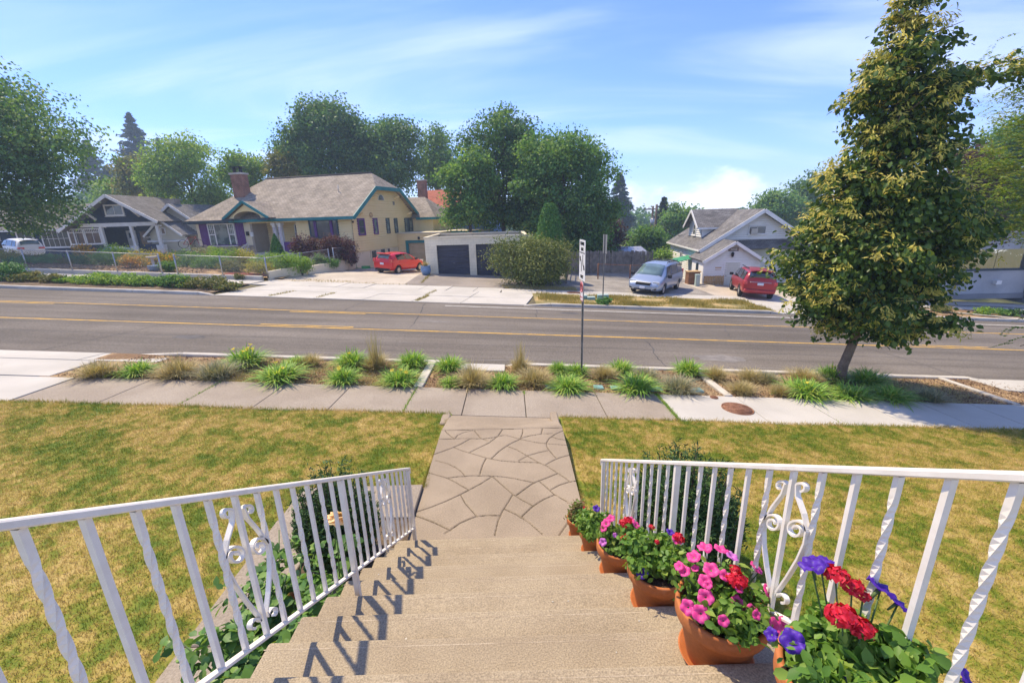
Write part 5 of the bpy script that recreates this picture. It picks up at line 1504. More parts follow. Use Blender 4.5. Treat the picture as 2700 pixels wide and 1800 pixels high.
mb = MB(); mb.box(-9.82,-9.66,-.16,-.01,2.35,2.68); mb.build('porch_lamp', MT['black'], H)
# steps and little railing at the porch
for k in range(4):
    mb = MB(); mb.box(-9.6,-7.8,-.55-.3*k,-.25-.3*k,.0,.80-.18*k); mb.build('porch_step', MT['kerb'], H)
pr = MB()
pr.bar((-9.65,-.3,1.78),(-9.65,-1.5,1.25),.05); pr.bar((-9.65,-.3,1.05),(-9.65,-1.5,.45),.04)
r_ = pr.build('porch_railing', MT['white_trim'], H)
for k in range(9):
    y = -.3-1.2*k/8; mb = MB(); mb.bar((-9.65,y,.95-.5*k/8),(-9.65,y,1.78-.53*k/8),.025); mb.build('baluster', MT['white_trim'], r_)
# gable-side windows (y, z ranges)
window(H, (0,1.15,2.79), 'right', .95, 1.30, MT['purple'], MT['glass'], 1, 2, .13, False)
window(H, (0,3.2,2.78), 'right', .66, 1.30, MT['purple'], MT['glass_curtain'], 1, 2, .10, False)
window(H, (0,5.2,2.75), 'right', .54, 1.30, MT['dark_teal'], MT['glass_curtain'], 1, 2, .06, False)
window(H, (0,6.6,2.73), 'right', .54, 1.30, MT['dark_teal'], MT['glass_curtain'], 1, 2, .06, False)
window(H, (0,8.65,2.70), 'right', .75, 1.34, MT['dark_teal'], MT['glass_curtain'], 1, 2, .07, False)
window(H, (0,9.45,2.70), 'right', .72, 1.34, MT['dark_teal'], MT['glass_curtain'], 1, 2, .07, False)
window(H, (0,2.46,.50), 'right', .85, .82, MT['cream2'], MT['glass'], 1, 1, .06, False)
window(H, (0,3.86,.52), 'right', .85, .80, MT['cream2'], MT['glass'], 1, 1, .06, False)
window(H, (0,4.86,.55), 'right', .5, .70, MT['cream2'], MT['glass'], 1, 1, .06, False)
fan = [(.46*math.cos(a), .46*math.sin(a)) for a in np.linspace(0, math.pi, 13)]
mb = MB(); mb.plate([(.06,4.52+a*1.12,4.84+b*1.12) for a, b in fan], .07); fw_ = mb.build('fan_window', MT['cream2'], H)
mb = MB(); mb.plate([(.075,4.52+a*.9,4.87+b*.9) for a, b in fan], .03); mb.build('pane', MT['glass'], fw_)
mb = MB()
for k in range(7): mb.box(.076,.09,4.52-.36,4.52+.36,4.88+.055*k,4.893+.055*k) if k < 5 else None
mb.build('louvre', MT['wood'], fw_)
mb = MB(); obox(mb, (0,6.6,4.66), 'right', .26, .30, 0, .06); mb.build('gable_vent', MT['wood'], H)
mb = MB(); mb.tube([(.08,2.66+.17*math.cos(a),3.68+.17*math.sin(a)) for a in np.linspace(0,6.283,16)], .05, 6, cap=False); mb.build('wall_wreath', MT['new_wood'], H)
mb = MB(); obox(mb, (0,.1,3.2), 'right', .12, .14, 0, .1); mb.build('wall_lamp', MT['black'], H)
# chimney
def uvbox(mb, x0, x1, y0, y1, z0, z1):
    for p, q in (((x0,y0),(x1,y0)),((x1,y0),(x1,y1)),((x1,y1),(x0,y1)),((x0,y1),(x0,y0))):
        L = math.hypot(q[0]-p[0], q[1]-p[1])
        mb.face([(p[0],p[1],z0),(q[0],q[1],z0),(q[0],q[1],z1),(p[0],p[1],z1)], [(0,z0),(L,z0),(L,z1),(0,z1)])
    mb.face([(x0,y0,z1),(x1,y0,z1),(x1,y1,z1),(x0,y1,z1)], [(0,0),(1,0),(1,1),(0,1)])
mb = MB(); uvbox(mb, -12.95,-11.85, 2.45, 3.2, 4.3, 7.35); ch = mb.build('chimney', MT['brick'], H)
mb = MB(); mb.box(-13.02,-11.78,2.38,3.27,7.35,7.50); mb.build('chimney_cap', MT['kerb'], ch)
for x in (-12.75,-12.1):
    mb = MB(); mb.tube([(x,2.8,7.5),(x,2.8,7.95)], .13, 10); mb.build('flue', MT['black'], ch)
mb = MB(); mb.box(-12.95,-11.85,2.5,3.1,7.93,7.99); mb.build('flue_cap', MT['black'], ch)
# rear wing
mb = MB(); mb.box(-6, 2.1, 10.05, 15, -1, 3.35); 
mb.build('wing_wall', MT['cream'], H)
for P, al in (([(-6,9.6,3.35),(2.6,9.6,3.35),(.3,12.5,5.35),(-6,12.5,5.35)],(1,0,0)),([(2.6,9.6,3.35),(2.6,15.4,3.35),(.3,12.5,5.35)],(0,1,0)),([(2.6,15.4,3.35),(-6,15.4,3.35),(-6,12.5,5.35),(.3,12.5,5.35)],(1,0,0))):
    roof_slope(H, P, al, MT['shingle'])
fascia((.62,9.57,3.27),(2.63,9.57,3.27),MT['teal']); fascia((2.63,9.57,3.27),(2.63,15.4,3.27),MT['teal'])
# attached garage with its roof deck
siding('garage_wall', MT['cream'], H, 'front', -6.7, .03, .82, -1.1, 2.0)
siding('garage_wall', MT['cream'], H, 'front', -6.7, .82, 4.3, 1.40, 2.0)
siding('garage_wall', MT['cream'], H, 'front', -6.7, 3.65, 4.3, -1.1, 1.40)
mb = MB(); mb.box(4.1,4.3,6.75,13,-1.2,2.0); mb.build('garage_side', MT['cream2'], H)
mb = MB(); mb.box(.03,4.4,6.62,13,2.0,2.1); mb.build('garage_roof', MT['cream2'], H)
mb = MB(); mb.box(4.3,7.2,9.0,13,1.95,2.06); mb.build('deck_roof', MT['cream2'], H)
mb = MB(); mb.box(4.3,7.25,8.94,9.0,1.72,2.08); mb.build('deck_trim', MT['teal'], H)
mb = MB(); mb.box(.82,1.05,6.62,6.72,-1.1,1.40); mb.box(3.42,3.65,6.62,6.72,-1.1,1.40); mb.box(1.05,3.42,6.62,6.72,1.18,1.40); mb.build('door_frame', MT['teal'], H)
gd = None
for k in range(6):
    z = -.80+.33*k
    mb = MB(); mb.box(1.05,3.42,6.80,6.86,z+.012,z+.318); o = mb.build('garage_door' if k == 0 else 'door_panel', MT['tan_door'], H if k == 0 else gd)
    if k == 0: gd = o
mb = MB(); mb.box(2.1,2.26,6.55,6.7,1.50,1.72); mb.build('wall_lamp', MT['black'], H)

# ---------------------------------------------------------------- detached block garage
Gr = thing('block_garage', 'low cream block garage with two slate-coloured sectional doors and a flat roof', 'garage', (-5.86, 31.0, 0))
mb = MB()
def blockwall(mb, x0, x1, z0, z1, y=0.0):
    mb.face([(x0,y,z0),(x1,y,z0),(x1,y,z1),(x0,y,z1)], [(x0,z0),(x1,z0),(x1,z1),(x0,z1)])
for x0, x1 in ((0,.80),(3.05,3.53),(5.78,7.07)): blockwall(mb, x0, x1, -1.4, 1.48)
blockwall(mb, 0, 7.07, 1.48, 1.96)
for x in (.80,3.05,3.53,5.78): mb.face([(x,0,-1.4),(x,.28,-1.4),(x,.28,1.48),(x,0,1.48)], [(0,-1.4),(.28,-1.4),(.28,1.48),(0,1.48)])
for x0, x1 in ((.80,3.05),(3.53,5.78)): mb.face([(x0,0,1.48),(x1,0,1.48),(x1,.28,1.48),(x0,.28,1.48)], [(x0,0),(x1,0),(x1,.28),(x0,.28)])
mb.face([(0,6.5,-1.4),(0,0,-1.4),(0,0,1.96),(0,6.5,1.96)], [(6.5,-1.4),(0,-1.4),(0,1.96),(6.5,1.96)])
mb.face([(7.07,0,-1.4),(7.07,6.5,-1.4),(7.07,6.5,1.96),(7.07,0,1.96)], [(0,-1.4),(6.5,-1.4),(6.5,1.96),(0,1.96)])
mb.face([(7.07,6.5,-1.4),(0,6.5,-1.4),(0,6.5,1.96),(7.07,6.5,1.96)])
mb.build('block_wall', MT['block'], Gr)
mb = MB(); mb.box(.05,7.02,.05,6.45,1.60,1.70); mb.build('roof_deck', MT['asphalt2'], Gr)
for a in ((-.06,7.13,-.06,.20),(-.06,7.13,6.34,6.6),(-.06,.20,.20,6.34),(6.87,7.13,.20,6.34)):
    mb = MB(); mb.box(*a, 1.96, 2.05); mb.build('coping', MT['cream2'], Gr)
MT['concrete_frame'] = MT['kerb']
for x0 in (.80, 3.53):
    zb = -.62 if x0 < 2 else -.80
    root = None
    for k in range(5):
        hz = (1.48-zb)/5; z = zb+hz*k
        mb = MB(); mb.box(x0, x0+2.25, .24, .28, z+.006, z+hz-.006)
        o = mb.build('garage_door' if k == 0 else 'door_panel', MT['dark_door'], Gr if k == 0 else root)
        if k == 0: root = o
        mb = MB()
        for q in range(6):
            xa = x0+.06+q*.365
            for zz in (z+.05, z+hz/2+.015):
                mb.box(xa, xa+.33, .225, .24, zz, zz+hz/2-.065)
        mb.build('door_relief', MT['dark_door'], root)
    mb = MB(); mb.box(x0+1.08, x0+1.18, .19, .24, zb+.82, zb+.86); mb.build('door_handle', MT['metal'], root)

# ---------------------------------------------------------------- white cottage on the right
W = thing('white_house', 'white clapboard cottage with grey-brown gabled roofs and a front vestibule', 'house', (13.3, 30.6, 0), rad(-6))
vb = -2.1
vx0, vx1, vm = .20, 3.96, 2.08
vsl = (1.22-(-.06))/2.0
vz = lambda x: 1.10 - vsl*abs(x-vm)
siding('vestibule_wall', MT['white_side'], W, 'front', 0, vx0, vx1, vb, 1.10, .155, lambda z: vm-(1.10-z)/vsl, lambda z: vm+(1.10-z)/vsl)
mb = MB(); mb.box(vx0, vx0+.2, .02, 2.6, vb, -.15); mb.build('vestibule_side', MT['white_side'], W)
mb = MB(); mb.box(vx1-.2, vx1, .02, 2.6, vb, -.15); mb.build('vestibule_side', MT['white_side'], W)
for s in (-1, 1):
    e = vm+s*2.06; ez = 1.25-vsl*2.06
    roof_slope(W, [(e,-.4,ez),(vm,-.4,1.25),(vm,3.0,1.25),(e,3.0,ez)], (0,1,0), MT['shingle_grey'])
    mb = MB(); mb.bar((e,-.42,ez-.10),(vm,-.42,1.25-.10),.05,.20); mb.build('bargeboard', MT['white_trim'], W)
mb = MB(); mb.box(1.55,2.74,-.03,.03,-2.0,-.08); dfr = mb.build('door_frame', MT['white_trim'], W)
MT['pale_door'] = mat('pale_green_door', (.55,.56,.47), (.60,.60,.51), 2, rough=.5)
mb = MB(); mb.box(1.66,2.63,-.05,-.02,-2.0,-.18); dd = mb.build('door', MT['pale_door'], W)
for zz in (-1.75,-.95):
    mb = MB(); mb.box(1.80,2.49,-.06,-.05,zz,zz+.62); mb.build('door_panel', MT['pale_door'], dd)
mb = MB(); mb.tube([(1.75,-.10,-1.12),(1.75,-.05,-1.12)], .035, 8); mb.build('handle', MT['metal'], dd)
mb = MB(); mb.box(1.74,2.42,-.07,-.03,.55,.80); nb_ = mb.build('house_number_board', MT['wood'], W)
def text(body, size, m, parent, loc, rot=(math.pi/2,0,0), ext=.004, name='lettering', align='CENTER', font_scale=1.0):
    cu = bpy.data.curves.new(name, 'FONT'); cu.body = body; cu.size = size; cu.extrude = ext; cu.align_x = align; cu.align_y = 'CENTER'
    o = bpy.data.objects.new('tmp_text', cu); COL.objects.link(o)
    bpy.context.view_layer.update()
    me = bpy.data.meshes.new_from_object(o.evaluated_get(bpy.context.evaluated_depsgraph_get()))
    bpy.data.objects.remove(o)
    return link(name, me, m, parent, loc=loc, rot=rot, scale=(font_scale, 1, 1))
MT['sign_white'] = mat('sign_white', (.78,.78,.75), (.72,.72,.69), 3, rough=.4, spec=.4)
text('1010', .21, MT['sign_white'], nb_, (2.08,-.075,.675))
mb = MB(); mb.lathe([(.001,0),(.07,.02),(.10,.22),(.12,.24),(.05,.33),(.001,.36)], 8, (2.03,-.14,.16)); mb.build('lantern', MT['black'], W)
mb = MB(); mb.box(1.0,1.42,-.03,-.02,-.72,-.48); mb.build('wall_plaque', MT['new_wood'], W)
mb = MB(); mb.box(.0,.0,0,0,0,0)
# main body
my = 2.6
mx0, mx1, mm = .75, 8.75, 4.73
msl = (3.28-.54)/(4.73-.55)
mzr = lambda x: 3.18-msl*abs(x-mm)
siding('gable_wall', MT['white_side'], W, 'front', -my, mx0, mx1, vb-.3, 3.10, .155, lambda z: mm-(3.10-z)/msl, lambda z: mm+(3.10-z)/msl)
siding('side_wall', MT['white_side'], W, 'left', -mx0, -11.5, -my, vb-.3, .55, .155)
mb = MB(); mb.box(mx1-.1, mx1, my+.02, 11.5, vb-.3, .5); mb.build('side_wall', MT['white_side'], W)
for s in (-1, 1):
    e = mm+s*4.25; ez = 3.28-msl*4.25
    roof_slope(W, [(e,my-.55,ez),(mm,my-.55,3.28),(mm,11.9,3.28),(e,11.9,ez)], (0,1,0), MT['shingle_grey'])
    mb = MB(); mb.bar((e,my-.58,ez-.12),(mm,my-.58,3.28-.12),.06,.25); mb.build('bargeboard', MT['white_trim'], W)
mb = MB(); mb.bar((mm-4.25,my-.5,3.28-msl*4.25-.08),(mm-4.25,11.9,3.28-msl*4.25-.08),.10,.12); mb.build('gutter', MT['white_trim'], W)
# pent roof over the front, either side of the vestibule
roof_slope(W, [(2.2,my-1.0,.55),(8.9,my-1.0,.55),(8.9,my+.02,1.15),(2.2,my+.02,1.15)], (1,0,0), MT['shingle_dark'])
window(W, (4.58,my,1.80), 'front', 1.20, .58, MT['white_trim'], MT['glass'], 2, 1, .05)
mb = MB(); obox(mb, (4.30,my,1.72), 'front', .44, .40, .06, .30); mb.build('window_air_conditioner', MT['kerb'], W)
# dormer on the left slope
dy0, dy1, dxo = 5.3, 8.7, 1.55
dtop = 3.36
mb = MB(); mb.box(dxo,3.6,dy0,dy0+.1,.9,2.05); mb.build('dormer_cheek', MT['white_side'], W)
mb = MB(); mb.box(dxo,3.6,dy1-.1,dy1,.9,2.05); mb.build('dormer_cheek', MT['white_side'], W)
dm = (dy0+dy1)/2
siding('dormer_face', MT['white_side'], W, 'left', -dxo, -dy1, -dy0, .9, 3.2, .155, lambda z: -dm-(3.25-z)*1.5, lambda z: -dm+(3.25-z)*1.5)
window(W, (dxo, dm, 1.75), 'left', .7, .9, MT['white_trim'], MT['glass'], 1, 2, .07)
for s in (-1, 1):
    e = dm+s*2.0; ez = 1.98
    roof_slope(W, [(dxo-.45,e,ez),(dxo-.45,dm,dtop),(4.73,dm,dtop),(4.4,e,ez)], (1,0,0), MT['shingle_grey'])
    mb = MB(); mb.bar((dxo-.47,e,ez-.08),(dxo-.47,dm,dtop-.08),.05,.20); mb.build('bargeboard', MT['white_trim'], W)
mb = MB(); mb.bar((dxo-.45,dy0-.3,1.90),(4.0,dy0-.3,1.90),.05,.14); mb.build('dormer_fascia', MT['white_trim'], W)
for z, yk in ((-.45,4.0),(-.5,7.5)):
    window(W, (mx0, yk, z), 'left', .5, .9, MT['white_trim'], MT['glass'], 1, 2, .06)
window(W, (vx0, 1.2, -.75), 'left', .22, .8, MT['dark_teal'], MT['glass'], 1, 1, .05, False)
# green awning over the side entrance
MT['awning'] = mat('green_awning', (.03,.22,.10), (.05,.28,.13), 3, rough=.6)
mb = MB(); mb.plate([(-.55,3.5,-.52),(.74,3.5,-.24),(.74,5.6,-.24),(-.55,5.6,-.52)][::-1], .05); aw = mb.build('awning', MT['awning'], W)
for y in (3.6,5.5): mbp = MB(); mbp.box(-.5,-.42,y-.04,y+.04,vb-.2,-.55); mbp.build('awning_post', MT['wood'], aw)
mb = MB(); mb.plate([(.60,1.0,-.2),(.60,1.9,-.2),(.60,1.9,-1.6),(.60,1.0,-1.6)], .05); mb.build('side_lattice', MT['brick'], W)
mb = MB(); mb.box(1.1,3.9,-1.3,-1.12,-1.95,-1.78); mb.build('parking_kerb', MT['kerb'], W)

# ---------------------------------------------------------------- navy craftsman house, left
N_ = thing('navy_house', 'dark navy craftsman house with white trim and a gabled front porch', 'house', (-41.0, 48.0, 0), rad(4))
z5 = lambda x, y: at(x/5.6, 480+y/5.6, 48.0) - np.array([-41.0, 48.0, 0])
ap = z5(1680,190); AX, AZ = ap[0], ap[2]
ns_ = .62
nl, nr = -5.1, 4.0
nz = lambda x: AZ - ns_*abs(x-AX)
for s, e in ((-1, nl-.2), (1, nr+.6)):
    roof_slope(N_, [(e,-1.2,nz(e)),(AX,-1.2,AZ),(AX,7,AZ),(e,7,nz(e))], (0,1,0), MT['shingle_dark'])
    mb = MB(); mb.bar((e,-1.24,nz(e)-.12),(AX,-1.24,AZ-.12),.08,.28); mb.build('bargeboard', MT['white_trim'], N_)
siding('gable_face', MT['navy'], N_, 'front', 0, nl, nr, 3.75, AZ-.1, .17, lambda z: AX-(AZ-.1-z)/ns_, lambda z: AX+(AZ-.1-z)/ns_)
mb = MB(); mb.box(nl+1.2,nr-.4,-.12,.15,3.36,3.74); mb.build('porch_beam', MT['white_trim'], N_)
window(N_, (AX-.35,0,5.0), 'front', 1.9, 1.15, MT['white_trim'], MT['glass'], 2, 1, .14)
for s in (-1.9, 1.6):
    mb = MB(); mb.bar((AX+s*1.25,-.05,AZ-ns_*abs(s)*1.25-.95),(AX+s*1.25,-1.0,AZ-ns_*abs(s)*1.25-.30),.16); mb.build('knee_brace', MT['white_trim'], N_)
mb = MB(); mb.box(nl,nr,2.4,2.6,.4,3.7); mb.build('house_wall', MT['navy'], N_)
mb = MB(); mb.box(nl,nl+.2,.1,2.4,.2,3.4); mb.build('house_wall', MT['navy'], N_)
mb = MB(); mb.box(nl+.9,-2.0,0,.2,.3,1.55); mb.build('sunroom_base', MT['navy'], N_)
for k in range(2):
    cxw = -4.2+1.62*k
    window(N_, (cxw-.35,0,2.45), 'front', 1.55, 1.62, MT['white_trim'], MT['glass'], 2, 1, .10)
    mb = MB(); obox(mb, (cxw-.35,0,2.85), 'front', 1.4, .07, .075, .1)
    for q in range(1,8): obox(mb, (cxw-.35-.7+1.4*q/8,0,3.05), 'front', .03, .38, .075, .095)
    mb.build('transom_bars', MT['white_trim'], N_)
for x in (-2.0, 1.0, 3.6):
    mb = MB(); mb.bar((x,.05,1.35),(x,.05,3.38),.26); mb.bar((x,0.05,3.38),(x+.5,.05,3.38-.05),.1); c_ = mb.build('porch_post', MT['white_trim'], N_)
    mb = MB(); mb.box(x-.35,x+.35,-.25,.35,.5,1.35 if x > 0 else 1.0); mb.build('post_base', MT['white_trim'], c_)
mb = MB(); mb.box(-2.0,nr,-.1,2.4,.3,.62); mb.build('porch_floor', MT['kerb'], N_)
mb = MB(); mb.box(1.3,nr-.6,-.05,.1,.62,1.45); mb.build('porch_parapet', MT['navy'], N_)
mb = MB(); mb.box(-1.35,-.35,2.34,2.42,.62,2.9); nd = mb.build('door', MT['white_trim'], N_)
mb = MB(); mb.box(-1.1,-.6,2.32,2.35,2.1,2.65); mb.build('pane', MT['glass'], nd)
window(N_, (.6,2.4,2.0), 'front', 1.3, 1.7, MT['dark_teal'], MT['glass'], 1, 2, .1)
window(N_, (1.95,2.4,2.2), 'front', .7, 1.7, MT['white_trim'], MT['glass'], 1, 2, .1)
window(N_, (3.1,2.4,2.35), 'front', 1.1, .95, MT['white_trim'], MT['glass'], 3, 2, .1)
mb = MB()
for k in range(5): mb.box(-.9,1.1,-.4-.3*k,-.1-.3*k,0,.5-.1*k)
mb.build('porch_steps', MT['kerb'], N_)
# long left wing
wl = -19.0
mb = MB(); mb.box(wl,nl+.9,1.4,1.6,.0,3.42); mb.build('wing_wall', MT['navy'], N_)
roof_slope(N_, [(wl-.5,.8,3.3),(nl+1.3,.8,3.3),(nl+1.3,6,6.0),(wl-.5,6,6.0)], (1,0,0), MT['shingle_dark'])
roof_slope(N_, [(wl-.5,11.2,3.3),(nl+6,11.2,3.3),(nl+6,6,6.0),(wl-.5,6,6.0)], (1,0,0), MT['shingle_dark'])
mb = MB(); mb.bar((wl-.5,.78,3.22),(nl+1.2,.78,3.22),.08,.14); mb.build('gutter', MT['white_trim'], N_)
window(N_, (-7.6,1.4,2.3), 'front', 3.4, 1.9, MT['white_trim'], MT['glass'], 6, 2, .12)
window(N_, (-10.9,1.4,2.55), 'front', 1.7, 1.3, MT['white_trim'], MT['glass'], 2, 1, .14)
window(N_, (-14.0,1.4,2.75), 'front', 1.1, .95, MT['white_trim'], MT['glass'], 2, 1, .12)
mb = MB(); mb.tube([(nl+.55,-.3,3.2),(nl+.5,-.25,1.2),(nl+.8,-.3,.3)], .06, 6); mb.build('downpipe', MT['white_trim'], N_)
mb = MB(); mb.box(2.9,4.0,3.2,4.2,4.0,AZ-.35); mb.build('chimney', MT['brick'], N_)

# ---------------------------------------------------------------- small cream house between, far back
K = thing('cream_house', 'small pale cream gabled house behind, between the navy and yellow houses', 'house', (-35.0, 51.0, 0), rad(-4))
zk = lambda x, y: at(x/2.24, 100+y/2.24, 51.0)-np.array([-35.0, 51.0, 0])
a1 = zk(1010,980); a2 = zk(885,1045); a3 = zk(1150,1140); a4 = zk(1045,1065)
kx, kz = a1[0], a1[2]
MT['cream_far'] = mat('pale_cream_siding', (.62,.57,.43), (.66,.61,.48), 1, rough=.8)
siding('gable_wall', MT['cream_far'], K, 'front', 0, kx-3.1, kx+3.1, 0, kz-.1, .2, lambda z: kx-(kz-.1-z)/.75, lambda z: kx+(kz-.1-z)/.75)
for s in (-1, 1):
    e = kx+s*3.5; ez = kz-.75*3.5
    roof_slope(K, [(e,-.6,ez),(kx,-.6,kz),(kx,9,kz),(e,9,ez)], (0,1,0), MT['shingle_grey'])
    mb = MB(); mb.bar((e,-.64,ez-.1),(kx,-.64,kz-.1),.07,.25); mb.build('bargeboard', MT['white_trim'], K)
window(K, (kx-.5,0,kz-1.7), 'front', .6, .9, MT['white_trim'], MT['glass'], 1, 2, .1)
px, pz = a4[0], a4[2]
siding('porch_gable', MT['cream_far'], K, 'front', 2.2, px-1.8, px+2.5, .6, pz-.1, .2, lambda z: px-(pz-.1-z)/.8, lambda z: px+(pz-.1-z)/.8)
for s in (-1, 1):
    e = px+s*2.2; ez = pz-.8*2.2
    roof_slope(K, [(e,-2.6,ez),(px,-2.6,pz),(px,1,pz),(e,1,ez)], (0,1,0), MT['shingle_grey'])
    mb = MB(); mb.bar((e,-2.64,ez-.1),(px,-2.64,pz-.1),.06,.2); mb.build('bargeboard', MT['white_trim'], K)
window(K, (px-.1,-2.2,pz-1.3), 'front', .5, .7, MT['white_trim'], MT['glass'], 1, 1, .08)
mb = MB(); mb.box(px-2.1,px+2.4,-2.4,-2.28,1.6,1.8); mb.build('porch_beam', MT['white_trim'], K)

# ---------------------------------------------------------------- red-roofed house behind the trees
Rr = thing('red_roof_house', 'house with a red shingle roof, brick chimney and blue wall behind the garages', 'house', (-9.0, 52.0, 0), rad(-10))
roof_slope(Rr, [(-2.2,-.5,4.3),(7,-.5,4.3),(7,4,6.5),(-1.6,4,6.5)], (1,0,0), MT['shingle_red'])
roof_slope(Rr, [(-2.2,8.5,4.3),(-2.2,-.5,4.3),(-1.6,4,6.5)], (0,1,0), MT['shingle_red'])
roof_slope(Rr, [(7,8.5,4.3),(-2.2,8.5,4.3),(-1.6,4,6.5),(7,4,6.5)], (1,0,0), MT['shingle_red'])
mb = MB(); mb.box(-1.7,6.8,0,8,-1,4.25)
MT['blue_wall'] = mat('blue_siding', (.10,.17,.30), (.12,.20,.34), 2, rough=.8)
mb.build('wall', MT['blue_wall'], Rr)
mb = MB(); mb.bar((-2.2,-.55,4.22),(7,-.55,4.22),.08,.2); mb.build('fascia', MT['white_trim'], Rr)
roof_slope(Rr, [(-2.4,-1.2,2.9),(.0,-1.2,2.9),(.0,.0,3.7),(-2.4,.0,3.7)], (1,0,0), MT['shingle_red'])
window(Rr, (1.35,0,3.15), 'front', 1.2, 1.6, MT['white_trim'], MT['glass'], 1, 1, .16)
window(Rr, (2.6,0,3.15), 'front', 1.2, 1.6, MT['white_trim'], MT['glass'], 1, 1, .16)
mb = MB(); mb.tube([(-.4,-.1,3),(-.4,-.1,-.5)], .06, 6); mb.build('downpipe', MT['white_trim'], Rr)
mb = MB(); uvbox(mb, -1.1,-.2, -.25, .5, 2, 7.3); rc = mb.build('chimney', MT['brick'], Rr)
mb = MB(); mb.box(-1.18,-.12,-.33,.58,7.3,7.42); mb.build('chimney_cap', MT['kerb'], rc)

# ---------------------------------------------------------------- grey modern building at the right
B = thing('grey_building', 'grey stucco building with a band of mirrored windows, far right', 'building', (22.0, 26.2, 0), rad(-3))
MT['stucco'] = mat('grey_stucco', (.36,.37,.375), (.42,.43,.43), 1, fine=(30,.08), rough=.9)
MT['stucco_dark'] = mat('dark_stucco', (.20,.205,.21), (.24,.245,.25), 1, fine=(30,.08), rough=.9)
MT['mirror'] = mat('mirrored_glass', (.62,.60,.54), rough=.03, metal=1.0, bump=(.9,.25,.06))
mb = MB(); mb.box(0,8.8,0,.3,-2.15,-.62); mb.build('lower_wall', MT['stucco'], B)
mb = MB(); mb.box(-.02,8.82,-.06,0,-2.3,-2.0); mb.build('plinth', MT['stucco_dark'], B)
mb = MB(); mb.box(-.02,8.6,-.05,.30,-.62,-.52); mb.build('sill_band', MT['dark_teal'], B)
for k in range(5):
    mb = MB(); mb.box(.03+1.70*k,1.70+1.70*k,.10,.14,-.52,.62); mb.build('mirror_pane', MT['mirror'], B)
mb = MB(); mb.box(0,9.2,0,.3,.62,1.45); mb.build('upper_wall', MT['stucco'], B)
mb = MB(); mb.box(-.05,9.3,-.08,.35,1.45,1.62); mb.build('parapet_cap', MT['stucco_dark'], B)
mb = MB(); mb.box(8.9,9.2,-.5,6,-2.6,.62); mb.build('end_wall', MT['stucco_dark'], B)
mb = MB(); mb.box(0,.3,.3,9,-2.6,1.45); mb.build('side_wall', MT['stucco'], B)
mb = MB(); mb.box(0,9,.3,9,1.3,1.40); mb.build('flat_roof', MT['stucco_dark'], B)
for x in (4.6,6.9):
    mb = MB(); mb.box(x,x+.3,-.22,.0,-1.42,-1.2); mb.build('wall_fixture', MT['white_trim'] if x > 5 else MT['black'], B)
# ================================================================== VEHICLES
def car_paint(name, c, metal=.25):
    return mat(name, c, rough=.32, spec=.5, metal=metal, coat=.35)
MT['car_red'] = car_paint('bright_red_paint', (.62,.018,.022), .1)
MT['car_maroon'] = car_paint('dark_red_paint', (.36,.022,.026), .25)
MT['car_silver'] = car_paint('silver_blue_paint', (.34,.40,.50), .45)
MT['car_white'] = car_paint('white_paint', (.72,.72,.70), .0)
MT['car_navy'] = car_paint('dark_blue_paint', (.05,.08,.14), .3)
MT['car_glass'] = mat('car_glass', (.018,.022,.024), rough=.04, spec=.9, coat=.4)
MT['screen_glass'] = mat('pale_windscreen', (.16,.24,.235), (.10,.15,.15), 1.2, rough=.05, spec=.9)
MT['rim'] = mat('alloy_rim', (.55,.55,.55), rough=.35, metal=.8)
MT['lens_red'] = mat('tail_lens', (.55,.03,.03), (.70,.10,.09), 20, rough=.2, spec=.6, coat=.5)
MT['lens_clear'] = mat('head_lens', (.62,.64,.62), (.50,.52,.50), 20, rough=.15, spec=.7, coat=.5)
MT['plate'] = mat('number_plate', (.70,.72,.76), (.52,.55,.63), 40, .45, .6, rough=.5, space='object')
def st_interp(st, y):
    A = np.array(st); return [float(np.interp(y, A[:, 0], A[:, k])) for k in range(A.shape[1])]
def section(s):
    y, zb, ws, zs_, zr, wr = s
    return [(0, zb), (ws*.82, zb), (ws*.97, zb+.10), (ws, zb+(zs_-zb)*.55), (ws*.975, zs_), (wr+.02, zr-.055), (wr*.72, zr-.008), (0, zr+.008)]
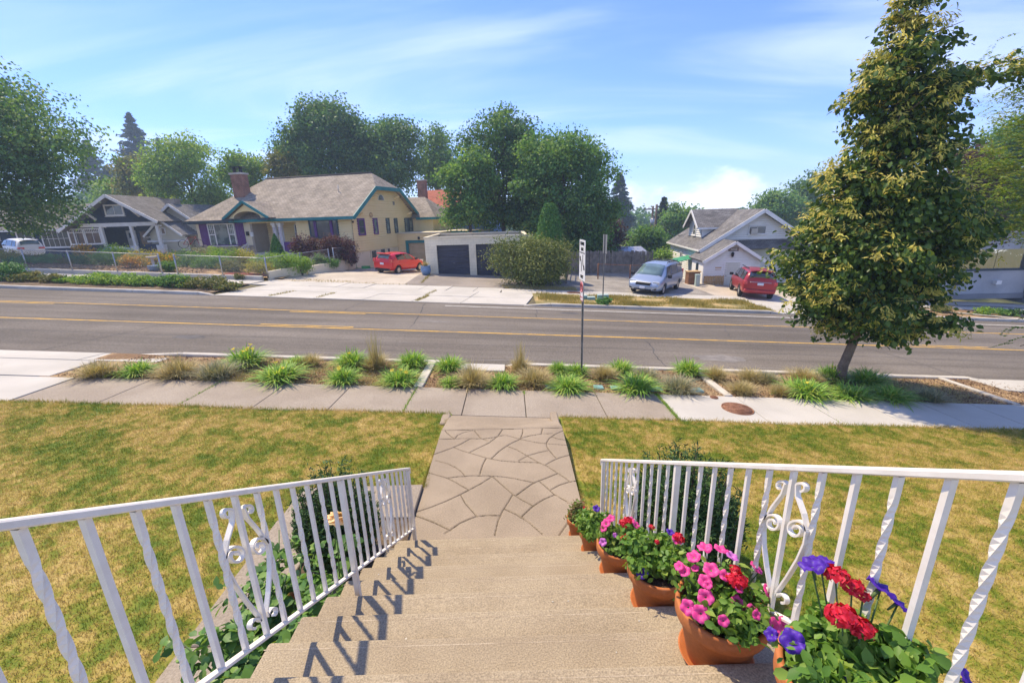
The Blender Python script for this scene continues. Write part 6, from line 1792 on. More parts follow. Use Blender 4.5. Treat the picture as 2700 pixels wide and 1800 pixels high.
def make_car(name, label, st, paint, loc, heading, wr_=.31, wb=2.5, track=1.5, spec=None, ground=zs, cat='car'):
    rz = math.atan2(-heading[0], heading[1])
    t = thing(name, label, cat, loc)
    t.rotation_euler = (Matrix.Rotation(math.atan(.064), 3, 'Y') @ Matrix.Rotation(rz, 3, 'Z')).to_euler()
    vs, fs = [], []
    n = None
    for s in st:
        half = section(s); ring = [(a, s[0], b) for a, b in half] + [(-a, s[0], b) for a, b in half[-2:0:-1]]
        n = len(ring); vs += ring
    for i in range(len(st)-1):
        for k in range(n):
            k2 = (k+1) % n
            fs.append((i*n+k, i*n+k2, (i+1)*n+k2, (i+1)*n+k))
    fs.append(tuple(range(n))[::-1]); fs.append(tuple((len(st)-1)*n+k for k in range(n)))
    mb = MB(); mb.raw(vs, fs, True)
    me = mb.mesh('body'); bm = bmesh.new(); bm.from_mesh(me); bmesh.ops.recalc_face_normals(bm, faces=bm.faces); bm.to_mesh(me); bm.free()
    body = link('body', me, paint, t)
    sub = body.modifiers.new('s', 'SUBSURF'); sub.levels = sub.render_levels = 2
    cm = MB()
    for y in (-wb/2, wb/2):
        for sg in (-1, 1):
            x0 = sg*(track/2-.14); x1 = sg*(track/2+.5)
            cm.tube([(x0, y, wr_+.01), (x1, y, wr_+.01)], wr_*1.16, 24, smooth=False)
    cme = cm.mesh('cut'); bm = bmesh.new(); bm.from_mesh(cme); bmesh.ops.recalc_face_normals(bm, faces=bm.faces); bm.to_mesh(cme); bm.free()
    cut = bpy.data.objects.new('cut', cme); COL.objects.link(cut); cut.parent = t
    bo = body.modifiers.new('b', 'BOOLEAN'); bo.operation = 'DIFFERENCE'; bo.object = cut; bo.solver = 'EXACT'
    bpy.context.view_layer.update()
    new = bpy.data.meshes.new_from_object(body.evaluated_get(bpy.context.evaluated_depsgraph_get()))
    body.modifiers.clear(); body.data = new; new.name = 'body'
    if not new.materials: new.materials.append(paint)
    bpy.data.objects.remove(cut)
    # wheels
    tm = MB(); w = .20
    tm.lathe([(wr_*.62,-w/2),(wr_*.93,-w/2),(wr_,-w*.32),(wr_,w*.32),(wr_*.93,w/2),(wr_*.62,w/2)], 28)
    tm = tm.mesh('tyre')
    rm = MB(); rm.lathe([(wr_*.64,-w*.4),(wr_*.64,w*.40),(wr_*.58,w*.44),(wr_*.54,w*.30)], 28)
    for k in range(7):
        a = 2*math.pi*k/7
        rm.bar((.03*math.cos(a), .03*math.sin(a), w*.38), (wr_*.6*math.cos(a), wr_*.6*math.sin(a), w*.36), .055, .03)
    rm.lathe([(.06,w*.40),(.05,w*.44),(.001,w*.45)], 14)
    rm.lathe([(wr_*.56,w*.12),(.001,w*.12)], 20)
    rm = rm.mesh('rim')
    for y in (-wb/2, wb/2):
        for sg in (-1, 1):
            wv = link('wheel', tm, MT['tyre'], t, loc=(sg*(track/2+.03), y, wr_), rot=(0, sg*math.pi/2, 0))
            link('rim', rm, MT['rim'], wv)
    sp = spec
    def sidepane(y0, y1, y2, y3, f0=.10, f1=.90, name='side_window'):
        """quad on the flank: bottom from y0 to y1, top from y3 to y2"""
        for sg in (1, -1):
            P = []
            for y, f in ((y0, f0), (y1, f0), (y2, f1), (y3, f1)):
                s = st_interp(st, y); b = Vector((s[2]*.975, y, s[3])); r = Vector((s[5]+.02, y, s[4]-.055))
                p = b.lerp(r, f); P.append(Vector((sg*(p.x+.004), p.y, p.z+.006)))
            mbx = MB(); mbx.plate(P if sg > 0 else P[::-1], .03); mbx.build(name, MT['car_glass'], t)
    def topppane(ya, yb, fa, fb, m, name, lift=.012):
        """windscreen or rear screen over stations ya (low) to yb (high)"""
        vs, fs = [], []
        for i in range(4):
            y = ya+(yb-ya)*i/3; f = fa+(fb-fa)*i/3
            s = st_interp(st, y)
            for q in (-1,-.5,0,.5,1):
                x = q*s[5]*f; z = s[4] - (.05*abs(q)**3) + lift
                vs.append((x, y, z))
        for i in range(3):
            for k in range(4): fs.append((i*5+k, i*5+k+1, i*5+k+6, i*5+k+5))
        mbx = MB(); mbx.raw(vs, fs, True); o = mbx.build(name, m, t)
        sd = o.modifiers.new('t', 'SOLIDIFY'); sd.thickness = .02; sd.offset = 0
    for a in sp['side']: sidepane(*a)
    topppane(*sp['wind'][:4], MT[sp.get('wind_mat', 'car_glass')], 'windscreen')
    topppane(*sp['rear'][:4], MT[sp.get('rear_mat', 'car_glass')], 'rear_window')
    def block(nm, m, x0, x1, y0, y1, z0, z1, both=True, bev=.015):
        for sg in ((1, -1) if both else (1,)):
            a, b = sorted((sg*x0, sg*x1)); mbx = MB(); mbx.box(a, b, y0, y1, z0, z1); mbx.build(nm, m, t, bevel=bev)
    for nm, m, *a in sp['blocks']:
        block(nm, MT[m] if m != 'paint' else paint, *a)
    return t
HATCH = [(-1.99,.46,.70,.84,.90,.58),(-1.93,.30,.80,.94,1.06,.58),(-1.78,.25,.84,.97,1.32,.55),(-1.5,.23,.86,.97,1.43,.56),(-.5,.21,.865,.95,1.475,.57),(.2,.2,.865,.92,1.43,.56),(.75,.2,.865,.90,1.16,.60),(1.12,.2,.86,.87,.97,.66),(1.55,.22,.84,.80,.87,.66),(1.88,.26,.76,.66,.73,.58),(1.98,.36,.66,.56,.61,.50)]
VAN = [(-2.5,.5,.86,.95,1.02,.72),(-2.44,.32,.95,1.02,1.40,.72),(-2.28,.27,.985,1.04,1.68,.72),(-1.5,.24,1.0,1.03,1.755,.74),(0,.22,1.0,1.0,1.77,.74),(.75,.22,1.0,.98,1.71,.73),(1.3,.22,1.0,.97,1.34,.78),(1.75,.22,.99,.95,1.05,.82),(2.15,.24,.96,.85,.93,.80),(2.45,.28,.88,.70,.78,.70),(2.56,.38,.76,.56,.62,.58)]
SUVS = [(-2.3,.5,.80,.95,1.01,.68),(-2.23,.36,.88,1.02,1.36,.67),(-2.06,.31,.905,1.04,1.61,.66),(-1.2,.28,.92,1.03,1.685,.68),(0,.27,.92,1.0,1.69,.68),(.6,.27,.92,.99,1.58,.67),(1.05,.27,.915,.98,1.22,.70),(1.38,.27,.905,.97,1.06,.74),(1.9,.28,.86,.88,.97,.72),(2.2,.32,.78,.73,.82,.60),(2.28,.42,.7,.6,.68,.5)]
make_car('red_hatchback', 'bright red hatchback parked on the yellow house driveway', HATCH, MT['car_red'], (-8.14, 32.7, zs(-8.14, 32.7)-.12), (.42,.9), .30, 2.49, 1.46,
    dict(side=[(-1.28,-.42,-.50,-1.30),(-.34,.62,.12,-.42)], wind=(1.02,.28,.92,.86), rear=(-1.90,-1.62,.86,.84), rear_mat='screen_glass',
    blocks=[('tail_light','lens_red',.60,.80,-2.0,-1.84,.84,1.08),('number_plate','plate',-.16,.16,-2.03,-1.985,.68,.82,False),('rear_bumper','black',-.62,.62,-2.02,-1.8,.27,.42,False),('spoiler','paint',-.52,.52,-1.92,-1.6,1.40,1.46,False),('door_mirror','black',.88,1.06,.55,.70,.92,1.06),('head_light','lens_clear',.50,.74,1.60,1.86,.68,.82),('door_handle','paint',.865,.885,-.55,-.38,.80,.84),('reflector','lens_red',.60,.74,-1.99,-1.9,.46,.52)]))
make_car('minivan', 'silver-blue minivan parked facing the street beside the sidewalk', VAN, MT['car_silver'], (9.04, 26.98, zs(9.04, 26.98)+.01), (-.58,-.81), .33, 3.03, 1.62,
    dict(side=[(-2.15,-1.05,-1.1,-2.05),(-.95,.25,.15,-1.0),(.35,1.30,.78,.25)], wind=(1.68,.80,.93,.88), wind_mat='screen_glass', rear=(-2.46,-2.26,.9,.86),
    blocks=[('head_light','lens_clear',.50,.88,2.10,2.42,.66,.82),('grille','black',-.42,.42,2.40,2.585,.60,.74,False),('grille_trim','rim',-.45,.45,2.38,2.56,.75,.78,False),('number_plate','plate',-.16,.16,2.56,2.62,.40,.53,False),('bumper_intake','black',-.50,.50,2.45,2.60,.30,.38,False),('fog_light','black',.55,.78,2.3,2.52,.36,.46),('door_mirror','black',1.0,1.22,1.15,1.32,.98,1.16),('roof_rail','black',.60,.64,-1.9,.4,1.76,1.81),('roof_bar','black',-.62,.62,-.2,-.12,1.80,1.84,False),('roof_bar','black',-.62,.62,-1.4,-1.32,1.80,1.84,False),('door_handle','paint',1.0,1.025,.2,.38,.86,.90),('door_handle','paint',1.0,1.025,-.85,-.67,.88,.92),('wiper','black',-.7,.6,1.60,1.66,1.09,1.12,False),('tail_light','lens_red',.80,.92,-2.5,-2.36,.9,1.25)]))
make_car('red_suv', 'dark red sport utility car backed toward the street by the white house', SUVS, MT['car_maroon'], (14.8, 26.7, zs(14.8, 26.7)+.02), (.3,.95), .35, 2.72, 1.54,
    dict(side=[(-2.0,-1.2,-1.25,-1.9),(-1.1,-.15,-.2,-1.15),(-.05,.95,.55,-.12)], wind=(1.30,.68,.93,.88), rear=(-2.25,-2.07,.92,.88),
    blocks=[('tail_light','lens_red',.68,.86,-2.32,-2.1,.86,1.06),('number_plate','plate',-.16,.16,-2.34,-2.28,.84,.97,False),('chrome_strip','rim',-.55,.55,-2.33,-2.27,.99,1.02,False),('rear_bumper','paint',-.80,.80,-2.40,-2.1,.42,.60,False,.04),('spoiler','paint',-.60,.60,-2.22,-1.95,1.62,1.67,False),('roof_rail','black',.58,.62,-1.7,.3,1.69,1.74),('door_mirror','black',.93,1.14,.80,.96,1.02,1.18),('door_handle','paint',.915,.94,-.2,0,.88,.92)]))
p = at(52, 655, 40.5)
make_car('white_suv', 'white sport utility car parked in front of the navy house', SUVS, MT['car_white'], (p[0], 40.5, at(52, 628, 40.5)[2]-1.66), (-.9,.43), .35, 2.72, 1.54,
    dict(side=[(-1.9,-1.2,-1.25,-1.7),(-1.1,-.15,-.2,-1.15),(-.05,.95,.55,-.12)], wind=(1.30,.68,.93,.88), rear=(-2.25,-2.07,.92,.88), rear_mat='screen_glass',
    blocks=[('tail_light','lens_red',.45,.86,-2.33,-2.1,.88,1.02),('number_plate','plate',-.16,.16,-2.34,-2.28,.70,.83,False),('spoiler','paint',-.60,.60,-2.22,-1.95,1.62,1.67,False),('door_mirror','black',.93,1.14,.80,.96,1.02,1.18)]))
p = at(300, 660, 41.5)
make_car('blue_sedan', 'dark car half hidden behind the garden, before the navy porch', HATCH, MT['car_navy'], (p[0], 41.5, at(300, 650, 41.5)[2]-1.42), (-.93,.36), .30, 2.49, 1.46,
    dict(side=[(-1.28,-.42,-.50,-1.30),(-.34,.62,.12,-.42)], wind=(1.02,.28,.92,.86), rear=(-1.90,-1.62,.86,.84), rear_mat='screen_glass',
    blocks=[('tail_light','lens_red',.60,.80,-2.0,-1.84,.84,1.08),('number_plate','plate',-.16,.16,-2.03,-1.985,.68,.82,False),('door_mirror','black',.88,1.06,.55,.70,.92,1.06)]))
# ================================================================== SIGNS, FENCES, POLES, YARD THINGS
MT['sign_black'] = mat('sign_black', (.02,.02,.02), rough=.5)
MT['sign_red'] = mat('sign_red', (.55,.03,.04), rough=.45)
MT['sign_back'] = mat('sign_back', (.42,.43,.44), (.50,.50,.50), 5, rough=.4, metal=.6)
def u_post(parent, h, w=.055):
    mb = MB(); mb.box(-w/2,w/2,-.012,.012,-.25,h); mb.box(-w/2,-w/2+.012,-.012,.03,-.25,h); mb.box(w/2-.012,w/2,-.012,.03,-.25,h)
    return mb.build('post', MT['post_steel'], parent)
def sign_face(parent, w, h, z, m, name='sign_face'):
    mb = MB(); r = .035
    pts = []
    for cx, cz, a0 in ((w/2-r, h/2-r, 0), (-w/2+r, h/2-r, 90), (-w/2+r, -h/2+r, 180), (w/2-r, -h/2+r, 270)):
        for k in range(5):
            a = rad(a0+k*22.5); pts.append((cx+r*math.cos(a), -.02, z+cz+r*math.sin(a)))
    mb.plate(pts, .004); return mb.build(name, m, parent)
def arrow(parent, pts, w, y, m, name='arrow'):
    mb = MB()
    P = [Vector((a, y, b)) for a, b in pts]
    for i in range(len(P)-1):
        d = (P[i+1]-P[i]).normalized(); s = Vector((d.z, 0, -d.x))*(w/2)
        e = P[i+1]+d*.008
        mb.plate([P[i]-s, P[i]+s, e+s, e-s][::-1], .003)
    d = (P[-1]-P[-2]).normalized(); s = Vector((d.z, 0, -d.x)); e = P[-1]
    mb.plate([e-s*w*1.5, e+s*w*1.5, e+d*w*2.6][::-1], .003)
    return mb.build(name, m, parent)
x, y = 1.69, 10.15
sg = thing('street_sign', 'tall lane-use sign above a no-parking sign, standing in the near planting strip', 'street sign', (x, y, zs(x, y)-.02), rad(-87))
ztop = at(1533, 630, 10.15)[2] - zs(x, y) + .02
u_post(sg, ztop-.05)
f1 = sign_face(sg, .61, .92, ztop-.48, MT['sign_white'])
zc_ = ztop-.48
text('CENTER', .105, MT['sign_black'], f1, (0,-.024,zc_+.375), font_scale=1.05)
text('LANE', .105, MT['sign_black'], f1, (0,-.024,zc_+.25))
mb = MB(); mb.box(-.27,.27,-.026,-.021,zc_+.165,zc_+.180); mb.build('rule', MT['sign_black'], f1)
arrow(f1, [(-.07,zc_-.26),(-.07,zc_-.10),(-.10,zc_-.02),(-.17,zc_+.02)], .045, -.022, MT['sign_black'])
arrow(f1, [(.07,zc_+.13),(.07,zc_-.02),(.10,zc_-.10),(.17,zc_-.14)], .045, -.022, MT['sign_black'])
text('ONLY', .105, MT['sign_black'], f1, (0,-.024,zc_-.375))
z2_ = ztop-.96-.235
f2 = sign_face(sg, .305, .46, z2_, MT['sign_white'])
mb = MB(); mb.tube([(.105*math.cos(a),-.024,z2_+.09+.105*math.sin(a)) for a in np.linspace(0,6.2832,30)], .010, 5, cap=False); mb.build('red_ring', MT['sign_red'], f2)
text('P', .17, MT['sign_black'], f2, (0,-.023,z2_+.09))
mb = MB(); mb.bar((-.072,-.027,z2_+.162),(.072,-.027,z2_+.018),.004,.018); mb.build('red_slash', MT['sign_red'], f2)
arrow(f2, [(.08,z2_-.14),(-.06,z2_-.14)], .022, -.022, MT['sign_red'])
mb = MB()
for a, b, c, d in ((-.14,.14,.212,.22),(-.14,.14,-.22,-.212),(-.145,-.137,-.22,.22),(.137,.145,-.22,.22)): mb.box(a,b,-.024,-.021,z2_+c,z2_+d)
mb.build('red_border', MT['sign_red'], f2)
# second sign across the street, seen from behind at a slant
x, y = 4.72, 22.0
s2 = thing('street_sign', 'grey-backed road sign on a steel post in the far verge', 'street sign', (x, y, zs(x, y)), rad(96))
zt2 = at(1597, 617, 22.0)[2]-zs(x, y)
u_post(s2, zt2-.02, .06)
sign_face(s2, .61, .92, zt2-.48, MT['sign_back']); sign_face(s2, .305, .46, zt2-1.20, MT['sign_back'])

# chain-link fences
MT['wire'] = mat('fence_wire', (.30,.30,.29), (.38,.38,.37), 3, rough=.5, metal=.7)
def chain_fence(label, pts, h, zf, spacing=2.6, cell=.11, wire=.007, post_m=None):
    root = thing('chain_link_fence', label, 'fence')
    pm = post_m or MT['metal']
    V, Fq = [], []
    for (xa, ya), (xb, yb) in zip(pts[:-1], pts[1:]):
        L = math.hypot(xb-xa, yb-ya); n = max(1, round(L/spacing))
        for k in range(n+1):
            f = k/n; px, py = xa+(xb-xa)*f, ya+(yb-ya)*f
            if k == 0 and (xa, ya) != pts[0]: continue
            mb = MB(); mb.tube([(px,py,zf(px,py)-.1),(px,py,zf(px,py)+h+.05)], .032 if k not in (0, n) else .042, 8); mb.build('post', pm, root)
        mb = MB(); mb.tube([(xa+(xb-xa)*k/8, ya+(yb-ya)*k/8, zf(xa+(xb-xa)*k/8, ya+(yb-ya)*k/8)+h) for k in range(9)], .022, 6); mb.build('top_rail', pm, root)
        ux, uy = (xb-xa)/L, (yb-ya)/L; nx_, ny_ = -uy, ux
        for k in range(int(-h/cell), int(L/cell)+1):
            for sg_ in (1, -1):
                s0 = k*cell if sg_ > 0 else k*cell+h
                s1 = s0+h*sg_
                a, b = max(0, min(L, s0)), max(0, min(L, s1))
                if abs(b-a) < .02: continue
                za, zb = (a-s0)/(s1-s0)*h, (b-s0)/(s1-s0)*h
                A = np.array([xa+ux*a, ya+uy*a, zf(xa+ux*a, ya+uy*a)+za]); B_ = np.array([xa+ux*b, ya+uy*b, zf(xa+ux*b, ya+uy*b)+zb])
                d = B_-A; d /= np.linalg.norm(d); sd = np.array([ux*-d[2], uy*-d[2], (d[0]*ux+d[1]*uy)])*wire/2
                i = len(V); V += [A-sd, A+sd, B_+sd, B_-sd]; Fq.append((i,i+1,i+2,i+3))
    tag(link('wire_mesh', np_mesh('wire_mesh', np.array(V), np.array(Fq)), MT['wire'], root), kind='stuff')
    return root
fz = lambda x, y: zs(x, 25.7)+.24
chain_fence('long galvanised chain-link fence on the low garden wall across the street', [(-46,25.75),(-20.3,25.75)], 1.05, fz)
chain_fence('galvanised chain-link fence turning along the driveway of the yellow house', [(-19.4,25.75),(-14.2,25.75),(-12.6,31.0)], 1.05, lambda x, y: zs(x, 25.7)+.24+.03*max(0, y-25.75))
chain_fence('chain-link panel in front of the maroon bush at the house corner', [(-12.35,31.2),(-11.6,33.4)], 1.1, lambda x, y: zs(x, 25.7)+.42, 1.1)
chain_fence('rusty chain-link fence between the gravel lot and the wooden fence', [(6.3,31.3),(8.6,31.3),(12.2,31.8)], 1.05, lambda x, y: zs(x, y)+.02, 2.2, post_m=MT['rust'])
# retaining wall beside the driveway
rw = thing('retaining_wall', 'cream low retaining wall beside the driveway of the yellow house', 'wall')
for (xa, ya), (xb, yb) in (((-14.25,25.9),(-13.3,28.6)),((-13.25,28.75),(-12.0,32.6)),((-12.0,32.65),(-11.95,34.3))):
    mb = MB(); mb.bar((xa,ya,zs(xa,ya)+.12),(xb,yb,zs(xb,yb)+.28),.2,.75); mb.build('wall_section', MT['cream2'], rw, bevel=.02)

# wooden board fence
wf = thing('board_fence', 'weathered grey board fence behind the gravel lot', 'fence')
pts = [(4.4,33.5),(12.0,37.2)]
L = math.hypot(pts[1][0]-pts[0][0], pts[1][1]-pts[0][1]); ux, uy = (pts[1][0]-pts[0][0])/L, (pts[1][1]-pts[0][1])/L
mb = MB(); mb.box(-.068,.068,-.012,.012,0,1.75); bme = mb.mesh('fence_board')
nbd = int(L/.145)
for k in range(nbd):
    s = k*.145; px, py = pts[0][0]+ux*s, pts[0][1]+uy*s
    link('board', bme, MT['wood'], wf, loc=(px, py, zs(px, py)-.05+random.uniform(-.04,.05)), rot=(random.uniform(-.02,.02), random.uniform(-.015,.015), math.atan2(uy, ux)), scale=(1,1,random.uniform(.97,1.04)))
for hz in (.35,1.4):
    mb = MB(); mb.bar((pts[0][0],pts[0][1]-.05,zs(*pts[0])+hz),(pts[1][0],pts[1][1]-.05,zs(*pts[1])+hz),.04,.09); mb.build('rail', MT['wood'], wf)
for k in range(5):
    px, py = pts[0][0]+ux*L*k/4, pts[0][1]+uy*L*k/4
    mb = MB(); mb.box(px-.06,px+.06,py-.14,py-.03,zs(px,py)-.1,zs(px,py)+1.8); mb.build('post', MT['wood'], wf)
# old slatted fence running back beside the juniper
of = thing('picket_fence', 'old leaning slat fence between the big bush and the gravel lot', 'fence')
for k in range(16):
    px, py = 3.65+.055*k, 28.6+.32*k
    link('board', bme, MT['wood'], of, loc=(px, py, zs(px, py)-.03), rot=(random.uniform(-.05,.05), random.uniform(-.05,.05), rad(82)), scale=(.7,1,.82))
for hz in (.4,1.1):
    mb = MB(); mb.bar((3.68,28.5,zs(3.7,28.5)+hz),(4.5,33.5,zs(4.5,33.5)+hz),.04,.08); mb.build('rail', MT['wood'], of)
mb = MB(); mb.box(3.6,3.72,28.4,28.5,zs(3.7,28.4)-.1,zs(3.7,28.4)+1.55); mb.build('post', MT['wood'], of)

# utility poles
MT['pole'] = mat('pole_wood', (.10,.08,.065), (.15,.125,.10), 3, fine=(20,.25), rough=.95)
def upole(label, u, vtop, Y, r, cross=False, trans=False):
    pt = at(u, vtop, Y); zb = zs(pt[0], Y)
    t = thing('utility_pole', label, 'utility pole', (pt[0], Y, zb))
    h = pt[2]-zb
    mb = MB(); mb.tube([(0,0,-.3),(0,0,h)], [r*1.15, r*.8], 10); mb.build('shaft', MT['pole'], t)
    if cross:
        mb = MB(); mb.box(-1.1,.5,-.06,.06,h-.45,h-.31); a = mb.build('crossarm', MT['pole'], t)
        for k in (-.95,-.5,.35):
            mb = MB(); mb.tube([(k,0,h-.31),(k,0,h-.12)], .05, 8); mb.build('insulator', MT['kerb'], a)
    if trans:
        mb = MB(); mb.tube([(-.05,-.36,h-2.6),(-.05,-.36,h-1.45)], .29, 14); c = mb.build('transformer', MT['metal'], t)
        mb = MB(); mb.tube([(-.05,-.36,h-1.45),(-.05,-.36,h-1.25)], .06, 8); mb.build('bushing', MT['kerb'], c)
    return t, pt
u1, p1 = upole('slim utility pole with crossarm and transformer can', 1722, 543, 56, .15, True, True)
u2, p2 = upole('taller bare utility pole in front of the transformer pole', 1732, 539, 54, .17)
MT['cable'] = mat('black_cable', (.03,.03,.03), rough=.7)
def cable(label, a, b, sag, r=.022):
    a, b = Vector(a), Vector(b)
    mb = MB(); mb.tube([a.lerp(b, k/14)-Vector((0,0,sag*4*(k/14)*(1-k/14))) for k in range(15)], r, 5)
    tag(mb.build('overhead_cable', MT['cable']), label, 'cable')
cable('overhead cable sagging from the poles to the white house eave', at(1734, 558, 54), at(1800, 618, 40), 1.0)
cable('lower overhead cable dropping from the pole to the white house wall', at(1734, 606, 54), at(1796, 664, 40), 1.2)
cable('lowest thin cable running from the pole to the white house', at(1733, 613, 54), at(1790, 672, 40), .8, .016)

# pallets leaning on the white house
def pallet(label, x0):
    t = thing('wooden_pallet', label, 'pallet', (0,0,0), group='pallets by the white house')
    t.location = (13.3+x0*math.cos(rad(6)), 30.6-x0*math.sin(rad(6))-.16, -2.02); t.rotation_euler = (rad(-4), 0, rad(-6))
    for k in range(6):
        mb = MB(); mb.box(.01+k*.108,.09+k*.108,-.02,.0,0,.92+random.uniform(-.02,.02)); mb.build('slat', MT['new_wood'], t)
    for z in (.08,.42,.78):
        mb = MB(); mb.box(0,.64,.0,.08,z,z+.09); mb.build('stringer', MT['new_wood'], t)
pallet('pale wooden pallet leaning on the white house, left of the pair', .30); pallet('pale wooden pallet leaning on the white house, next to the door', .97)
# utility pedestal, cabinet
MT['pedestal'] = mat('pale_green_metal', (.36,.46,.42), (.40,.50,.46), 4, rough=.5)
p = at(1837, 758, 29.4)
t = thing('utility_pedestal', 'pale green utility pedestal beside the white house', 'utility box', (p[0], 29.4, p[2]))
mb = MB(); mb.box(-.14,.14,-.12,.12,-.1,.84); mb.build('cabinet', MT['pedestal'], t, bevel=.02)
mb = MB(); mb.box(-.16,.16,-.14,.14,.84,.90); mb.build('cap', MT['pedestal'], t, bevel=.02)
p = at(1828, 756, 30.2)
t = thing('storage_cabinet', 'brown storage cabinet against the white house wall', 'cabinet', (p[0], 30.4, p[2]))
MT['brownbox'] = mat('brown_boards', (.19,.09,.045), (.25,.13,.07), 3, rough=.8)
mb = MB(); mb.box(-.42,.36,-.3,.3,-.1,1.02); mb.build('case', MT['brownbox'], t)
mb = MB(); mb.box(-.46,.40,-.36,.34,1.02,1.08); mb.build('lid', MT['new_wood'], t)
mb = MB(); mb.box(-.40,-.05,-.33,-.30,0,.95); mb.build('door', MT['brownbox'], t)
# shed behind the fence
p = at(1625, 672, 44)
t = thing('shed', 'low shed with a pale metal roof behind the board fence', 'shed', (p[0], 44, 0))
zl = at(1625, 678, 44)[2]; zh = at(1625, 655, 44)[2]
mb = MB(); mb.box(-2.3,3.2,0,4,zl-2.2,zl); mb.build('wall', MT['wood'], t)
mb = MB(); mb.plate([(-2.8,-.4,zl),(3.6,-.4,zl),(3.0,2,zh),(-2.3,2,zh)], .08); mb.build('roof', MT['sign_back'], t)
mb = MB(); mb.plate([(3.6,4.4,zl),(-2.8,4.4,zl),(-2.3,2,zh),(3.0,2,zh)], .08); mb.build('roof', MT['sign_back'], t)
p = at(1760, 700, 46)
t = thing('garage_shed', 'small grey outbuilding between the shed and the white house', 'shed', (p[0], 46, 0))
mb = MB(); mb.box(-1.5,3.5,0,4,-3.5,at(1760,690,46)[2]); mb.build('wall', MT['stucco'], t)
mb = MB(); mb.plate([(-1.8,-.3,at(1760,690,46)[2]),(3.8,-.3,at(1760,690,46)[2]),(3.8,4,at(1760,672,46)[2]),(-1.8,4,at(1760,672,46)[2])], .1); mb.build('roof', MT['shingle_grey'], t)
# blue glazed pot with dry grass
MT['blue_glaze'] = mat('blue_glaze', (.13,.24,.40), (.17,.29,.46), 3, rough=.25, spec=.6)
p = gnd(1128, 722)
t = thing('blue_planter', 'large blue glazed planter with dry grass beside the garage', 'planter', (p[0], 30.4, zs(p[0], 30.4)))
mb = MB(); mb.lathe([(.001,0),(.24,0),(.34,.25),(.36,.42),(.31,.55),(.34,.60),(.34,.64),(.29,.64),(.27,.56)], 28); mb.build('pot', MT['blue_glaze'], t)
mb = MB(); mb.lathe([(.29,.57),(.001,.6)], 20); mb.build('soil', MT['potsoil'], t)
link('dry_grass', blade_mesh('dry_grass', 260, np.random.default_rng(3), .42, .42, .008, .9, 3, (.1,1)), PAL['straw'], t, loc=(0,0,.58))
# green hose heap
MT['hose'] = mat('green_hose', (.03,.20,.06), (.04,.26,.09), 3, rough=.4)
p = gnd(965, 710)
t = thing('garden_hose', 'coiled green garden hose lying by the house corner', 'hose', (p[0], p[1], zs(p[0], p[1])+.02))
mb = MB(); mb.tube([((.30+.03*math.sin(3*a))*math.cos(a), (.22+.02*math.cos(2*a))*math.sin(a), .03+.006*a) for a in np.linspace(0, 6.283*5, 130)], .022, 6); mb.build('coil', MT['hose'], t)
mb = MB(); mb.tube([(-.3,0,.05),(-.75,.3,.05),(-1.0,.9,.3),(-1.05,1.1,.7)], .02, 6); mb.build('lead', MT['hose'], t)
# black entrance gate and handrail at the grey building
t = thing('iron_gate', 'black barred iron gate at the ramp of the grey building', 'gate', (20.9, 25.6, zs(20.9, 25.6)+.15), rad(-8))
for k in range(17):
    mb = MB(); mb.bar((k*.105,0,0),(k*.105,0,.82),.016); mb.build('bar', MT['black'], t)
for z in (.05,.80): mb = MB(); mb.bar((-.02,0,z),(1.72,0,z),.03,.04); mb.build('rail', MT['black'], t)
mb = MB(); mb.box(.55,.85,-.03,.03,.42,.62); mb.build('lock_box', MT['black'], t)
t = thing('iron_railing', 'black iron handrail along the ramp before the grey building', 'railing', (19.3, 25.2, zs(19.3, 25.2)+.1), rad(10))
for k in range(14):
    mb = MB(); mb.bar((k*.11,0,0),(k*.11,0,.8-.012*k),.016); mb.build('bar', MT['black'], t)
mb = MB(); mb.bar((-.02,0,.8),(1.5,0,.63),.03,.04); mb.build('rail', MT['black'], t)
sheet('building_ramp', lin(19.8, 31, 1), [24.7, 25.4, 26.2], lambda x, y: zs(x, 24.7)+.06+(.12 if x < 24 else 0)*(y-24.7), MT['slab_new'])
mb = MB(); mb.raw([(21.0,22.9,zs(21,22.9)+.1),(21.6,22.9,zs(21.6,22.9)+.1),(25.5,20.5,zs(25.5,20.5)+.12),(24.9,20.5,zs(24.9,20.5)+.12)], [(0,3,2,1)])
o = mb.build('verge_path', MT['slab_new']); o['kind'] = 'structure'
# boxes in the far verge
for k, (u, v, w, h) in enumerate(((1538,790,.35,.16),(1558,792,.4,.12),(1589,793,.55,.26))):
    p = gnd(u, v)
    t = thing('meter_box', ['small green-grey meter box in the far verge, behind the near sign post', 'flat pale meter lid in the far verge, middle of three', 'larger green meter box at the foot of the far sign'][k], 'utility box', (p[0], p[1], zs(p[0], p[1])+.05), group='boxes in the far verge')
    mb = MB(); mb.box(-w/2,w/2,-.15,.15,-.05,h); mb.build('case', MT['teal_lid'], t, bevel=.02)
    mb = MB(); mb.box(-w/2-.01,w/2+.01,-.16,.16,h,h+.03); mb.build('lid', MT['pedestal'], t, bevel=.008)
round_cover('manhole_cover', 'dark round manhole cover in the far sidewalk beside the juniper', gnd(1515,773)[0], 24.7, .45, zs(gnd(1515,773)[0], 24.7)+.036)
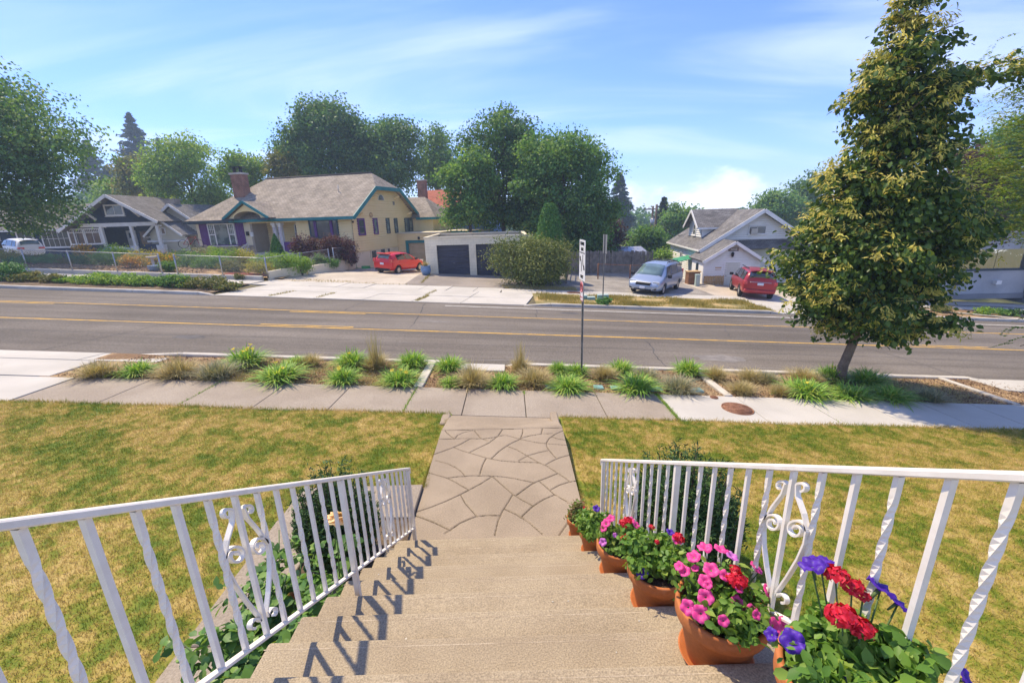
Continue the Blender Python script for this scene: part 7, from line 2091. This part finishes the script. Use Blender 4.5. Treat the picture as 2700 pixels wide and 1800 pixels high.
# garden ornaments at the yellow house
t = thing('bird_bath', 'pale stone bird bath among the flowers behind the fence', 'bird bath', (*at(403,690,28.5)[:2], garden_z(at(403,690,28.5)[0], 28.5)))
mb = MB(); mb.lathe([(.001,0),(.20,0),(.18,.06),(.08,.12),(.07,.55),(.12,.60),(.30,.68),(.32,.74),(.26,.72),(.001,.66)], 20); mb.build('basin', MT['kerb'], t)
for k, (u, v, Y, s) in enumerate(((405,700,27.3,.33),(330,672,31,.42))):
    p = at(u, v, Y)
    t = thing('blue_pot', ['squat dark blue pot on the mulch just behind the fence', 'big blue tub among the flowers before the navy house'][k], 'planter', (p[0], Y, garden_z(p[0], Y)), group='blue pots in the garden')
    mb = MB(); mb.lathe([(.001,0),(s*.7,0),(s,.5*s),(s,s*.95),(s*1.05,s),(s*.9,s)], 20, cap=True); mb.build('pot', MT['blue_glaze'], t)
t = thing('brick_path', None, None); tag(t, kind='structure')
mb = MB(); mb.prism([(-20.0,25.95),(-17.6,25.95),(-18.0,33.6),(-19.6,33.6)], lambda x, y: garden_z(x, y)-.05, lambda x, y: garden_z(x, y)+.03); mb.build('path_surface', MT['slab_old'], t)
mb = MB(); mb.prism([(-17.5,26.6),(-14.9,26.6),(-14.9,27.6),(-17.5,27.6)], lambda x, y: garden_z(x, y)-.05, lambda x, y: garden_z(x, y)+.03); mb.build('brick_patch', MT['shingle_red'], t)
# bicycle leaning in the drive between the houses
def bicycle(label, loc, rz, m):
    t = thing('bicycle', label, 'bicycle', loc, rz)
    for x in (-.52,.52):
        mb = MB(); mb.tube([(x+.33*math.cos(a),0,.35+.33*math.sin(a)) for a in np.linspace(0,6.2832,25)], .022, 6, cap=False)
        w = mb.build('wheel', MT['tyre'], t)
        mb = MB()
        for k in range(8):
            a = k*math.pi/8; mb.bar((x-.32*math.cos(a),0,.35-.32*math.sin(a)),(x+.32*math.cos(a),0,.35+.32*math.sin(a)),.006)
        mb.build('spokes', MT['metal'], w)
    mb = MB()
    for a, b in (((-.52,.35),(-.15,.85)),((-.15,.85),(.38,.86)),((.38,.86),(-.05,.32)),((-.05,.32),(-.15,.85)),((-.52,.35),(-.05,.32)),((.38,.95),(.52,.35))):
        mb.tube([(a[0],0,a[1]),(b[0],0,b[1])], .02, 6)
    mb.build('frame', m, t)
    mb = MB(); mb.box(-.28,-.05,-.06,.06,.90,.95); mb.build('saddle', MT['black'], t)
    mb = MB(); mb.tube([(.34,-.28,1.02),(.38,0,1.0),(.34,.28,1.02)], .015, 6); mb.build('handlebar', MT['metal'], t)
p = at(507, 655, 36)
bicycle('red and blue bicycle standing left of the yellow house', (p[0], 36, p[2]+.0), rad(25), MT['car_maroon'])
# ================================================================== SHRUBS AND TREES ACROSS THE STREET
def far_tree(name, label, u, vtop, vbot, Y, half_w_px, pal, n, leaf, seed, group='trees behind the houses', nl=16, clump=.6, cz=None, small=.42, aspect=.75, per=34, foot=None, shell=.7):
    """crown between photo rows vtop and vbot at distance Y, centred on column u"""
    rg = np.random.default_rng(seed)
    top = at(u, vtop, Y); bot = at(u, vbot, Y)
    zb = foot if foot is not None else zs(top[0], Y)-.1
    hw = abs(at(u+half_w_px, (vtop+vbot)/2, Y)[0]-at(u, (vtop+vbot)/2, Y)[0])
    x = (top[0]+bot[0])/2
    lobes = auto_lobes(bot[2]-zb, top[2]-zb, hw, hw*.85, nl, rg, small=small*.92)
    return tree(name, label, (x, Y, zb), lobes, n, leaf, pal, 1, max(.14, (top[2]-zb)*.018), clump, per, seed, group=group, aspect=aspect, shell=shell)
G = 'trees behind the houses'
far_tree('maple_tree', 'large spreading shade tree at the left edge, over the navy house', -110, 95, 600, 33, 300, 'darkmaple', 62000, .22, 1, nl=60, clump=.42, shell=.6)
far_tree('maple_tree', 'broad bright green round-topped tree left of the brick chimney', 500, 352, 560, 60, 108, 'bright', 20000, .30, 2, nl=24, clump=.55)
far_tree('green_tree', 'lighter tree just behind the brick chimney of the yellow house', 650, 400, 500, 58, 60, 'bright', 7000, .32, 3, nl=10, clump=.6)
far_tree('olive_tree', 'brownish olive tree behind the cream house', 385, 410, 560, 68, 75, 'olive', 9000, .36, 4, nl=14, clump=.7)
far_tree('green_tree', 'hazy green tree between conifers and olive tree', 320, 460, 580, 82, 70, 'bright', 7000, .42, 5, nl=12, clump=.8)
far_tree('maple_tree', 'tallest dark tree rising behind the yellow roof', 870, 258, 500, 62, 105, 'darkmaple', 22000, .34, 6, nl=26, clump=.65)
far_tree('maple_tree', 'dark tree behind the ridge, left of the tallest one', 790, 330, 500, 60, 70, 'darkmaple', 10000, .34, 7, nl=14, clump=.65)
far_tree('olive_tree', 'thin brownish tree at the left end of the dark grove', 745, 400, 470, 57, 38, 'olive', 3800, .28, 8, nl=8, clump=.5)
far_tree('maple_tree', 'wide dark tree behind the clipped gable', 1020, 310, 500, 64, 105, 'darkmaple', 18000, .36, 9, nl=22, clump=.7)
far_tree('green_tree', 'lighter tree between the dark grove and the central maple', 1150, 345, 500, 70, 65, 'maple', 9000, .38, 10, nl=14, clump=.7)
far_tree('maple_tree', 'big dark maple behind the block garage, pointed top', 1320, 282, 590, 44, 125, 'darkmaple', 26000, .26, 11, nl=30, clump=.45)
far_tree('maple_tree', 'big rounded maple right of the pointed one, behind the thuja', 1480, 332, 640, 40, 135, 'maple', 34000, .24, 12, nl=34, clump=.42, foot=-1.4)
far_tree('maple_tree', 'dark lower maple directly above the garage roof', 1235, 380, 600, 41, 75, 'maple', 12000, .24, 13, nl=16, clump=.42)
far_tree('maple_tree', 'shaded maple between garage and slat fence', 1560, 480, 690, 37, 75, 'darkmaple', 11000, .22, 29, nl=14, clump=.4)
far_tree('bronze_tree', 'small purple-leaved tree behind the board fence', 1605, 560, 680, 46, 36, 'bronze', 5200, .24, 14, nl=10, clump=.4)
far_tree('green_tree', 'rounded tree beside the utility poles', 1700, 580, 690, 50, 50, 'maple', 7000, .26, 15, nl=12, clump=.45)
far_tree('green_tree', 'leafy tree right of the utility poles', 1785, 535, 660, 66, 52, 'maple', 8000, .34, 16, nl=12, clump=.55)
far_tree('green_tree', 'small bright tree below the utility poles', 1740, 662, 695, 40, 28, 'bright', 2600, .18, 17, nl=8, clump=.3)
far_tree('green_tree', 'low tree behind the white house eave', 1800, 625, 690, 48, 30, 'bright', 2600, .24, 18, nl=8, clump=.4)
far_tree('green_tree', 'hazy distant tree above the white house roof', 2060, 487, 590, 74, 62, 'maple', 9000, .38, 19, nl=14, clump=.7)
far_tree('green_tree', 'hazy distant tree behind the linden', 2135, 440, 600, 82, 60, 'darkmaple', 8000, .42, 20, nl=12, clump=.8)
far_tree('bronze_tree', 'dark purple-brown tree in front of the grey building', 2525, 380, 690, 25.0, 95, 'bronze', 17000, .16, 21, nl=26, clump=.30)
far_tree('green_tree', 'green tree behind the grey building', 2640, 430, 640, 42, 110, 'maple', 12000, .28, 22, nl=18, clump=.5)
far_tree('maple_tree', 'dark full tree filling the right edge behind the locust', 2690, 250, 650, 36, 130, 'darkmaple', 22000, .24, 24, nl=26, clump=.42)
far_tree('maple_tree', 'dark crown bridging the two tallest trees of the grove', 945, 335, 500, 66, 75, 'darkmaple', 11000, .36, 25, nl=16, clump=.65)
far_tree('maple_tree', 'full crown between the pointed and the rounded maple', 1405, 330, 600, 46, 95, 'darkmaple', 15000, .26, 26, nl=20, clump=.45)
far_tree('green_tree', 'bushy tree hidden behind the linden crown', 2330, 480, 720, 40, 110, 'darkmaple', 10000, .28, 23, nl=16, clump=.5)
def far_conifer(label, u, vtop, vbot, Y, half_px, pal, n, seed, needle):
    top, bot = at(u, vtop, Y), at(u, vbot, Y); zb = zs(bot[0], Y)
    hw = abs(at(u+half_px, vbot, Y)[0]-bot[0])
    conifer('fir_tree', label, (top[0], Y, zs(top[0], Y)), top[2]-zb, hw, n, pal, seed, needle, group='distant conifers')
far_conifer('tall hazy conifer standing above the navy house', 338, 300, 560, 125, 115, 'hazefir', 15000, 1, 1.05)
far_conifer('hazy conifer half hidden by the big left tree', 225, 370, 560, 130, 110, 'hazefir', 10000, 2, 1.1)
far_conifer('narrow hazy conifer right of the tallest conifer', 415, 365, 560, 128, 45, 'hazefir', 6000, 3, 1.0)
far_conifer('short hazy conifer low behind the navy roof', 280, 440, 580, 115, 70, 'hazefir', 7000, 4, 1.0)
far_conifer('tall hazy spruce right of the central maples', 1636, 458, 700, 110, 58, 'hazefir', 13000, 5, .8)
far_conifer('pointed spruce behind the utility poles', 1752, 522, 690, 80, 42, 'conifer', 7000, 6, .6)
far_conifer('low broad spruce behind the maples', 1590, 540, 700, 74, 40, 'hazefir', 6000, 7, .6)
far_conifer('grey fir beyond the grey building', 2690, 560, 680, 46, 55, 'hazefir', 5000, 8, .35)
# a far wooded skyline closing the view
rg = np.random.default_rng(90)
lob = []
for k in range(150):
    a = rad(-58+116*k/149+rg.uniform(-.3,.3)); d = rg.uniform(140, 190)
    hh = rg.uniform(5, 9.5)
    lob.append((d*math.sin(a), d*math.cos(a), -1.3-.064*max(-62,min(62,d*math.sin(a)))+hh*.42, rg.uniform(4,7), rg.uniform(4,7), hh*.55))
P, N, tone = lobe_points(lob, 46000, rg, 1.5, 20, .6)
tag(link('distant_wood', leaf_mesh('distant_wood', P, 1.25, rg, N, aspect=.8, attr=np.clip(tone*.7+.1,0,1)), PAL['darkmaple']), 'far wooded skyline between and behind the houses', 'wood', kind='stuff')

# shrubs
p = gnd(1400, 762)
shrub('juniper_bush', 'huge dense rounded juniper bush on the corner of the sidewalk', (1.35, 27.4, zs(1.35, 27.4)-.05), 2.45, 1.9, 2.95, 21000, .20, 'cedar', 51, aspect=.3, per=30)
shrub('thuja_shrub', 'egg-shaped bright green thuja behind the juniper bush', (2.75, 30.2, zs(2.75, 30.2)), .88, .88, 5.0, 9000, .16, 'thuja', 52, shape='column', aspect=.35)
shrub('leafy_shrub', 'loose leafy shrub wedged above the juniper beside the garage', (1.6, 29.6, zs(1.6, 29.6)), 1.3, .9, 3.0, 4500, .16, 'maple', 53)
b = at(730, 690, 31.5)
shrub('dwarf_spruce', 'small dense cone-shaped spruce before the porch of the yellow house', (at(730,660,31.5)[0], 31.5, garden_z(-17, 31.5)-.3), .82, .82, at(727,615,31.5)[2]-garden_z(-17,31.5)+.3, 7500, .11, 'thuja', 54, shape='cone', cat='conifer shrub')
for k, (u, v, Y, rx, h, nn) in enumerate(((810,672,32.6,1.05,1.75,5200),(893,676,32.6,1.35,1.75,6500),(925,690,32.3,.6,1.2,1800))):
    p = at(u, v, Y)
    shrub('barberry_shrub', ['maroon barberry left of the pair under the yellow house windows','maroon barberry under the purple-framed bay window','small maroon barberry at the corner of the yellow house'][k], (p[0], Y, p[2]-.25), rx, .8, h, nn, .11, 'barberry', 60+k, group='barberries before the yellow house')
# garden shrubs behind the chain-link fence: (u, v foot, Y, rx, h, palette, look)
GS = [(690,706,27.4,.9,.75,'yellowbush','golden flowering bush near the corner of the garden wall'),(760,690,27.6,1.05,1.15,'bright','round fresh green bush at the garden corner'),(700,672,29.5,1.1,.7,'bright','low green mound before the cone spruce'),(610,690,28.2,1.0,.55,'olive','low olive mound along the brick path'),
 (585,668,31,1.3,1.15,'bright','green bush under the purple shutters'),(640,664,32,1.1,1.0,'yellowbush','yellow-green bush at the porch steps'),(545,680,29.5,1.1,.7,'maple','dark green mound beside the garden gate'),(480,668,31,1.3,.95,'maple','leafy bush behind the garden gate'),(430,668,30.5,1.0,.8,'orangebush','orange-flowered perennial left of the gate'),
 (380,672,30,1.1,.9,'yellowbush','yellow-green perennial beside the bird bath'),(350,684,28.5,.9,.6,'orangebush','low orange perennial near the bird bath'),(300,668,31,1.1,1.5,'bright','tall bright bush before the navy porch'),(268,676,29.5,.9,.7,'bright','small fresh green bush on the mulch'),(222,660,32,.7,1.5,'orangebush','tall orange-flowered bush by the dark car'),
 (200,676,31,1.0,.8,'maple','dark green bush left of the orange flowers'),(150,676,30,1.1,.55,'olive','low dry-looking shrub in the middle of the mulch'),(85,680,29,1.7,.45,'thuja','long low clipped green hedge mound'),(60,666,32,1.4,.8,'olive','brownish bush before the white car'),(15,672,30,1.1,.9,'yellowbush','pale green bush at the far left fence'),
 (790,690,28.2,.8,.9,'bright','green bush at the end of the garden fence'),(845,685,30.6,.6,.9,'rose','tall thin rose bush beside the retaining wall'),(868,690,31.0,.7,.6,'maple','low green plant on the retaining wall'),(440,690,27.2,.6,.35,'maple','tiny green plant just inside the fence'),(520,655,33.5,1.0,1.0,'fescue','grey-green feathery bush left of the yellow house'),(560,650,34.5,.8,.9,'bright','green bush at the brick base of the yellow house')]
for k, (u, v, Y, rx, h, pal, lb) in enumerate(GS):
    p = at(u, v, Y)
    shrub('garden_shrub', lb, (p[0], Y, garden_z(p[0], Y)-.02), rx, rx*.8, h*.8+.55*max(0, p[2]-garden_z(p[0], Y)), int(1200+1500*rx*h), .10, pal, 100+k, group='shrubs in the garden of the yellow house')
# verge planting at the far left kerb
VS = [(-5,745,22.3,1.6,1.3,'thuja','large clipped dark bush at the far left kerb'),(75,742,22.3,.9,.7,'olive','reddish-green shrub right of the clipped bush'),(130,748,22.2,.9,.55,'olive','low dry shrub in the left verge'),(190,748,22.3,.8,.4,'bright','low green cover at the start of the verge bed'),(245,750,22.3,1.1,.75,'bright','leafy green plant in the verge, left of the middle'),(310,752,22.2,1.2,.8,'bright','largest leafy green plant in the verge bed'),(370,756,22.2,1.0,.7,'bright','leafy green plant in the verge, right of the middle'),(420,758,22.2,.8,.6,'maple','dark green plant in the verge bed'),(475,760,22.1,.9,.9,'maple','rounded green plant in the verge beside the olive one'),(540,764,22.0,1.3,.8,'olive','loose olive plant near the right end of the verge'),(600,770,21.8,1.0,.55,'olive','sprawling olive plant at the end of the verge')]
for k, (u, v, Y, rx, h, pal, lb) in enumerate(VS):
    p = at(u, v, Y)
    shrub('verge_shrub', lb, (p[0], Y, zs(p[0], Y)+.04), rx, min(.85, rx*.7), h*.68, int(1000+1500*rx*h), .10, pal, 140+k, group='plants in the far left verge')
p = at(655, 706, 26.4)
shrub('verge_shrub', 'small weed clump at the foot of the garden wall', (p[0], 25.5, zs(p[0], 25.5)+.02), .5, .3, .4, 700, .07, 'olive', 160, group='plants in the far left verge')
for k, (u, v, Y, rx, h, pal, lb) in enumerate(((2585,845,21.8,.6,.4,'bright','small green plant in the right-hand verge'),(2655,850,21.6,.7,.35,'maple','low plant at the right end of the right-hand verge'),(2480,838,22.0,.6,.35,'olive','grey-green plant in the verge beside the linden'),(1592,798,20.9,.40,.36,'thuja','bright round plant at the foot of the far sign'))):
    p = at(u, v, Y)
    shrub('verge_shrub', lb, (p[0], Y, zs(p[0], Y)+.05), rx, .5, h, 1100, .09, pal, 170+k, group='plants in the far right verge')
# dry grass on the middle verge and under the juniper
rg = np.random.default_rng(8)
n = 26000
X = rg.uniform(1.4, 12.8, n); Y = rg.uniform(20.5, 23.8, n)
ok = (np.sin(X*1.9+Y*.7)+np.sin(Y*2.7-X*.9)+rg.uniform(-1, 1, n)) > .1
X, Y = X[ok], Y[ok]
blades('verge_grass', 'dry yellow grass covering the far middle verge', X, Y, np.vectorize(zs)(X, Y)+.06, .17, .012, PAL['verge'], rg, .8)
n = 5000
X = rg.uniform(-1.0, 4.0, n); Y = rg.uniform(25.6, 26.8, n)
ok = X+Y*.3 > 7.4
blades('dry_grass', 'dry grass skirt around the juniper bush', X[ok], Y[ok], np.vectorize(zs)(X[ok], Y[ok])+.01, .14, .010, PAL['straw'], rg, .9)
# weeds in the cracks of the far apron and drive
xs_, ys_ = [], []
for (xa, ya, xb, yb, d) in ((-11.4,20.5,-11.0,22.1,160),(-4.5,20.5,-4.2,22.1,260),(-9.2,20.5,-8.9,22.0,120),(-13,25.75,-5.5,25.75,200),(-5.4,26.5,-5.6,30.6,300),(-12.5,26.3,-9.5,26.2,150),(-4.4,22.2,-4.1,23.9,120)):
    f = rg.uniform(0,1,d); xs_.append(xa+(xb-xa)*f+rg.normal(size=d)*.05); ys_.append(ya+(yb-ya)*f+rg.normal(size=d)*.05)
X, Y = np.concatenate(xs_), np.concatenate(ys_)
blades('crack_weeds', 'weeds growing from cracks in the far driveway slabs', X, Y, np.vectorize(zs)(X, Y)+.02, .10, .012, PAL['verge'], rg, .9)
# bark chips on the garden mulch
n = 9000
X = rg.uniform(-44, -19, n); Y = rg.uniform(26.1, 30, n)
P = np.stack([X, Y, np.vectorize(garden_z)(X, Y)+.02], 1)
tag(link('garden_bark', leaf_mesh('garden_bark', P, .12, rg, np.tile([0,0,1.],(n,1)), aspect=.45, spread=.45, fold=.05), PAL['chips']), 'coarse bark mulch on the garden behind the fence', 'mulch', kind='stuff')

# ------------------------------------------------------------------ smoky air
HZ = bpy.data.materials.new('smoke_haze'); HZ.use_nodes = True
HZ.node_tree.nodes.clear()
vo = HZ.node_tree.nodes.new('ShaderNodeVolumePrincipled'); oo = HZ.node_tree.nodes.new('ShaderNodeOutputMaterial')
vo.inputs['Color'].default_value = (.62,.80,1.0,1); vo.inputs['Density'].default_value = .0012
vo.inputs['Anisotropy'].default_value = .2
HZ.node_tree.links.new(vo.outputs[0], oo.inputs['Volume'])
mb = MB(); mb.box(-400, 400, -45, 440, -9, 34)
tag(mb.build('haze', HZ), 'thin blue smoke haze filling the air over the neighbourhood', 'haze', kind='stuff')
